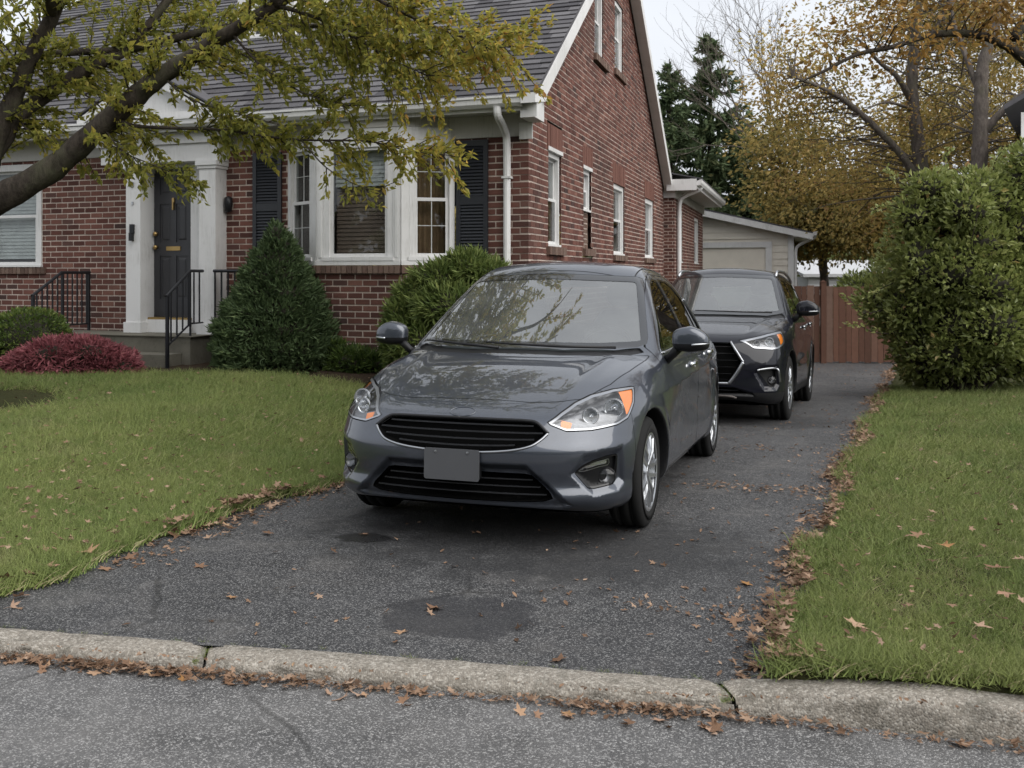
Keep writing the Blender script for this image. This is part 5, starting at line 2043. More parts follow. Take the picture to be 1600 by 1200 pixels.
# ---- the grey compact in front
GREY = dict(h=.0145, L=4.44, HW=.925, H=1.60, wr=.316, ar=.365, rim=.222, ww=.098, ax0=.85, ax1=3.62, paint='paintG', spokes=5, twin=.20,
    front=[(.10, .24), (.16, .13), (.20, .06), (.24, .018), (.28, .004), (.34, .02), (.42, .006), (.48, .0), (.53, .004), (.58, .032), (.64, .066), (.68, .092), (.74, .18), (.82, .33)],
    plan=[(0, 0), (.33, .018), (.55, .06), (.70, .125), (.82, .225), (.90, .35), (.955, .52), (1.0, .85), (1.05, 1.3)],
    side=[(.10, .77), (.17, .83), (.25, .898), (.35, .926), (.50, .940), (.65, .935), (.78, .926), (.86, .908), (.95, .876), (1.02, .83), (1.1, .75)],
    sidey=[(-.03, .90), (.05, .95), (.14, .985), (.22, 1.0), (.75, 1.0), (.86, .985), (.95, .94), (1.03, .88)],
    top=[(-.1, .58), (.0, .648), (.06, .683), (.14, .716), (.27, .762), (.45, .825), (.70, .902), (.95, .957), (1.15, .99), (1.4, 1.01), (2.2, 1.01), (3.2, 1.02), (4.0, 1.03), (4.35, 1.0), (4.5, .93)],
    crown=.045, fall=.085, hoodline=lambda y: .50 + .10 * y, cowl=1.0, k_fs=.07, k_t=.085,
    rear=[(.1, .14), (.2, .08), (.45, .0), (.65, .0), (.85, .04), (1.05, .10)], rplan=.8,
    bottom=[(-.05, .24), (.02, .205), (.06, .175), (.2, .17), (.8, .18), (.95, .23), (1.05, .30)],
    crease=(.755, .035, .016), scoopz=.50, scoop=.016,
    ws=(1.06, 1.66, .99, .25), roof=(1.590, .055, 2.45, .085), gh=(.866, .36, .22, .95, .05, 2.7), rg=(4.13, 1.76),
    dents=[([(-.2, .445), (.395, .445), (.62, .235), (.57, .21), (-.2, .21)], .045, .035, False),
           ([(.715, .40), (.81, .493), (.985, .513), (1.16, .523), (1.19, .34), (1.12, .303), (.89, .29)], .030, .04, True)],
    p_ws=[(-.2, 1.005), (.50, 1.0), (.715, 1.01), (.765, 1.03), (.76, 1.07), (.625, 1.43), (.605, 1.458), (.57, 1.47), (-.2, 1.497)], wsy=2.3, b_ws=.038,
    p_side=[[(1.40, .985), (2.445, 1.005), (2.40, 1.445), (2.24, 1.46), (2.08, 1.42), (1.84, 1.30), (1.60, 1.14)],
            [(2.52, 1.007), (3.22, 1.02), (3.08, 1.33), (2.92, 1.415), (2.76, 1.45), (2.475, 1.457)],
            [(3.29, 1.022), (3.56, 1.032), (3.36, 1.20), (3.16, 1.31)]],
    p_rw=[(-.2, 1.06), (.62, 1.06), (.54, 1.42), (-.2, 1.45)],
    p_head=[(0.6026, 0.662), (0.618, 0.65), (0.7107, 0.62), (0.8961, 0.622), (1.133, 0.64), (1.257, 0.667), (1.38, 0.737), (1.463, 0.814), (1.442, 0.82), (1.236, 0.812), (1.03, 0.788), (0.8652, 0.752), (0.721, 0.707)],
    hlw=.012, p_amber=[(1.251, 0.662), (1.339, 0.662), (1.494, 0.832), (1.288, 0.832), (1.272, 0.762)], p_amber2=[(0.6798, 0.632), (0.7416, 0.627), (0.7725, 0.667), (0.7004, 0.682)],
    bowls=[(.675, .690, .042, .012), (.765, .715, .052, .012)],
    p_grille=[(-0.206, 0.67), (0.3708, 0.667), (0.4223, 0.658), (0.4923, 0.61), (0.4326, 0.556), (0.3399, 0.528), (0.206, 0.511), (-0.206, 0.503)],
    slats=[(.643, .41, 0), (.607, .465, .002), (.571, .425, .006), (.538, .33, .010)],
    mould=[([(-.01, .502), (.155, .507), (.31, .521), (.412, .544), (.463, .576), (.496, .610)], 'satin', .004, .007, .001), ([(-.01, .672), (.2, .671), (.37, .669), (.432, .658), (.496, .610)], 'gloss', .005, .010, .001)],
    p_low=[(-0.206, 0.4), (0.3708, 0.395), (0.412, 0.388), (0.5047, 0.3), (0.5202, 0.27), (0.4738, 0.254), (0.309, 0.246), (-0.206, 0.24)],
    slats_low=[(.362, .41, 0), (.325, .45, 0), (.288, .485, 0)],
    p_fog=[(0.7607, 0.406), (0.8176, 0.44), (0.9108, 0.468), (1.014, 0.483), (1.113, 0.488), (1.133, 0.473), (1.128, 0.363), (1.097, 0.328), (0.9108, 0.316), (0.859, 0.323)],
    p_drl=[(0.7814, 0.41), (0.828, 0.433), (0.9315, 0.458), (1.045, 0.468), (1.056, 0.433), (0.9522, 0.426), (0.828, 0.408)], foglamp=(.762, .368, .043),
    p_tail=[(4.13, .82), (4.5, .80), (4.5, .97), (4.17, .985)],
    p_cowl=[(-.2, .985), (.3, 1.0), (.55, 1.07), (.70, 1.18), (.765, 1.30), (.73, 1.32), (.6, 1.2), (.3, 1.085), (-.2, 1.08)], cowlz=1.06,
    p_hood=[(-.2, .262), (.35, .270), (.52, .31), (.62, .38), (.715, .60), (.765, .85), (.79, 1.10), (.80, 1.29), (.72, 1.19), (.55, 1.08), (.3, 1.01), (-.2, .992)],
    bumper=lambda x, y, z: np.maximum(np.maximum(y - (.50 + .0 * z), -(y + 1)), np.where(x < 2, z - .90, 1)),
    p_door=[[(1.31, .255), (2.475, .26), (2.475, 1.0), (2.435, 1.48), (2.24, 1.495), (2.04, 1.445), (1.78, 1.315), (1.53, 1.14), (1.35, 1.01), (1.28, .85)],
            [(2.485, .26), (3.15, .26), (3.22, .45), (3.32, .60), (3.45, .72), (3.46, .95), (3.25, 1.06), (3.12, 1.35), (2.93, 1.45), (2.76, 1.482), (2.445, 1.485), (2.485, 1.0)]],
    fender=lambda x, y, z: np.maximum(y - 1.36 - .25 * np.clip(z - .9, 0, 1), z - 1.03), roofy=(1.93, 3.2), rgx=.56,
    wipers=[[(.62, 1.14, 1.015), (.30, 1.02, 1.020), (-.02, 1.03, 1.028), (-.20, 1.06, 1.035)], [(-.10, 1.0, 1.005), (-.38, 1.08, 1.02), (-.62, 1.21, 1.03), (-.70, 1.27, 1.03)]],
    dash=(1.30, .98), drv=.37, seaty=2.25, seatz=.55, rvm=(0, 1.86, 1.43), mirror=(1.035, 1.43, 1.06, .92), handles=[(2.30, .86), (3.28, .895)],
    belt=[([(1.42, .972), (2.0, .987), (2.5, .995), (3.1, 1.006), (3.58, 1.02)], 'satin'), ([(3.58, 1.022), (3.42, 1.19), (3.24, 1.31)], 'satin')])

yaw1 = math.radians(18.6)
B1 = np.array([math.sin(yaw1), math.cos(yaw1)]); R1_ = np.array([math.cos(yaw1), -math.sin(yaw1)])
nose1 = np.array([-.318, 5.41])
za, zb_ = float(zdrive((nose1 + .85 * B1)[1])), float(zdrive((nose1 + 3.62 * B1)[1]))
pit1 = math.atan2(zb_ - za, 2.77)
carA, BA = make_car('hatchback_car', 'dark grey metallic compact car with a blank grey front plate parked nearest the street', (nose1[0], nose1[1], za - math.tan(pit1) * .85 + .002), yaw1, pit1, GREY)
# front plate and oval ring
m = MB(); yb = float(project(BA, np.array([0.] * 5), 0, np.linspace(.35, .53, 5)).min()) - .012
def rrect(w, h, r, cz):
    o = []
    for cx, cy, a0 in ((w - r, h - r, 0), (-w + r, h - r, 90), (-w + r, -h + r, 180), (w - r, -h + r, 270)):
        for a in np.linspace(0, 90, 5): o.append((cx + r * math.cos(math.radians(a0 + a)), cz + cy + r * math.sin(math.radians(a0 + a))))
    return o
m.prism(rrect(.156, .082, .012, .438), yb - .006, yb); plate = m.build('licence_plate', M_['plate'], carA)
m = MB(); m.prism(rrect(.150, .076, .012, .438), yb, yb + .05); m.build('plate_bracket', M_['plastic'], plate)
for x in (-.09, .09):
    m = MB(); m.lathe([(.008, 0), (.007, .003), (0, .004)], (x, yb - .006, .503), (0, -1, 0), 10); m.build('screw', M_['satin'], plate)

# raised ring in place of a faint oval reflection on the nose
a = np.linspace(0, 2 * math.pi, 41)
ex, ez = .072 * np.cos(a), .700 + .020 * np.sin(a)
m = MB(); m.tube(np.stack([ex, project(BA, ex, 0, ez) - .001, ez], -1), .0035, 6, caps=False); m.build('oval_ring', M_['paintG'], carA, smooth=True)

# ---- the dark SUV behind
SUV = dict(h=.019, L=4.62, HW=.93, H=1.75, wr=.360, ar=.410, rim=.235, ww=.105, ax0=.92, ax1=3.59, paint='paintK', spokes=5, twin=.17,
    front=[(.12, .24), (.18, .14), (.22, .08), (.30, .03), (.36, .015), (.50, .01), (.60, .0), (.70, .01), (.80, .04), (.88, .09), (.95, .17), (1.02, .30)],
    plan=[(0, 0), (.33, .015), (.55, .05), (.70, .105), (.82, .19), (.90, .30), (.955, .46), (1.0, .80), (1.05, 1.25)],
    side=[(.10, .76), (.20, .83), (.30, .895), (.45, .915), (.60, .925), (.80, .922), (.95, .908), (1.05, .890), (1.12, .855), (1.2, .80), (1.3, .7)],
    sidey=[(-.03, .91), (.05, .955), (.14, .985), (.22, 1.0), (.78, 1.0), (.9, .98), (.97, .95), (1.03, .90)],
    top=[(-.1, .76), (.0, .85), (.06, .885), (.14, .92), (.27, .96), (.45, 1.005), (.70, 1.06), (.95, 1.10), (1.2, 1.14), (1.5, 1.17), (2.2, 1.18), (3.6, 1.20), (4.4, 1.2), (4.7, 1.1)],
    crown=.04, fall=.09, hoodline=lambda y: .52 + .10 * y, cowl=1.05, k_fs=.07, k_t=.08,
    rear=[(.1, .14), (.25, .08), (.5, .0), (.8, .0), (1.0, .03), (1.2, .08)], rplan=.7,
    bottom=[(-.05, .30), (.02, .25), (.06, .21), (.2, .2), (.8, .21), (.95, .26), (1.05, .33)],
    crease=(.90, .03, .016), scoopz=.62, scoop=.016,
    ws=(1.14, 1.62, 1.15, .27), roof=(1.745, .04, 2.6, .035), gh=(.86, .36, .16, 1.1, .03, 3.0), rg=(4.62, .42),
    dents=[([(-.2, .40), (.42, .40), (.60, .345), (.62, .31), (-.2, .31)], .03, .03, False),
           ([(.70, .56), (.78, .61), (.95, .625), (1.12, .62), (1.15, .42), (1.08, .37), (.86, .37)], .035, .04, True)],
    p_ws=[(-.2, 1.16), (.5, 1.155), (.70, 1.165), (.77, 1.19), (.75, 1.24), (.61, 1.60), (.58, 1.632), (.54, 1.64), (-.2, 1.665)], wsy=2.5, b_ws=.042,
    p_side=[[(1.62, 1.165), (2.60, 1.185), (2.56, 1.59), (2.30, 1.605), (2.12, 1.56), (1.84, 1.36)],
            [(2.67, 1.187), (3.50, 1.205), (3.46, 1.56), (2.63, 1.60)], [(3.58, 1.21), (4.15, 1.22), (3.9, 1.50), (3.55, 1.55)]],
    p_rw=[(-.2, 1.25), (.66, 1.25), (.55, 1.58), (-.2, 1.6)],
    p_head=[(.575, .885), (.66, .845), (.72, .805), (.86, .80), (1.0, .792), (1.12, .80), (1.27, .83), (1.36, .86), (1.40, .985), (1.25, .975), (1.05, .955), (.85, .925)],
    hlw=.02, p_amber=[(1.22, .8), (1.5, .8), (1.5, 1.0), (1.25, 1.0)],
    bowls=[(.63, .850, .034, .012), (.745, .872, .044, .012)],
    p_grille=[(-.2, .865), (.38, .86), (.50, .66), (.37, .445), (-.2, .44)],
    slats=[(.82, .38, 0), (.75, .42, 0), (.68, .45, 0), (.61, .43, 0), (.54, .39, 0), (.48, .35, 0)], slatmat='gloss',
    mould=[([(.37, .868), (.44, .77), (.51, .66)], 'satin', .013, .018, .004), ([(.51, .66), (.45, .55), (.37, .438)], 'satin', .016, .02, .006), ([(-.01, .44), (.2, .438), (.37, .438)], 'satin', .010, .014, .003)],
    p_low=[(-.2, .395), (.42, .395), (.55, .335), (-.2, .32)], slats_low=[(.365, .46, 0)],
    p_fog=[(.76, .575), (.80, .59), (.95, .60), (1.06, .605), (1.10, .59), (1.12, .44), (1.06, .405), (.98, .40)], foglamp=(.775, .475, .036),
    fogmould=[([(.645, .578), (.70, .590), (.76, .598), (.80, .598), (.835, .58), (.845, .52), (.850, .45)], 'satin', .010, .014, .004)],
    p_tail=[(4.2, .95), (4.7, .95), (4.7, 1.2), (4.25, 1.2)],
    p_cowl=[(-.2, 1.06), (.3, 1.08), (.55, 1.15), (.72, 1.28), (.80, 1.42), (.75, 1.45), (.6, 1.27), (.3, 1.16), (-.2, 1.15)], cowlz=1.21,
    p_hood=[(-.2, .20), (.36, .21), (.50, .26), (.62, .36), (.70, .6), (.75, .9), (.78, 1.15), (.79, 1.40), (.72, 1.28), (.55, 1.16), (.3, 1.09), (-.2, 1.07)],
    bumper=lambda x, y, z: np.maximum(y - .54, z - 1.02),
    clad=lambda x, y: .345 + .0 * y,
    p_door=[[(1.42, .36), (2.63, .36), (2.63, 1.18), (2.58, 1.62), (2.28, 1.635), (2.05, 1.58), (1.6, 1.26), (1.42, 1.12), (1.38, 1.0)],
            [(2.64, .36), (3.1, .36), (3.18, .6), (3.4, .8), (3.53, .9), (3.56, 1.2), (3.51, 1.59), (2.59, 1.63), (2.64, 1.18)]],
    fender=lambda x, y, z: np.maximum(y - 1.46 - .25 * np.clip(z - 1.05, 0, 1), z - 1.19), roofy=(2.2, 4.0), rgx=.55,
    wipers=[[(.66, 1.26, 1.185), (.34, 1.12, 1.188), (.0, 1.11, 1.195), (-.2, 1.14, 1.2)]],
    dash=(1.45, 1.12), drv=.38, seaty=2.35, seatz=.70, rvm=(0, 1.93, 1.60), mirror=(1.02, 1.66, 1.235, 1.05), handles=[(2.44, 1.02), (3.36, 1.05)],
    belt=[([(1.64, 1.152), (2.2, 1.165), (2.65, 1.172), (3.4, 1.19), (4.15, 1.205)], 'gloss')])
yaw2 = math.radians(20.9)
B2 = np.array([math.sin(yaw2), math.cos(yaw2)])
nose2 = np.array([1.90, 10.76])
za, zb_ = float(zdrive((nose2 + .92 * B2)[1])), float(zdrive((nose2 + 3.59 * B2)[1]))
pit2 = math.atan2(zb_ - za, 2.67)
carB, BB = make_car('suv_car', 'blue black sport utility vehicle with roof rails parked behind the grey compact', (nose2[0], nose2[1], za - math.tan(pit2) * .92 + .002), yaw2, pit2, SUV)
# roof rails and the silver skid strip
for sg in (1, -1):
    m = MB()
    yy = np.linspace(2.12, 3.95, 14)
    zz = []
    for y in yy:
        z = 1.9
        for _ in range(50): z -= np.clip(float(BB.f(np.array([.60]), np.array([y]), np.array([z]))[0]), -.05, .05) * .9
        zz.append(z)
    zz = np.array(zz) + .055 * np.sin(np.linspace(0, math.pi, 14)) ** .35
    m.tube(np.stack([np.full(14, sg * .60), yy, zz], -1), .018, 8, flat=1.2)
    m.build('roof_rail', M_['satin'], carB, smooth=True)
strip(BB, [(.0, .305), (.25, .305), (.38, .30), (.44, .285)], 'skid_strip', M_['disc'], carB, .010, .016, .001)
# ------------------------------------------------------------------ trees, shrubs
def at(px, py, Y):
    """the place Y metres ahead of the eye that lies on the given line of sight (photo scale)"""
    return np.array([(px - 800) / 1600 * Y, Y, EYE + (427 - py) / 1600 * Y])


def unit(v):
    v = np.asarray(v, float)
    return v / np.maximum(np.linalg.norm(v, axis=-1, keepdims=True), 1e-9)


def leaf_quads(C, D, L, W, rng, fold=.25, flat=None):
    """folded diamond leaves: base C, direction D; L, W sizes"""
    n = len(C)
    D = unit(D)
    r = unit(rng.normal(size=(n, 3)) + (0 if flat is None else np.array([0, 0, flat])))
    S = unit(np.cross(D, r)); U = np.cross(S, D)
    L = np.broadcast_to(np.asarray(L, float), (n,))[:, None]; W = np.broadcast_to(np.asarray(W, float), (n,))[:, None]
    mid = C + D * L * .42
    V = np.stack([C, mid + S * W * .5 + U * W * fold, C + D * L - U * L * .08, mid - S * W * .5 + U * W * fold], 1)
    i = np.arange(n)[:, None] * 4
    F = np.concatenate([i + [[0, 1, 2]], i + [[0, 2, 3]]])
    return V.reshape(-1, 3), F


def leaf_obj(name, C, D, L, W, tint, mat, parent, rng, kind=None, fold=.25, flat=None):
    V, F = leaf_quads(C, D, L, W, rng, fold, flat)
    o = obj_np(name, V, F, mat, parent, tint=np.repeat(np.clip(tint, 0, 1), 4))
    if kind: o['kind'] = kind
    return o


def limb(mb, pts, r0, r1, n=None, seg=8, wob=.0, rng=None):
    P = catmull(pts, n or 6 * len(pts))
    if wob: P = P + vn_path(len(P), wob, rng)
    t = np.linspace(0, 1, len(P))
    R = r0 + (r1 - r0) * t ** .8
    R = R * (1 + .06 * np.sin(np.arange(len(P)) * 1.7))
    mb.tube(P, R, seg, rough=.07)
    return P, R


def vn_path(n, a, rng):
    w = rng.normal(0, 1, (n, 3))
    for _ in range(3): w = (w + np.roll(w, 1, 0) + np.roll(w, -1, 0)) / 3
    w[0] = 0
    return w * a


def twigs_along(mb, P, R, rng, t0, spacing, length, droop, spread=1.0, side=None, r=.006, lat=None):
    """side shoots on a limb; returns list of point arrays"""
    out = []
    d = np.r_[0, np.cumsum(np.linalg.norm(np.diff(P, axis=0), axis=1))]
    s = d[-1] * t0
    while s < d[-1]:
        k = min(np.searchsorted(d, s), len(P) - 1)
        T = unit(P[min(k + 1, len(P) - 1)] - P[max(k - 1, 0)])
        o = rng.normal(size=3) * spread; o -= T * o.dot(T)
        v = unit(T * .8 + unit(o))
        l = length * rng.uniform(.5, 1.2)
        q = np.array([0, .25, .5, .75, 1.])[:, None]
        Q = P[k] + v * l * q + np.array([0, 0, -1]) * droop * l * q ** 2
        mb.tube(Q, np.linspace(max(r, R[k] * .25 if R[k] * .25 < .012 else .012), .002, 5), 4, caps=False)
        out.append(Q)
        s += spacing * rng.uniform(.5, 1.5)
    return out


# ---------- olive-leaved tree on the left lawn
def left_tree():
    rng = np.random.default_rng(21)
    base = np.array([-5.38, 9.9, float(zground(-5.38, 9.9)) - .05])
    t = thing('shade_tree', 'dark barked tree at the left edge with olive green leaves turning orange', 'tree', tuple(base))
    mb = MB()
    z0 = base[2]
    limb(mb, [base + [0, 0, -.1], base + [0, 0, .08], base + [.0, 0, .5], (-5.40, 9.9, 1.2), (-5.44, 9.9, 1.9)], .33, .24, 20, 14)
    for a in (.2, 1.3, 2.6, 4.0, 5.2):     # root flare
        limb(mb, [base + [0, 0, .30], base + [.22 * math.cos(a), .22 * math.sin(a), .10], base + [.55 * math.cos(a), .55 * math.sin(a), -.04]], .15, .03, 8, 8)
    trunk = mb.build('trunk', M_['bark'], t, smooth=True)
    mb = MB()
    S = (-5.40, 9.9, 1.3)
    A = lambda L: [at(*p) for p in L]
    limbs = {}
    limbs[1] = limb(mb, [S] + A([(-70, 358, 9.8), (0, 312, 9.7), (83, 262, 9.6), (150, 205, 9.5), (213, 150, 9.4), (253, 118, 9.3), (317, 78, 9.2), (367, 46, 9.1), (430, 8, 9.0), (520, -50, 8.9), (640, -120, 8.8)]), .165, .03, 60, 14)
    limbs[2] = limb(mb, [S] + A([(-45, 300, 9.9), (0, 224, 9.9), (33, 177, 9.9), (100, 130, 10), (160, 95, 10.1), (200, 75, 10.2), (260, 3, 10.3), (300, -60, 10.4), (360, -160, 10.5)]), .115, .025, 50, 12)
    limbs[3] = limb(mb, A([(200, 76, 10.2), (267, 62, 10.1), (333, 46, 10), (400, 36, 9.9), (460, 42, 9.8), (520, 40, 9.7), (600, 60, 9.6), (690, 85, 9.5), (770, 72, 9.4)]), .05, .006, 40)
    limbs[4] = limb(mb, [S] + A([(-40, 330, 9.9), (-6, 215, 9.8), (23, 150, 9.8), (50, 87, 9.7), (83, 23, 9.6), (110, -40, 9.5), (170, -180, 9.4)]), .125, .04, 40, 12)
    limbs[5] = limb(mb, A([(-60, 135, 9.7), (0, 107, 9.8), (33, 90, 9.8), (100, 83, 10), (167, 79, 10.1), (205, 76, 10.2)]), .042, .03, 24)
    limbs[6] = limb(mb, A([(187, 190, 9.43), (215, 197, 9.4), (267, 200, 9.3), (350, 203, 9.2), (430, 215, 9.1), (485, 219, 9.0), (576, 221, 8.9), (640, 236, 8.85), (705, 243, 8.8)]), .022, .004, 40, 6)
    limbs[7] = limb(mb, A([(360, 50, 9.1), (400, 95, 9.05), (440, 125, 9.0), (485, 150, 8.95), (545, 165, 8.9)]), .014, .004, 24, 6)
    limbs[8] = limb(mb, A([(430, 8, 9), (500, 30, 8.9), (560, 62, 8.9), (610, 92, 8.8), (668, 118, 8.8)]), .022, .004, 24, 6)
    limbs[9] = limb(mb, A([(520, -50, 8.9), (600, 5, 8.8), (680, 42, 8.7), (760, 70, 8.7), (800, 74, 8.7)]), .022, .004, 24, 6)
    limbs[10] = limb(mb, A([(160, 196, 9.5), (190, 235, 9.3), (240, 258, 9.2), (300, 282, 9.2)]), .010, .003, 16, 6)
    limbs[11] = limb(mb, A([(470, 218, 9), (510, 262, 8.95), (560, 290, 8.9), (600, 300, 8.9)]), .008, .003, 16, 6)
    limbs[12] = limb(mb, A([(253, 118, 9.3), (290, 150, 9.2), (340, 170, 9.1), (400, 185, 9.0), (450, 200, 9.0)]), .012, .003, 20, 6)
    limbs[13] = limb(mb, A([(100, 130, 10), (150, 160, 9.9), (180, 200, 9.8), (230, 215, 9.7)]), .012, .003, 16, 6)
    limbs[20] = limb(mb, A([(33, 177, 9.9), (40, 200, 9.8), (90, 225, 9.7), (130, 240, 9.7)]), .012, .003, 16, 6)
    # the crown goes on above
    limbs[14] = limb(mb, A([(430, 8, 9), (520, -90, 8.9), (620, -230, 8.9), (720, -330, 9.0), (800, -380, 9.1)]), .06, .01, 30)
    limbs[15] = limb(mb, A([(640, -120, 8.8), (720, -160, 8.8), (790, -170, 8.9), (840, -150, 9.0)]), .03, .006, 24)
    limbs[16] = limb(mb, A([(360, -160, 10.5), (420, -300, 10.3), (520, -430, 10.2), (640, -500, 10)]), .05, .01, 30)
    limbs[17] = limb(mb, A([(170, -180, 9.4), (200, -350, 9.2), (260, -520, 9.0), (380, -620, 9)]), .06, .01, 30)
    limbs[18] = limb(mb, A([(83, 23, 9.6), (60, -100, 8.6), (90, -250, 8.0), (200, -330, 7.6)]), .05, .01, 30)
    limbs[19] = limb(mb, A([(300, -60, 10.4), (400, -90, 10.6), (520, -110, 10.9), (640, -120, 11)]), .04, .008, 30)
    mb.build('limb', M_['bark'], t, smooth=True)
    tw = MB(); shoots = []
    spec = {1: (.36, 0.050, 0.62, 0.16), 2: (.30, 0.055, 0.66, 0.14), 3: (.12, 0.036, 0.5, 0.14), 4: (.30, 0.060, .7, 0.14), 5: (.1, 0.055, 0.6, 0.16), 6: (.22, 0.035, 0.32, 0.20), 7: (.1, 0.042, 0.34, 0.18), 8: (.05, 0.027, .52, 0.16), 9: (.1, 0.030, .50, 0.16),
            10: (.15, 0.042, 0.24, 0.23), 11: (.25, 0.076, 0.2, 0.27), 12: (.1, 0.055, 0.2, 0.16), 13: (.1, 0.055, 0.26, 0.18), 14: (.1, 0.10, .9, 0.14), 15: (.5, .5, .75, 0.16), 16: (.5, .5, .9, 0.14), 17: (.1, 0.232, .9, 0.14), 18: (.1, 0.195, .9, 0.14), 19: (.5, .5, .8, 0.14), 20: (.2, 0.055, 0.24, 0.20)}
    for k, (t0, sp, ln, dr) in spec.items():
        shoots += twigs_along(tw, *limbs[k], rng, t0, sp, ln, dr)
    tw.build('twig', M_['bark'], t, kind='stuff')
    C, D = [], []
    for Q in shoots:
        l = np.linalg.norm(Q[-1] - Q[0]); n = max(4, int(l / .0115))
        s = np.sort(rng.uniform(.12, 1, n)) * 4
        i = np.minimum(s.astype(int), 3); f = (s - i)[:, None]
        p = Q[i] * (1 - f) + Q[i + 1] * f
        dv = unit(Q[i + 1] - Q[i]) + rng.normal(0, .75, (n, 3)) + np.array([0, 0, -.30])
        C.append(p + rng.normal(0, .016, (n, 3))); D.append(dv)
    C = np.concatenate(C); D = unit(np.concatenate(D))
    n = len(C)
    L = rng.uniform(.048, .088, n); W = L * rng.uniform(.40, .58, n)
    tint = rng.beta(2, 2.2, n) * .75 + .42 * sstep(-1.9, -.1, C[:, 0]) * rng.uniform(.2, 1, n) + .10 * vnoise(C[:, 0] * 2, C[:, 2] * 2, 1.6, 8)
    # the leaves that show largest are single leaves, the rest one mass
    px = 800 + C[:, 0] / C[:, 1] * 1600; py = 427 - (C[:, 2] - EYE) / C[:, 1] * 1600
    vis = (px > 0) & (py > 0) & (px < 900) & (C[:, 1] < 9.3)
    cand = np.argsort(-(np.where(vis, 1, 0) * L / C[:, 1]))[:300]
    mask = np.ones(n, bool); mask[cand] = False
    leaf_obj('foliage', C[mask], D[mask], L[mask], W[mask], tint[mask], M_['leafL'], t, rng, 'stuff')
    prot = []
    for k in range(3):
        V, F = leaf_quads(np.zeros((1, 3)), np.array([[0, 1., 0]]), 1.0, [.30, .36, .42][k], np.random.default_rng(k), flat=60)
        prot.append(mesh_np('leaf', V, F, M_['leafL1']))
    for i in cand:
        o = bpy.data.objects.new('leaf', prot[i % 3]); link(o, t)
        o.location = C[i] - base
        q = Vector(D[i]).to_track_quat('Y', 'Z')
        o.rotation_mode = 'QUATERNION'; 
        from mathutils import Quaternion
        o.rotation_quaternion = q @ Quaternion((0, 1, 0), rng.uniform(-1.2, 1.2))
        o.scale = (L[i],) * 3
    return t


left_tree()


# ---------- generic crown tree: trunk and limbs, leaf clumps spread through ellipsoids
def crown_tree(name, label, trunks, ells, nclump, per, sig, L, mat, seed, bark='barkg', group=None, tint0=.5, tsp=.5, branch_r=.03, minr=.35, up=0., links=True, lowcut=None):
    rng = np.random.default_rng(seed)
    base = np.array(trunks[0][0][0])
    t = thing(name, label, 'tree', tuple(base), group=group)
    mb = MB(); nodes = []
    for pts, r0, r1 in trunks:
        P, R = limb(mb, pts, r0, r1, 8 * len(pts), 8)
        nodes.append(P[len(P) // 4:])
    mb.build('trunk', M_[bark], t, smooth=True)
    nodes = np.concatenate(nodes)
    C = []
    wts = np.array([e[3] * e[4] * e[5] for e in ells]); wts = wts / wts.sum()
    for _ in range(nclump):
        e = ells[rng.choice(len(ells), p=wts)]
        v = unit(rng.normal(size=3)) * rng.uniform(minr ** 3, 1) ** (1 / 3)
        C.append(np.array(e[:3]) + v * np.array(e[3:6]))
    C = np.array(C)
    if lowcut is not None: C = C[C[:, 2] > lowcut]
    if links:
        mb = MB()
        for c in C:
            d = np.linalg.norm(nodes - c, axis=1) + 1.2 * np.maximum(nodes[:, 2] - c[2], 0)
            p = nodes[d.argmin()]
            m_ = (p + c) / 2 + rng.normal(0, .12, 3) * np.linalg.norm(c - p) + [0, 0, .08 * np.linalg.norm(c - p)]
            Q = catmull([p, m_, c], 6)
            mb.tube(Q, np.linspace(branch_r, branch_r * .2, 6), 4, caps=False)
        mb.build('branch', M_[bark], t, kind='stuff')
    K = np.repeat(np.arange(len(C)), rng.poisson(per, len(C)))
    off = rng.normal(0, 1, (len(K), 3)) * sig * np.array([1, 1, .6])
    P = C[K] + off
    D = unit(off + rng.normal(0, .6, (len(K), 3)) * sig + np.array([0, 0, -.5 + up]) * sig)
    ct = rng.normal(0, .16, len(C))
    tint = tint0 + ct[K] + rng.normal(0, .17, len(K)) * tsp * 2
    Ls = L * rng.uniform(.65, 1.3, len(K))
    leaf_obj('crown', P, D, Ls, Ls * rng.uniform(.45, .65, len(K)), tint, M_[mat], t, rng)
    return t


def ell(px, py, Y, rx, rz, ry=None):
    p = at(px, py, Y); k = Y / 1600
    return (*p, rx * k, (ry if ry else rx * .8) * k, rz * k)


def path(L): return [at(*p) for p in L]


crown_tree('amber_tree', 'tall amber leaved tree with a grey forked trunk behind the green bush', [
    (path([(1452, 470, 27), (1445, 330, 27), (1437, 240, 27), (1425, 140, 27), (1430, 50, 27), (1440, -70, 27)]), .27, .10),
    (path([(1440, 290, 27), (1400, 232, 26.8), (1330, 165, 26.5), (1285, 138, 26.2), (1240, 120, 26)]), .13, .03),
    (path([(1426, 160, 27), (1400, 118, 26.6), (1375, 98, 26.4), (1340, 60, 26)]), .10, .03),
    (path([(1427, 110, 27), (1445, 70, 27), (1475, 20, 27), (1500, -60, 27)]), .09, .03),
    (path([(1425, 170, 27), (1385, 160, 26), (1350, 172, 25.6)]), .05, .015)],
    [ell(1300, 170, 27.5, 130, 95, 90), ell(1250, 110, 27, 80, 70, 80), ell(1400, 30, 29, 150, 80, 80), ell(1490, 90, 30, 130, 100, 80), ell(1330, 290, 29.5, 120, 80, 80), ell(1560, 50, 29, 110, 80, 80)], 250, 66, .42, .12, 'leafY', 5, tint0=.55, branch_r=.022)
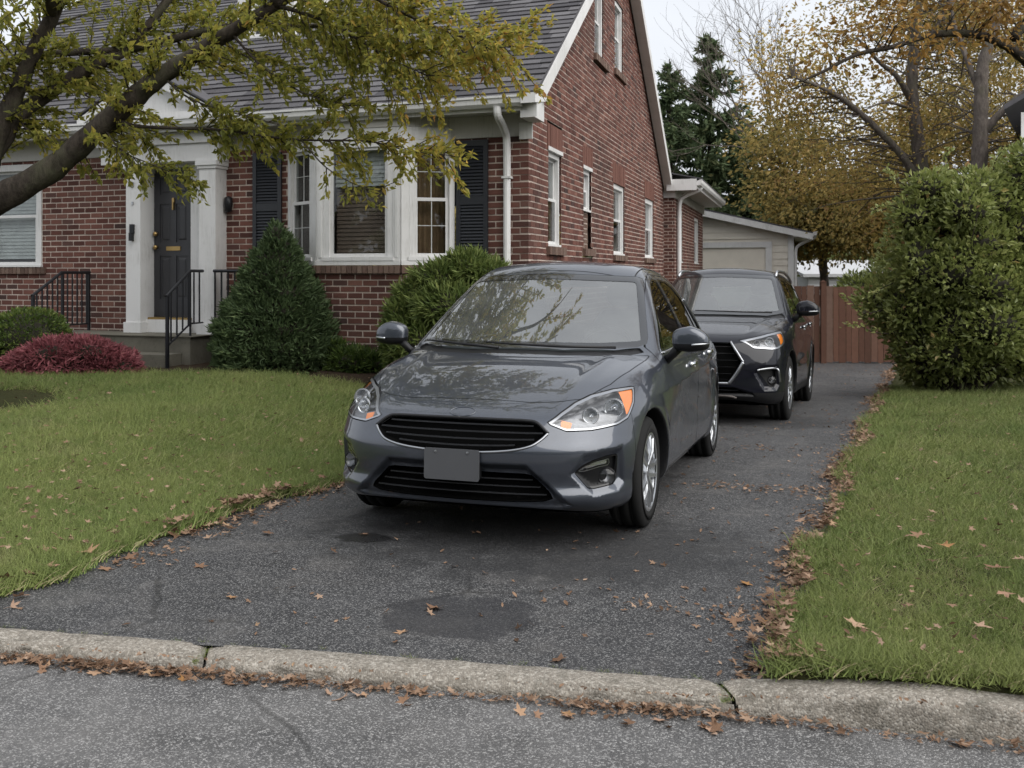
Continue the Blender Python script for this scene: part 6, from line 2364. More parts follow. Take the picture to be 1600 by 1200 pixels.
crown_tree('amber_tree', 'second amber tree with a big side limb, behind the bush near the right edge', [
    (path([(1515, 470, 24), (1520, 330, 24), (1530, 250, 24), (1533, 160, 24), (1536, 100, 24), (1556, 30, 24), (1566, -60, 24)]), .26, .10),
    (path([(1530, 215, 24), (1568, 172, 23.8), (1605, 140, 23.6), (1670, 90, 23.3)]), .12, .03),
    (path([(1533, 150, 24), (1510, 90, 24.2), (1492, 40, 24.4), (1480, -30, 24.5)]), .09, .03)],
    [ell(1570, 80, 26.5, 120, 90, 80), ell(1490, 20, 26.5, 90, 70, 80), ell(1610, 190, 26, 90, 90, 80), ell(1480, 230, 27, 70, 60, 80)], 140, 55, .40, .11, 'leafY', 6, tint0=.48, branch_r=.02)
crown_tree('amber_tree', 'broad low yellow amber tree rising just behind the garage roof', [
    (path([(1290, 480, 36), (1285, 400, 36), (1275, 300, 36), (1280, 220, 36)]), .2, .06),
    (path([(1285, 380, 36), (1330, 320, 35.5), (1380, 280, 35)]), .1, .03), (path([(1283, 360, 36), (1245, 310, 36), (1220, 260, 36)]), .09, .03)],
    [ell(1270, 300, 35, 85, 110), ell(1330, 350, 34, 100, 90), ell(1230, 250, 36, 60, 70), ell(1400, 330, 35, 80, 110)], 300, 95, .44, .16, 'leafY', 7, tint0=.42, minr=.2, lowcut=2.2)
crown_tree('amber_tree', 'pale amber tree filling the gap between the two grey trunks far behind', [
    (path([(1490, 480, 36), (1488, 380, 36), (1484, 250, 36), (1490, 150, 36)]), .16, .05)],
    [ell(1500, 190, 36, 120, 90), ell(1400, 210, 37, 70, 80), ell(1580, 230, 36, 70, 80)], 150, 70, .5, .15, 'leafY', 17, tint0=.5, minr=.2, branch_r=.02)
crown_tree('rust_tree', 'overhanging branch of rust brown leaves reaching in from the top right corner', [
    ([np.array([6.35, 11.4, float(zground(6.35, 11.4)) - .1]), np.array([6.3, 11.4, 1.5]), at(1690, 150, 11.4), at(1650, 20, 11.3), at(1610, -120, 11.2)], .20, .12),
    (path([(1700, 190, 11.4), (1640, 128, 11.2), (1600, 92, 11), (1570, 70, 10.8), (1530, 55, 10.7), (1480, 52, 10.6), (1440, 58, 10.5), (1400, 72, 10.4), (1340, 85, 10.3), (1290, 110, 10.2), (1250, 128, 10.1)]), .075, .010),
    (path([(1650, 20, 11.3), (1600, 40, 11), (1585, 60, 10.9)]), .09, .05),
    (path([(1640, -30, 11.2), (1560, -20, 10.9), (1480, -30, 10.6), (1380, -20, 10.4)]), .05, .01)],
    [ell(1380, 60, 10.4, 130, 45), ell(1300, 105, 10.2, 65, 32), ell(1490, 25, 10.6, 120, 40), ell(1590, 40, 10.9, 70, 50), ell(1500, -80, 10.8, 220, 70)], 105, 36, .15, .07, 'leafO', 9, bark='bark', branch_r=.010, tint0=.45)


def bare_tree():
    rng = np.random.default_rng(31)
    b = at(1245, 470, 39)
    t = thing('bare_tree', 'leafless twiggy tree against the white sky right of the tall evergreens', 'tree', tuple(b))
    mb = MB()

    def grow(p, d, l, r, dep):
        q = [p]; dd = d
        for _ in range(3):
            dd = unit(dd + rng.normal(0, .13, 3) + [0, 0, .03]); q.append(q[-1] + dd * l / 3)
        mb.tube(q, np.linspace(r, r * .62, 4), 5 if dep < 2 else 3, caps=False)
        if dep >= 6: return
        for k in range(3 if dep < 5 else 2):
            o = rng.normal(size=3)
            grow(q[-1 - (k % 2)], unit(dd + unit(o) * rng.uniform(.4, .75)), l * rng.uniform(.62, .82), r * .58, dep + 1)
    grow(b, np.array([-.05, 0, 1.]), 4.0, .13, 0)
    mb.build('trunk', M_['barkg'], t)


bare_tree()


# ---------- tall evergreens behind the house
def tall_conifer(px, ptop, Y, halfw, seed, label):
    rng = np.random.default_rng(seed)
    top = at(px, ptop, Y); base = np.array([top[0], Y, -1.0])
    t = thing('tall_conifer', label, 'tree', tuple(base), group='tall evergreens behind the brick house')
    mb = MB(); mb.tube([base, (base + top) / 2, top], [.28, .16, .02], 8); mb.build('trunk', M_['bark'], t)
    H = top[2] - base[2]
    mb = MB(); C, D, TT = [], [], []
    z = base[2] + H * .18
    while z < top[2] - .1:
        f = (top[2] - z) / H
        R = halfw * (f / .8) ** .8 * rng.uniform(.75, 1.1)
        for k in range(rng.integers(4, 7)):
            a = rng.uniform(0, 2 * math.pi); l = R * rng.uniform(.45, 1.12)
            p = np.array([top[0], Y, z]); d = np.array([math.cos(a), math.sin(a), .42])
            s = np.linspace(0, 1, 5)[:, None]
            Q = p + d * l * s + np.array([0, 0, -.42]) * l * s ** 2 + np.array([0, 0, .25]) * l * s ** 4
            mb.tube(Q, np.linspace(.035, .008, 5), 3, caps=False)
            n = int(60 * l + 8)
            u = rng.uniform(.12, 1, n) * 4; i = np.minimum(u.astype(int), 3); g = (u - i)[:, None]
            pt = Q[i] * (1 - g) + Q[i + 1] * g
            out = unit(Q[i + 1] - Q[i]) + rng.normal(0, .75, (n, 3)) + [0, 0, -.25]
            C.append(pt); D.append(out); TT.append(.45 + .25 * (u / 4) + rng.normal(0, .16, n))
        z += rng.uniform(.20, .36)
    mb.build('branch', M_['bark'], t, kind='stuff')
    C = np.concatenate(C); D = np.concatenate(D)
    L = rng.uniform(.18, .40, len(C))
    leaf_obj('crown', C, D, L, L * .34, np.concatenate(TT), M_['pine'], t, rng)


tall_conifer(1110, 50, 42, 3.7, 1, 'tallest pointed dark evergreen between the gable and the amber trees')
tall_conifer(1046, 92, 41, 3.0, 2, 'dark evergreen close beside the gable edge, a bit shorter than the tallest')
tall_conifer(1165, 190, 43, 3.9, 3, 'short evergreen right of the tallest one, beside the bare twigs')
tall_conifer(1005, 120, 44, 3.0, 4, 'evergreen mostly hidden behind the white edge of the gable')


# ---------- shrubs: dense shells of small shoots over a dark core
def shrub(name, label, base, ells, n, L, W, mat, seed, tint0=.5, core=.80, out=1.0, upw=.3, rough=.12, cat='shrub', tvar=.2, freq=4.0, mulchy=None, depth=.25, stems=0, stuff=False):
    rng = np.random.default_rng(seed)
    base = np.array(base, float)
    t = thing(name, label, cat, tuple(base))
    E = np.array(ells, float)
    w = (E[:, 3] * E[:, 4] + E[:, 4] * E[:, 5] + E[:, 3] * E[:, 5]); w /= w.sum()
    k = rng.choice(len(E), n, p=w)
    v = unit(rng.normal(size=(n, 3)))
    lump = vnoise(v[:, 0] * freq + E[k, 0] * 3, v[:, 2] * freq + v[:, 1] * freq * .7 + E[k, 1] * 3, 1.0, seed)
    rad = 1 + rough * lump - depth * rng.uniform(0, 1, n) ** 2
    P = E[k, :3] + v * E[k, 3:6] * rad[:, None]
    # drop those buried in another lobe
    keep = P[:, 2] > base[2] - .02
    for j in range(len(E)):
        q = ((P - E[j, :3]) / E[j, 3:6]); keep &= ~((k != j) & ((q ** 2).sum(1) < .55))
    P, v, k, lump, rad = P[keep], v[keep], k[keep], lump[keep], rad[keep]
    m = len(P)
    D = unit(v * out + rng.normal(0, .5, (m, 3)) + [0, 0, upw])
    Ls = L * rng.uniform(.6, 1.35, m)
    tint = tint0 + tvar * lump * .7 + rng.normal(0, .14, m)
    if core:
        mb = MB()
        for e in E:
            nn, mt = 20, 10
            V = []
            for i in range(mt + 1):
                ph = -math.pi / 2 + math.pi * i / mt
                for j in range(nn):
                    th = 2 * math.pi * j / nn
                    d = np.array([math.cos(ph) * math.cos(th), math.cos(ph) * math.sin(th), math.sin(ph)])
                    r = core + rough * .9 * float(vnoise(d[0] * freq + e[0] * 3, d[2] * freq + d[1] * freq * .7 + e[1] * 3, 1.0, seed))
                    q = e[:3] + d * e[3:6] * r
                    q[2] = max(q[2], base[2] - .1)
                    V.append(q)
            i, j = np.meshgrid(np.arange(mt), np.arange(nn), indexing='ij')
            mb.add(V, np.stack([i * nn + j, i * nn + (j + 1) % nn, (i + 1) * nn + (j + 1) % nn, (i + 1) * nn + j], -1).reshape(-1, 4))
        o = mb.build('dark_core', M_['core'], t, smooth=True); o['kind'] = 'stuff'  # solid core added against see-through, inner shade put into its colour
    if stems:
        mb = MB()
        for _ in range(stems):
            e = E[rng.integers(len(E))]; d = unit(rng.normal(size=3) + [0, 0, .4]); tip = e[:3] + d * e[3:6] * rng.uniform(.8, 1.08)
            mb.tube(catmull([base + [rng.normal(0, .15), rng.normal(0, .15), 0], (base + tip) / 2 + rng.normal(0, .12, 3), tip], 7), np.linspace(.022, .004, 7), 4, caps=False)
        mb.build('stem', M_['bark'], t, kind='stuff')
    leaf_obj('foliage', P, D, Ls, W * Ls / L, tint, M_[mat], t, rng)
    return t


def gpt(px, py, lift=0.):
    """ground point of the lawn seen at a photo position"""
    Y = 8.0
    for _ in range(60):
        X = (px - 800) / 1600 * Y
        z = float(zlawn(X, Y))
        Y = .5 * Y + .5 * 1600 * (EYE - z) / max(py - 427, 5)
    return np.array([X, Y, z + lift])


def lobes(main, n, r0, r1, seed, flat=.85):
    rng = np.random.default_rng(seed)
    out = []
    m = np.array(main, float)
    for _ in range(n):
        d = unit(rng.normal(size=3)); d[1] = -abs(d[1]) if rng.random() < .75 else d[1]
        p = m[:3] + d * m[3:6] * rng.uniform(.5, .95)
        r = rng.uniform(r0, r1)
        out.append((p[0], p[1], p[2], r, r, r * flat))
    return out


YL = [(-.52, -.1, .95, .22, .3, .22), (-.40, 0, 1.18, .25, .3, .18), (-.15, -.1, 1.38, .27, .3, .17), (.12, 0, 1.50, .25, .3, .17), (.36, -.05, 1.40, .26, .3, .15), (.58, 0, 1.27, .24, .3, .13), (.0, -.4, 1.1, .4, .25, .2), (-.35, -.35, .72, .3, .25, .25), (.3, -.35, .95, .35, .25, .22), (-.62, -.05, .66, .16, .25, .2)]
YX = at(712, 470, 11.2)[0]
YL = [(YX + a, 11.2 + b, c_, d, e, f) for a, b, c_, d, e, f in YL]

# cone shaped evergreen by the bay window
g = gpt(414, 588); cx, cy, cz = g[0] - .02, g[1] + .68, g[2]
E_ = []
for i, (h, r) in enumerate([(.10, .70), (.28, .76), (.50, .72), (.72, .62), (.92, .51), (1.12, .40), (1.31, .29), (1.48, .18), (1.60, .10)]):
    E_.append((cx + .02 * math.sin(i * 2), cy, cz + h, r, r * .95, .24 if i < 7 else .17))
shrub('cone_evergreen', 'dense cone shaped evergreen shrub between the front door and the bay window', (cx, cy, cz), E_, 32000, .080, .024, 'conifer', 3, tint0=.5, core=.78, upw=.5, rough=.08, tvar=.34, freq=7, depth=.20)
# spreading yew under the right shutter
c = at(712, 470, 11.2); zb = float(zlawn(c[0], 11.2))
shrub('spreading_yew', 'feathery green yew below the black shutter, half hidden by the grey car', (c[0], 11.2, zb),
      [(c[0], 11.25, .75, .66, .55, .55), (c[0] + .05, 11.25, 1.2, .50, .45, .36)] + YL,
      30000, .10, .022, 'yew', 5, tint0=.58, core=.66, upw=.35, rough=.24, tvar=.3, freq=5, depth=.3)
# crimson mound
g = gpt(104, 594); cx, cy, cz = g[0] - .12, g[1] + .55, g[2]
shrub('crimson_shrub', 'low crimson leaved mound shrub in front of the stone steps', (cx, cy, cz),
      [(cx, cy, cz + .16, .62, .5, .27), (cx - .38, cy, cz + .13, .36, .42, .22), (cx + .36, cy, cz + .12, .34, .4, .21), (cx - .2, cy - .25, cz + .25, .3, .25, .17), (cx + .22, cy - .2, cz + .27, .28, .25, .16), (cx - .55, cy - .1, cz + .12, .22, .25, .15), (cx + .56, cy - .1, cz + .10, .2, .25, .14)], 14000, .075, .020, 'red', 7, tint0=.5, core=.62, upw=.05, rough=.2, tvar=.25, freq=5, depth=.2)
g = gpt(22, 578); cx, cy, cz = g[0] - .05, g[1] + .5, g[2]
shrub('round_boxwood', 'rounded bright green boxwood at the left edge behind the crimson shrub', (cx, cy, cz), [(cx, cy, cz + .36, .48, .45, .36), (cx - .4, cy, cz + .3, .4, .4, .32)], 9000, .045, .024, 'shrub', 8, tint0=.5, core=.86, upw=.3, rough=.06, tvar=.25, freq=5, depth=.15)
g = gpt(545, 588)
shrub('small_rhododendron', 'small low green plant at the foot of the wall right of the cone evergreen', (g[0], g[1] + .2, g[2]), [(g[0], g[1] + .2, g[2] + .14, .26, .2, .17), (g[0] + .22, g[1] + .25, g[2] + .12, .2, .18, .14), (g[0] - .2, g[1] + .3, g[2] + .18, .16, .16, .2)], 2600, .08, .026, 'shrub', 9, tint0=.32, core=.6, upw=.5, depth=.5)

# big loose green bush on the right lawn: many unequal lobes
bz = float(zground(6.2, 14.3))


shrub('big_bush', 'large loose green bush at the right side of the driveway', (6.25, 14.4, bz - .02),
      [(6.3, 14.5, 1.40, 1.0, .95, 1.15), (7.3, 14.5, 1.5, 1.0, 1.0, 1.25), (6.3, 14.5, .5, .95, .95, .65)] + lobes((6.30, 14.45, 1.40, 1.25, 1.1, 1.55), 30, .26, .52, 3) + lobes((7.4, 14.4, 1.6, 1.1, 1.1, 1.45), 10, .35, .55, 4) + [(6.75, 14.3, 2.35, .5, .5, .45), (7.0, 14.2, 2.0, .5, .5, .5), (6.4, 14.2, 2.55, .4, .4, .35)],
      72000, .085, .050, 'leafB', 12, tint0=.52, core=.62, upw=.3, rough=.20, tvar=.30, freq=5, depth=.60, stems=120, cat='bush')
# its long shoots reaching out over the fence
def shoots():
    rng = np.random.default_rng(77)
    root = bpy.data.objects['big_bush']
    mb = MB(); C, D = [], []
    for a in ([(1400, 478, 14.3), (1350, 490, 14.2), (1330, 470, 14.1), (1312, 462, 14.1)], [(1420, 520, 14.3), (1370, 520, 14.2), (1340, 508, 14.1), (1318, 510, 14.1)], [(1400, 440, 14.3), (1375, 452, 14.2), (1350, 466, 14.1)],
              [(1420, 330, 14.3), (1385, 320, 14.2), (1362, 330, 14.2)], [(1430, 300, 14.3), (1400, 280, 14.2), (1385, 262, 14.2)], [(1480, 280, 14.3), (1475, 252, 14.3), (1482, 232, 14.3)], [(1550, 280, 14.3), (1556, 250, 14.3), (1570, 232, 14.3)]):
        Q = catmull(path(a), 12); mb.tube(Q, np.linspace(.010, .003, 12), 4, caps=False)
        n = 46
        u = rng.uniform(1, 10.9, n); i = u.astype(int)
        C.append(Q[i] + rng.normal(0, .025, (n, 3))); D.append(unit(Q[np.minimum(i + 1, 11)] - Q[i]) + rng.normal(0, .7, (n, 3)))
    mb.build('shoot', M_['bark'], root, kind='stuff')
    C = np.concatenate(C); D = np.concatenate(D)
    leaf_obj('shoot_leaves', C, D, rng.uniform(.05, .09, len(C)), .035, rng.uniform(.5, .95, len(C)), M_['leafB'], root, rng, 'stuff')


shoots()
g = at(1345, 445, 24)
shrub('fence_shrub', 'dark green shrub peeping over the wooden fence', (g[0], 24, -.6), [(g[0], 24, .75, .7, .6, .7), (g[0] + .9, 24, .9, .9, .7, .9)], 4000, .13, .07, 'leafB', 14, tint0=.3, core=.7, cat='bush')


# ---------- woods closing the view
def woods(name, boxes, n, L, mat, seed, tint0):
    rng = np.random.default_rng(seed)
    C = []
    for (x0, x1, y0, y1, z0, z1, w) in boxes:
        m = int(n * w)
        x = rng.uniform(x0, x1, m); y = rng.uniform(y0, y1, m)
        top = z1 * (.72 + .28 * vnoise(x * .35, y * .2, 1, seed))
        C.append(np.stack([x, y, z0 + (top - z0) * rng.uniform(0, 1, m) ** .8], -1))
    C = np.concatenate(C); m = len(C)
    cl = vnoise(C[:, 0] * .9, C[:, 2] * 1.3, 1, seed + 1)
    Ls = L * rng.uniform(.5, 1.3, m)
    V, F = leaf_quads(C, rng.normal(0, 1, (m, 3)) + [0, 0, -.4], Ls, Ls * .6, rng)
    o = obj_np(name, V, F, M_[mat], None, tint=np.repeat(np.clip(tint0 + .25 * cl + rng.normal(0, .12, m), 0, 1), 4))
    return tag(o, kind='stuff')


woods('far_woods', [(-14, 60, 62, 74, -1, 9.0, .8), (-40, -14, 60, 70, -1, 10, .2)], 26000, .8, 'leafY', 50, .22)
woods('far_thicket', [(16, 60, 51, 60, -1, 6.0, 1)], 14000, .6, 'leafB', 51, .25)
woods('unseen_trees', [(-40, 40, -26, -17, -.1, 8.5, 1)], 15000, .9, 'leafB', 52, .3)  # unseen row behind the eye, added to darken reflections in the cars
# ------------------------------------------------------------------ grass
def grass_nodes(name, mat, hgt, wid, blades, rad, bend):
    ng = bpy.data.node_groups.new(name, 'GeometryNodeTree')
    ng.interface.new_socket('Geometry', in_out='INPUT', socket_type='NodeSocketGeometry')
    ng.interface.new_socket('Geometry', in_out='OUTPUT', socket_type='NodeSocketGeometry')
    N = ng.nodes; Lk = ng.links.new
    gi, go = N.new('NodeGroupInput'), N.new('NodeGroupOutput')
    cone = N.new('GeometryNodeMeshCone'); cone.fill_type = 'NONE'
    cone.inputs['Vertices'].default_value = 3; cone.inputs['Side Segments'].default_value = 3
    cone.inputs['Radius Top'].default_value = .0006; cone.inputs['Radius Bottom'].default_value = wid; cone.inputs['Depth'].default_value = hgt
    pos = N.new('GeometryNodeInputPosition'); sx = N.new('ShaderNodeSeparateXYZ'); Lk(pos.outputs[0], sx.inputs[0])
    hz = N.new('ShaderNodeMath'); hz.operation = 'DIVIDE'; Lk(sx.outputs[2], hz.inputs[0]); hz.inputs[1].default_value = hgt
    sq = N.new('ShaderNodeMath'); sq.operation = 'POWER'; Lk(hz.outputs[0], sq.inputs[0]); sq.inputs[1].default_value = 2.0
    mu = N.new('ShaderNodeMath'); mu.operation = 'MULTIPLY'; Lk(sq.outputs[0], mu.inputs[0]); mu.inputs[1].default_value = bend
    fl = N.new('ShaderNodeMath'); fl.operation = 'MULTIPLY'; Lk(sx.outputs[1], fl.inputs[0]); fl.inputs[1].default_value = -.75
    cb = N.new('ShaderNodeCombineXYZ'); Lk(mu.outputs[0], cb.inputs[0]); Lk(fl.outputs[0], cb.inputs[1])
    sp = N.new('GeometryNodeSetPosition'); Lk(cone.outputs['Mesh'], sp.inputs['Geometry']); Lk(cb.outputs[0], sp.inputs['Offset'])
    st = N.new('GeometryNodeStoreNamedAttribute'); st.data_type = 'FLOAT'; st.domain = 'POINT'; st.inputs['Name'].default_value = 'h'
    Lk(sp.outputs[0], st.inputs['Geometry']); Lk(hz.outputs[0], st.inputs['Value'])
    # a tuft of blades
    pt = N.new('GeometryNodePoints'); pt.inputs['Count'].default_value = blades
    rv = N.new('FunctionNodeRandomValue'); rv.data_type = 'FLOAT_VECTOR'; rv.inputs[0].default_value = (-rad, -rad, -.006); rv.inputs[1].default_value = (rad, rad, .0)
    Lk(rv.outputs[0], pt.inputs['Position'])
    io = N.new('GeometryNodeInstanceOnPoints'); Lk(pt.outputs[0], io.inputs['Points']); Lk(st.outputs[0], io.inputs['Instance'])
    rr = N.new('FunctionNodeRandomValue'); rr.data_type = 'FLOAT_VECTOR'; rr.inputs[0].default_value = (-.85, -.85, 0); rr.inputs[1].default_value = (.85, .85, 6.28); rr.inputs['Seed'].default_value = 4
    Lk(rr.outputs[0], io.inputs['Rotation'])
    rs = N.new('FunctionNodeRandomValue'); rs.data_type = 'FLOAT_VECTOR'; rs.inputs[0].default_value = (.6, .6, .35); rs.inputs[1].default_value = (1.3, 1.3, 1.3); rs.inputs['Seed'].default_value = 9
    Lk(rs.outputs[0], io.inputs['Scale'])
    s2 = N.new('GeometryNodeStoreNamedAttribute'); s2.data_type = 'FLOAT'; s2.domain = 'INSTANCE'; s2.inputs['Name'].default_value = 'r'
    r1 = N.new('FunctionNodeRandomValue'); r1.data_type = 'FLOAT'; r1.inputs['Seed'].default_value = 2
    Lk(io.outputs[0], s2.inputs['Geometry']); Lk(r1.outputs[1], s2.inputs['Value'])
    rl = N.new('GeometryNodeRealizeInstances'); Lk(s2.outputs[0], rl.inputs[0])
    sm = N.new('GeometryNodeSetMaterial'); sm.inputs['Material'].default_value = mat; Lk(rl.outputs[0], sm.inputs['Geometry'])
    # tufts over the lawn
    i2 = N.new('GeometryNodeInstanceOnPoints'); Lk(gi.outputs[0], i2.inputs['Points']); Lk(sm.outputs[0], i2.inputs['Instance'])
    r3 = N.new('FunctionNodeRandomValue'); r3.data_type = 'FLOAT_VECTOR'; r3.inputs[0].default_value = (-.15, -.15, 0); r3.inputs[1].default_value = (.15, .15, 6.28); r3.inputs['Seed'].default_value = 14
    Lk(r3.outputs[0], i2.inputs['Rotation'])
    na = N.new('GeometryNodeInputNamedAttribute'); na.data_type = 'FLOAT'; na.inputs['Name'].default_value = 's'
    Lk(na.outputs[0], i2.inputs['Scale'])
    Lk(i2.outputs[0], go.inputs[0])
    return ng


GN_FINE = grass_nodes('fine grass', M_['grass'], .060, .0036, 16, .045, .038)


def in_view(X, Y, pad=.05):
    return (np.abs(X / np.maximum(Y, .1)) < .5 + pad) & (Y > 2.5)


def scatter_grass(name, region, seed, n0):
    rng = np.random.default_rng(seed)
    # more and smaller tufts near the eye
    Y = 3.0 * np.exp(rng.uniform(0, 1, n0) * math.log(15.5 / 3.0)) if region > 0 else 4.2 * np.exp(rng.uniform(0, 1, n0) * math.log(14.5 / 4.2))
    X = rng.uniform(-.80, .80, n0) * Y
    a = across(X, Y)
    wob = edgewob(X, Y) * sstep(0, .3, Y - ykerb(X))
    keep = (a > wob + .015) if region > 0 else (a < -DWID + wob - .015)
    keep &= (Y > ykerb(X) - np.where(region > 0, .022, -.01)) & in_view(X, Y, .30)
    u = -((X - HC[0]) * UR[0] + (Y - HC[1]) * UR[1])
    keep &= ~((Y > 10) & (a < -DWID) & ((X - HC[0]) * VV[0] + (Y - HC[1]) * VV[1] > -1.12 - .1 * np.sin(u * 1.7)))
    # front path and the trampled ring around the tree
    keep &= ~((X < -5.4) & (Y > 11.05 + .17 * (X + 9.5)) & (Y < 12.1))
    keep &= ~(((X + 5.1) ** 2 + (Y - 9.85) ** 2) < (.85 + .2 * rng.uniform(-1, 1, n0)) ** 2)
    thin = vnoise(X, Y, 1.7, 9)
    keep &= rng.uniform(0, 1, n0) < .80 + .22 * thin
    X, Y = X[keep], Y[keep]
    Z = zlawn(X, Y) - .004
    s = (.55 + .11 * Y) * rng.uniform(.75, 1.2, len(X)) * (.92 + .30 * vnoise(X, Y, 2.3, 4)) * rng.uniform(.8, 1.15, len(X))
    s *= 1 + .35 * np.exp(-np.maximum(Y - ykerb(X), 0) / .18)
    V = np.stack([X, Y, Z], -1)
    me = mesh_np(name, V, [], M_['grass'], attr={'s': np.minimum(s, 1.75)})
    o = bpy.data.objects.new(name, me); COL.objects.link(o); tag(o, kind='stuff')
    md = o.modifiers.new('grass', 'NODES'); md.node_group = GN_FINE
    return o


scatter_grass('grass', 1, 101, 76000)
scatter_grass('grass', -1, 102, 140000)


# weeds in the kerb joints and along its back edge
def weeds():
    rng = np.random.default_rng(5)
    P = []
    for x in (-1.19, .73):
        for _ in range(16):
            y = ykerb(x) - rng.uniform(0, .17); P.append([x + rng.normal(0, .008), y, float(ktop(x)) - .022, rng.uniform(.22, .42)])
    for _ in range(120):
        x = rng.uniform(-3.2, .9); P.append([x, float(ykerb(x)) + rng.uniform(-.006, .02), -.004, rng.uniform(.12, .34) * (1 if rng.random() < .6 else .3)])
    P = np.array(P)
    o = bpy.data.objects.new('weeds', mesh_np('weeds', P[:, :3], [], M_['grass'], attr={'s': P[:, 3]})); COL.objects.link(o); tag(o, kind='stuff')
    o.modifiers.new('grass', 'NODES').node_group = GN_FINE


weeds()


# ------------------------------------------------------------------ fallen leaves
def maple(seed, curl=.25, lobes=5):
    rng = np.random.default_rng(seed)
    tips = {5: [(-28, .62), (28, .86), (90, 1.0), (152, .88), (208, .60)], 3: [(35, .8), (90, 1.0), (145, .8)]}[lobes]
    P = []
    P.append((268, .10))
    prev = None
    for i, (a, r) in enumerate(tips):
        a += rng.uniform(-5, 5); r *= rng.uniform(.9, 1.08)
        P.append((a - 13, r * .66)); P.append((a - 4, r * .80)); P.append((a, r)); P.append((a + 6, r * .78)); P.append((a + 14, r * .62))
        if i < len(tips) - 1:
            na = tips[i + 1][0]; P.append(((a + na) / 2, .36 * rng.uniform(.85, 1.15)))
    P = [(math.radians(a), r) for a, r in P]
    xy = np.array([[r * math.cos(a), r * math.sin(a)] for a, r in P])
    rr = np.hypot(*xy.T); th = np.arctan2(xy[:, 1], xy[:, 0])
    ph = rng.uniform(0, 6.28)
    z = curl * (.55 * rr ** 2 * np.cos(2 * th + ph) + .45 * rr ** 3 * np.cos(3 * th + ph * 2) + .35 * rr ** 2)
    inner = xy * .45; zi = z * .12
    V = [[0, 0, .02]] + [[p[0], p[1], q] for p, q in zip(inner, zi)] + [[p[0], p[1], q] for p, q in zip(xy, z)]
    n = len(P)
    T = []
    for i in range(n):
        j = (i + 1) % n
        T += [[0, 1 + i, 1 + j], [1 + i, 1 + n + i, 1 + n + j], [1 + i, 1 + n + j, 1 + j]]
    b = len(V)
    V += [[-.012, -.08, .02], [.012, -.08, .02], [.03, -.55, .06 + curl * .3], [.05, -.55, .06 + curl * .3]]
    T += [[b, b + 1, b + 2], [b + 1, b + 3, b + 2]]
    V = np.array(V); V[:, :2] *= .5; V[:, 2] *= .5
    V[:, 2] -= V[:, 2].min()
    return V, np.array(T)


PROT = [maple(1, .20), maple(2, .38), maple(3, .55), maple(4, .30), maple(5, .7, 3), maple(6, .15)]
LEAF_ME = [mesh_np('fallen_leaf', V, T, M_['litter1'], smooth=False) for V, T in PROT]


def simple_leaf(seed):
    """small curled oval leaf"""
    rng = np.random.default_rng(seed)
    c = rng.uniform(.1, .6)
    V = [[0, -.5, 0], [.2, -.15, .2 * c], [.17, .2, .25 * c], [0, .5, .22 * c], [-.17, .2, .2 * c], [-.2, -.15, .25 * c], [0, -.1, 0], [0, .2, .02]]
    return np.array(V), np.array([[0, 1, 6], [1, 2, 7], [1, 7, 6], [2, 3, 7], [3, 4, 7], [4, 5, 6], [4, 6, 7], [5, 0, 6]])


SMALL = [simple_leaf(k) for k in range(4)]


def surf(X, Y):
    a = across(X, Y)
    z = np.where((a < -DWID) | (a > 0), zlawn(X, Y) + .040, zdrive(Y) + .004)
    y = Y - ykerb(X)
    z = np.where(y < 0, ktop(X) + .002, z)
    return np.where(y < -.19, ZROAD + .004, z)


def litter(name, X, Y, S, seed, small=.55, lift=0.):
    rng = np.random.default_rng(seed)
    Vs, Ts, tt, n = [], [], [], 0
    Z = surf(X, Y)
    for x, y, z, s in zip(X, Y, Z, S):
        V, T = SMALL[rng.integers(4)] if rng.random() < small and s < .05 else PROT[rng.integers(6)]
        a = rng.uniform(0, 6.28); tx, ty = rng.normal(0, .28, 2)
        W = V * s * [1, rng.uniform(.6, 1), rng.uniform(.5, 1.5)]
        W = W @ np.array(Matrix.Rotation(a, 3, 'Z') @ Matrix.Rotation(tx, 3, 'X') @ Matrix.Rotation(ty, 3, 'Y')).T
        W[:, 2] -= W[:, 2].min()
        Vs.append(W + [x, y, z + rng.uniform(0, lift)]); Ts.append(T + n); n += len(V)
        tt.append(np.full(len(V), np.clip(rng.beta(2.2, 2) * .95, 0, 1)))
    o = obj_np(name, np.concatenate(Vs), np.concatenate(Ts), M_['litter'], None, tint=np.concatenate(tt))
    return tag(o, kind='stuff')


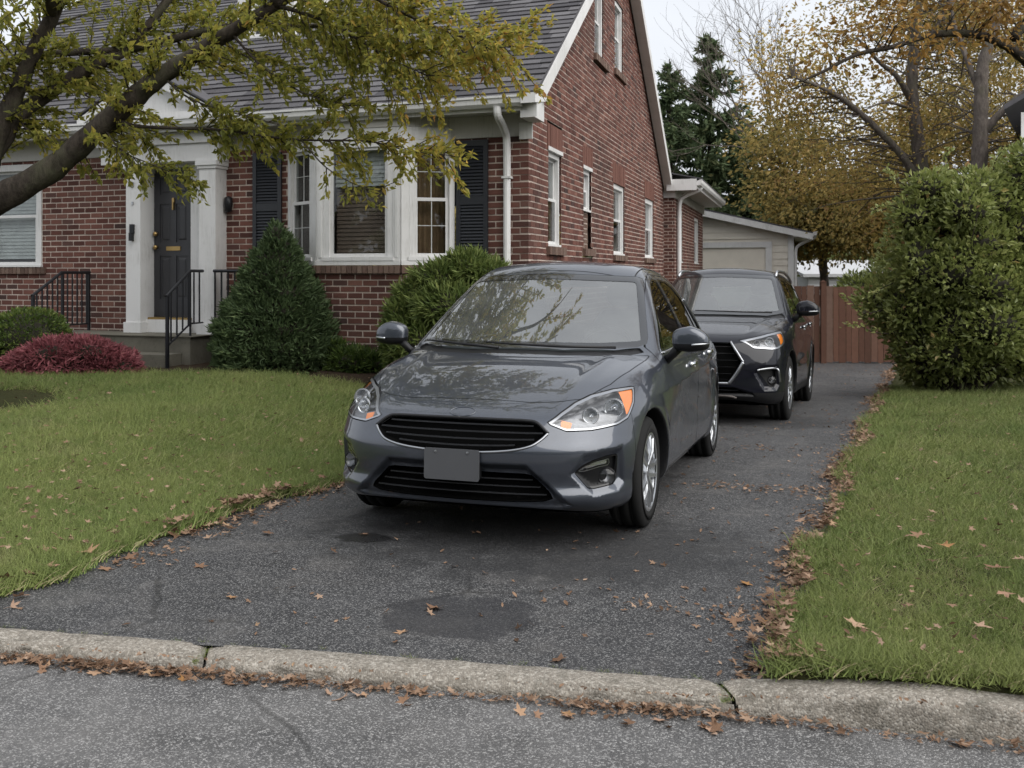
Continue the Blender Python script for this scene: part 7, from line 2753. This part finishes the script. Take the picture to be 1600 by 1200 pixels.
def build_litter():
    rng = np.random.default_rng(61)
    # drift along the right edge
    t = rng.uniform(-.9, 17, 4600); clump = .5 + .5 * np.sin(t * 1.9 + 1) * np.sin(t * .83)
    t = t[rng.uniform(0, 1, len(t)) < .35 + .6 * clump]
    t = np.concatenate([t, rng.uniform(-.85, 1.7, 330), rng.uniform(2.9, 4.3, 160)])
    off = -np.abs(rng.normal(0, .065, len(t))) + rng.uniform(.0, .06, len(t)) + .015 * np.sin(t * 3)
    X = DR[0] + t * DD[0] + off * DN[0]; Y = DR[1] + t * DD[1] + off * DN[1]
    w = edgewob(X, Y); X += w * DN[0]; Y += w * DN[1]
    k = Y > ykerb(X) + .02
    litter('leaf_litter', X[k], Y[k], rng.uniform(.025, .095, k.sum()), 1, .5, .03)
    # left edge
    t = rng.uniform(-.2, 6, 900); t = t[rng.uniform(0, 1, len(t)) < np.clip(1.2 - t * .14, .2, 1)]
    off = -DWID + np.abs(rng.normal(0, .10, len(t))) - rng.uniform(.0, .07, len(t))
    X = DR[0] + t * DD[0] + off * DN[0]; Y = DR[1] + t * DD[1] + off * DN[1]
    w = edgewob(X, Y); X += w * DN[0]; Y += w * DN[1]
    k = Y > ykerb(X) + .02
    litter('leaf_litter', X[k], Y[k], rng.uniform(.04, .11, k.sum()), 2, .4, .02)
    # gutter
    x = np.concatenate([rng.uniform(-2.6, 1.75, 170), rng.uniform(-2.4, -.55, 240), rng.normal(-1.9, .4, 110), rng.normal(.45, .2, 110), rng.normal(-1.4, .15, 50)])
    y = ykerb(x) - .19 - np.abs(rng.normal(0, .035, len(x)))
    litter('leaf_litter', x, y, rng.uniform(.022, .075, len(x)), 3, .55, .02)
    # crumbled bits in the gutter and along the drifts
    x = np.concatenate([rng.uniform(-2.6, -.4, 700), rng.uniform(-.4, 1.8, 350), rng.normal(.45, .2, 250)])
    y = ykerb(x) - .185 - np.abs(rng.normal(0, .028, len(x)))
    litter('leaf_litter', x, y, rng.uniform(.010, .03, len(x)), 13, 1.0, .008)
    t = rng.uniform(-.9, 12, 1500); off = -np.abs(rng.normal(0, .10, len(t)))
    X = DR[0] + t * DD[0] + off * DN[0]; Y = DR[1] + t * DD[1] + off * DN[1]
    w = edgewob(X, Y); X += w * DN[0]; Y += w * DN[1]
    k = Y > ykerb(X) + .02
    litter('leaf_litter', X[k], Y[k], rng.uniform(.010, .032, k.sum()), 14, 1.0, .006)
    t = rng.uniform(-.2, 5, 500); off = -DWID + np.abs(rng.normal(0, .13, len(t)))
    X = DR[0] + t * DD[0] + off * DN[0]; Y = DR[1] + t * DD[1] + off * DN[1]
    k = Y > ykerb(X) + .02
    litter('leaf_litter', X[k], Y[k], rng.uniform(.010, .032, k.sum()), 15, 1.0, .006)
    # crosswise drifts and single bits on the driveway
    X, Y = [], []
    for (p0, p1, n, sd) in (((1065, 758), (1320, 770), 170, 4), ((1140, 700), (1340, 706), 60, 3), ((940, 930), (1200, 975), 55, 10), ((300, 850), (180, 880), 60, 8), ((1130, 688), (1345, 655), 50, 6)):
        f = rng.uniform(0, 1, n) ** (.7)
        px = p0[0] + (p1[0] - p0[0]) * f; py = p0[1] + (p1[1] - p0[1]) * f + rng.normal(0, sd, n)
        yy = np.full(n, 7.0)
        for _ in range(40): yy = 1600 * (EYE - zdrive(yy)) / (py - 427)
        X.append((px - 800) / 1600 * yy); Y.append(yy)
    n = 520
    yy = 4.0 * np.exp(rng.uniform(0, 1, n) * math.log(22 / 4.0)); off = -DWID * (1 - rng.beta(2.4, 1.2, n))
    tt = (yy - DR[1] - off * DN[1]) / DD[1]
    X.append(DR[0] + tt * DD[0] + off * DN[0]); Y.append(yy)
    n = 260; tt = rng.uniform(14.5, 18.6, n); off = -rng.uniform(0, DWID, n); X.append(DR[0] + tt * DD[0] + off * DN[0]); Y.append(DR[1] + tt * DD[1] + off * DN[1])
    n = 120; x = rng.normal(.93, .07, n); X.append(x); Y.append(ykerb(x) + np.abs(rng.normal(.08, .12, n)))
    X = np.concatenate(X); Y = np.concatenate(Y)
    k = (Y > ykerb(X) + .005)
    litter('leaf_litter', X[k], Y[k], rng.uniform(.022, .065, k.sum()), 4, .75)
    # lawns
    n = 5200
    Y = 3.4 * np.exp(rng.uniform(0, 1, n) * math.log(14 / 3.4)); X = rng.uniform(-.54, .54, n) * Y
    a = across(X, Y)
    k = ((a > .1) | (a < -DWID - .1)) & (Y > ykerb(X) + .05) & ~((Y > 11.6) & (a < 0)) & ~((X > 5) & (Y > 13.3))
    k &= rng.uniform(0, 1, n) < np.where(a > 0, .26, .75)
    litter('leaf_litter', X[k], Y[k], rng.uniform(.022, .080, k.sum()), 5, .62, .03)


build_litter()


def drive_pt(px, py):
    Y = 6.0
    for _ in range(50): Y = 1600 * (EYE - float(zdrive(Y))) / (py - 427)
    return (px - 800) / 1600 * Y, Y


def fallen(px, py, size, k, label, group, mode='drive', tilt=.12):
    rng = np.random.default_rng(int(px * 7 + py))
    if mode == 'drive': X, Y = drive_pt(px, py)
    elif mode == 'lawn': q = gpt(px, py); X, Y = q[0], q[1]
    else:
        Y = 1600 * (EYE - ZROAD) / (py - 427); X = (px - 800) / 1600 * Y
    o = bpy.data.objects.new('fallen_leaf', LEAF_ME[k % 6]); COL.objects.link(o)
    z = float(surf(np.array(X), np.array(Y))) + (.012 if mode == 'lawn' else .001)
    o.location = (X, Y, z)
    o.rotation_euler = (rng.normal(0, tilt), rng.normal(0, tilt), rng.uniform(0, 6.28))
    s = size / 1600 * Y * 1.15
    o.scale = (s, s, s)
    return tag(o, label, 'leaf', group)


G1 = 'brown maple leaves on the driveway'
for a in ((682, 953, 46, 3, 'star shaped brown maple leaf lying on the dark patch of asphalt'),
          (628, 990, 28, 0, 'small tan leaf just left of the dark patch'),
          (875, 1033, 44, 5, 'brown maple leaf nearest the kerb in the middle of the driveway'),
          (1150, 973, 42, 3, 'flat tan maple leaf on the asphalt beside the right leaf drift'),
          (1168, 914, 34, 1, 'curled brown leaf alone on the asphalt right of the grey car'),
          (1240, 851, 36, 2, 'arched brown leaf touching the right drift below the front wheel'),
          (420, 834, 28, 1, 'small brown leaf on the asphalt left of the grey car'),
          (312, 887, 30, 0, 'thin tan leaf on the driveway near the left lawn'),
          (360, 935, 26, 5, 'flat tan leaf alone on the left of the driveway'),
          (136, 884, 46, 2, 'largest upright tan maple leaf at the left lawn edge'),
          (72, 906, 42, 4, 'folded tan maple leaf at the far left lawn edge near the kerb'),
          (1180, 1042, 48, 1, 'curled brown maple leaf in the drift by the right kerb corner'),
          (567, 836, 22, 5, 'orange leaf lying in the wet oil spot before the front tyre')):
    fallen(*a, G1)
G2 = 'brown maple leaves on the right lawn'
for a in ((1333, 996, 50, 5, 'wide pale brown maple leaf on the right lawn near the kerb'),
          (1475, 871, 38, 2, 'upright brown leaf in the middle of the right lawn'),
          (1560, 906, 46, 1, 'crumpled brown leaf near the right border of the lawn'),
          (1570, 946, 42, 4, 'folded tan leaf below the crumpled one at the right border'),
          (1436, 852, 34, 0, 'thin brown leaf lying flat on the right lawn above the upright one'),
          (1530, 1000, 40, 3, 'brown leaf sunk in the grass close to the kerb at the right')):
    fallen(*a, G2, 'lawn')
G3 = 'leaves on the left lawn'
for a in ((208, 692, 26, 2, 'tan pointed leaf standing out on the middle of the left lawn'),
          (88, 688, 16, 5, 'pale round leaf on the left lawn near the tree roots'),
          (12, 776, 24, 1, 'brown leaf at the left border of the lawn'), (230, 792, 26, 4, 'curled brown leaf on the near part of the left lawn'), (45, 800, 24, 0, 'flat brown leaf on the near left corner of the lawn')):
    fallen(*a, G3, 'lawn')
rng_ = np.random.default_rng(90)
G6 = 'large leaves along the left lawn edge'
for px, py, sz in ((10, 925, 40), (30, 935, 34), (48, 915, 42), (100, 905, 36), (165, 890, 34), (200, 872, 32), (240, 850, 30), (275, 838, 34), (330, 815, 30), (395, 795, 34), (415, 785, 36), (450, 775, 28), (300, 826, 26), (18, 950, 30)):
    fallen(px, py, sz, int(rng_.integers(6)), 'tan maple leaf in the row along the left lawn edge, ' + ('beside the kerb' if px < 130 else 'halfway to the car' if px < 310 else 'close to the grey car'), G6, 'drive', .35)
G4 = 'leaves in the gutter along the kerb'
for a in ((1122, 1141, 52, 3, 'large tan maple leaf in the gutter below the right kerb joint'), (655, 1086, 40, 1, 'brown leaf in the gutter below the middle kerb stone'), (1500, 1168, 50, 2, 'brown leaf against the high kerb at the right'), (272, 1053, 36, 4, 'tan leaf in the gutter just before the left kerb joint')):
    fallen(*a, G4, 'road')
for px in list(rng_.uniform(20, 420, 16)) + list(rng_.uniform(880, 1130, 14)) + list(rng_.uniform(480, 860, 8)):
    py = 1036 + px * .092 + rng_.uniform(-4, 10)
    fallen(px, py, rng_.uniform(18, 36), int(rng_.integers(6)), 'dry brown leaf in the gutter heap ' + ('left of the left kerb joint' if px < 300 else 'right after the left kerb joint' if px < 470 else 'below the middle kerb stone' if px < 870 else 'in front of the right kerb joint'), G4, 'road', .35)
G5 = 'leaves in the drift along the right driveway edge'
for _ in range(40):
    t = rng_.uniform(-.6, 7); off = -rng_.uniform(-.02, .16)
    X = DR[0] + t * DD[0] + off * DN[0]; Y = DR[1] + t * DD[1] + off * DN[1]
    px = 800 + X / Y * 1600; py = 427 + (EYE - float(zdrive(Y))) / Y * 1600
    fallen(px, py, rng_.uniform(.07, .11) / Y * 1600, int(rng_.integers(6)), 'dry brown leaf in the right lawn edge drift, ' + ('in the stretch nearest the kerb' if t < 1 else 'level with the dark patch' if t < 2.2 else 'level with the grey car' if t < 4.6 else 'level with the dark car'), G5, 'drive', .4)
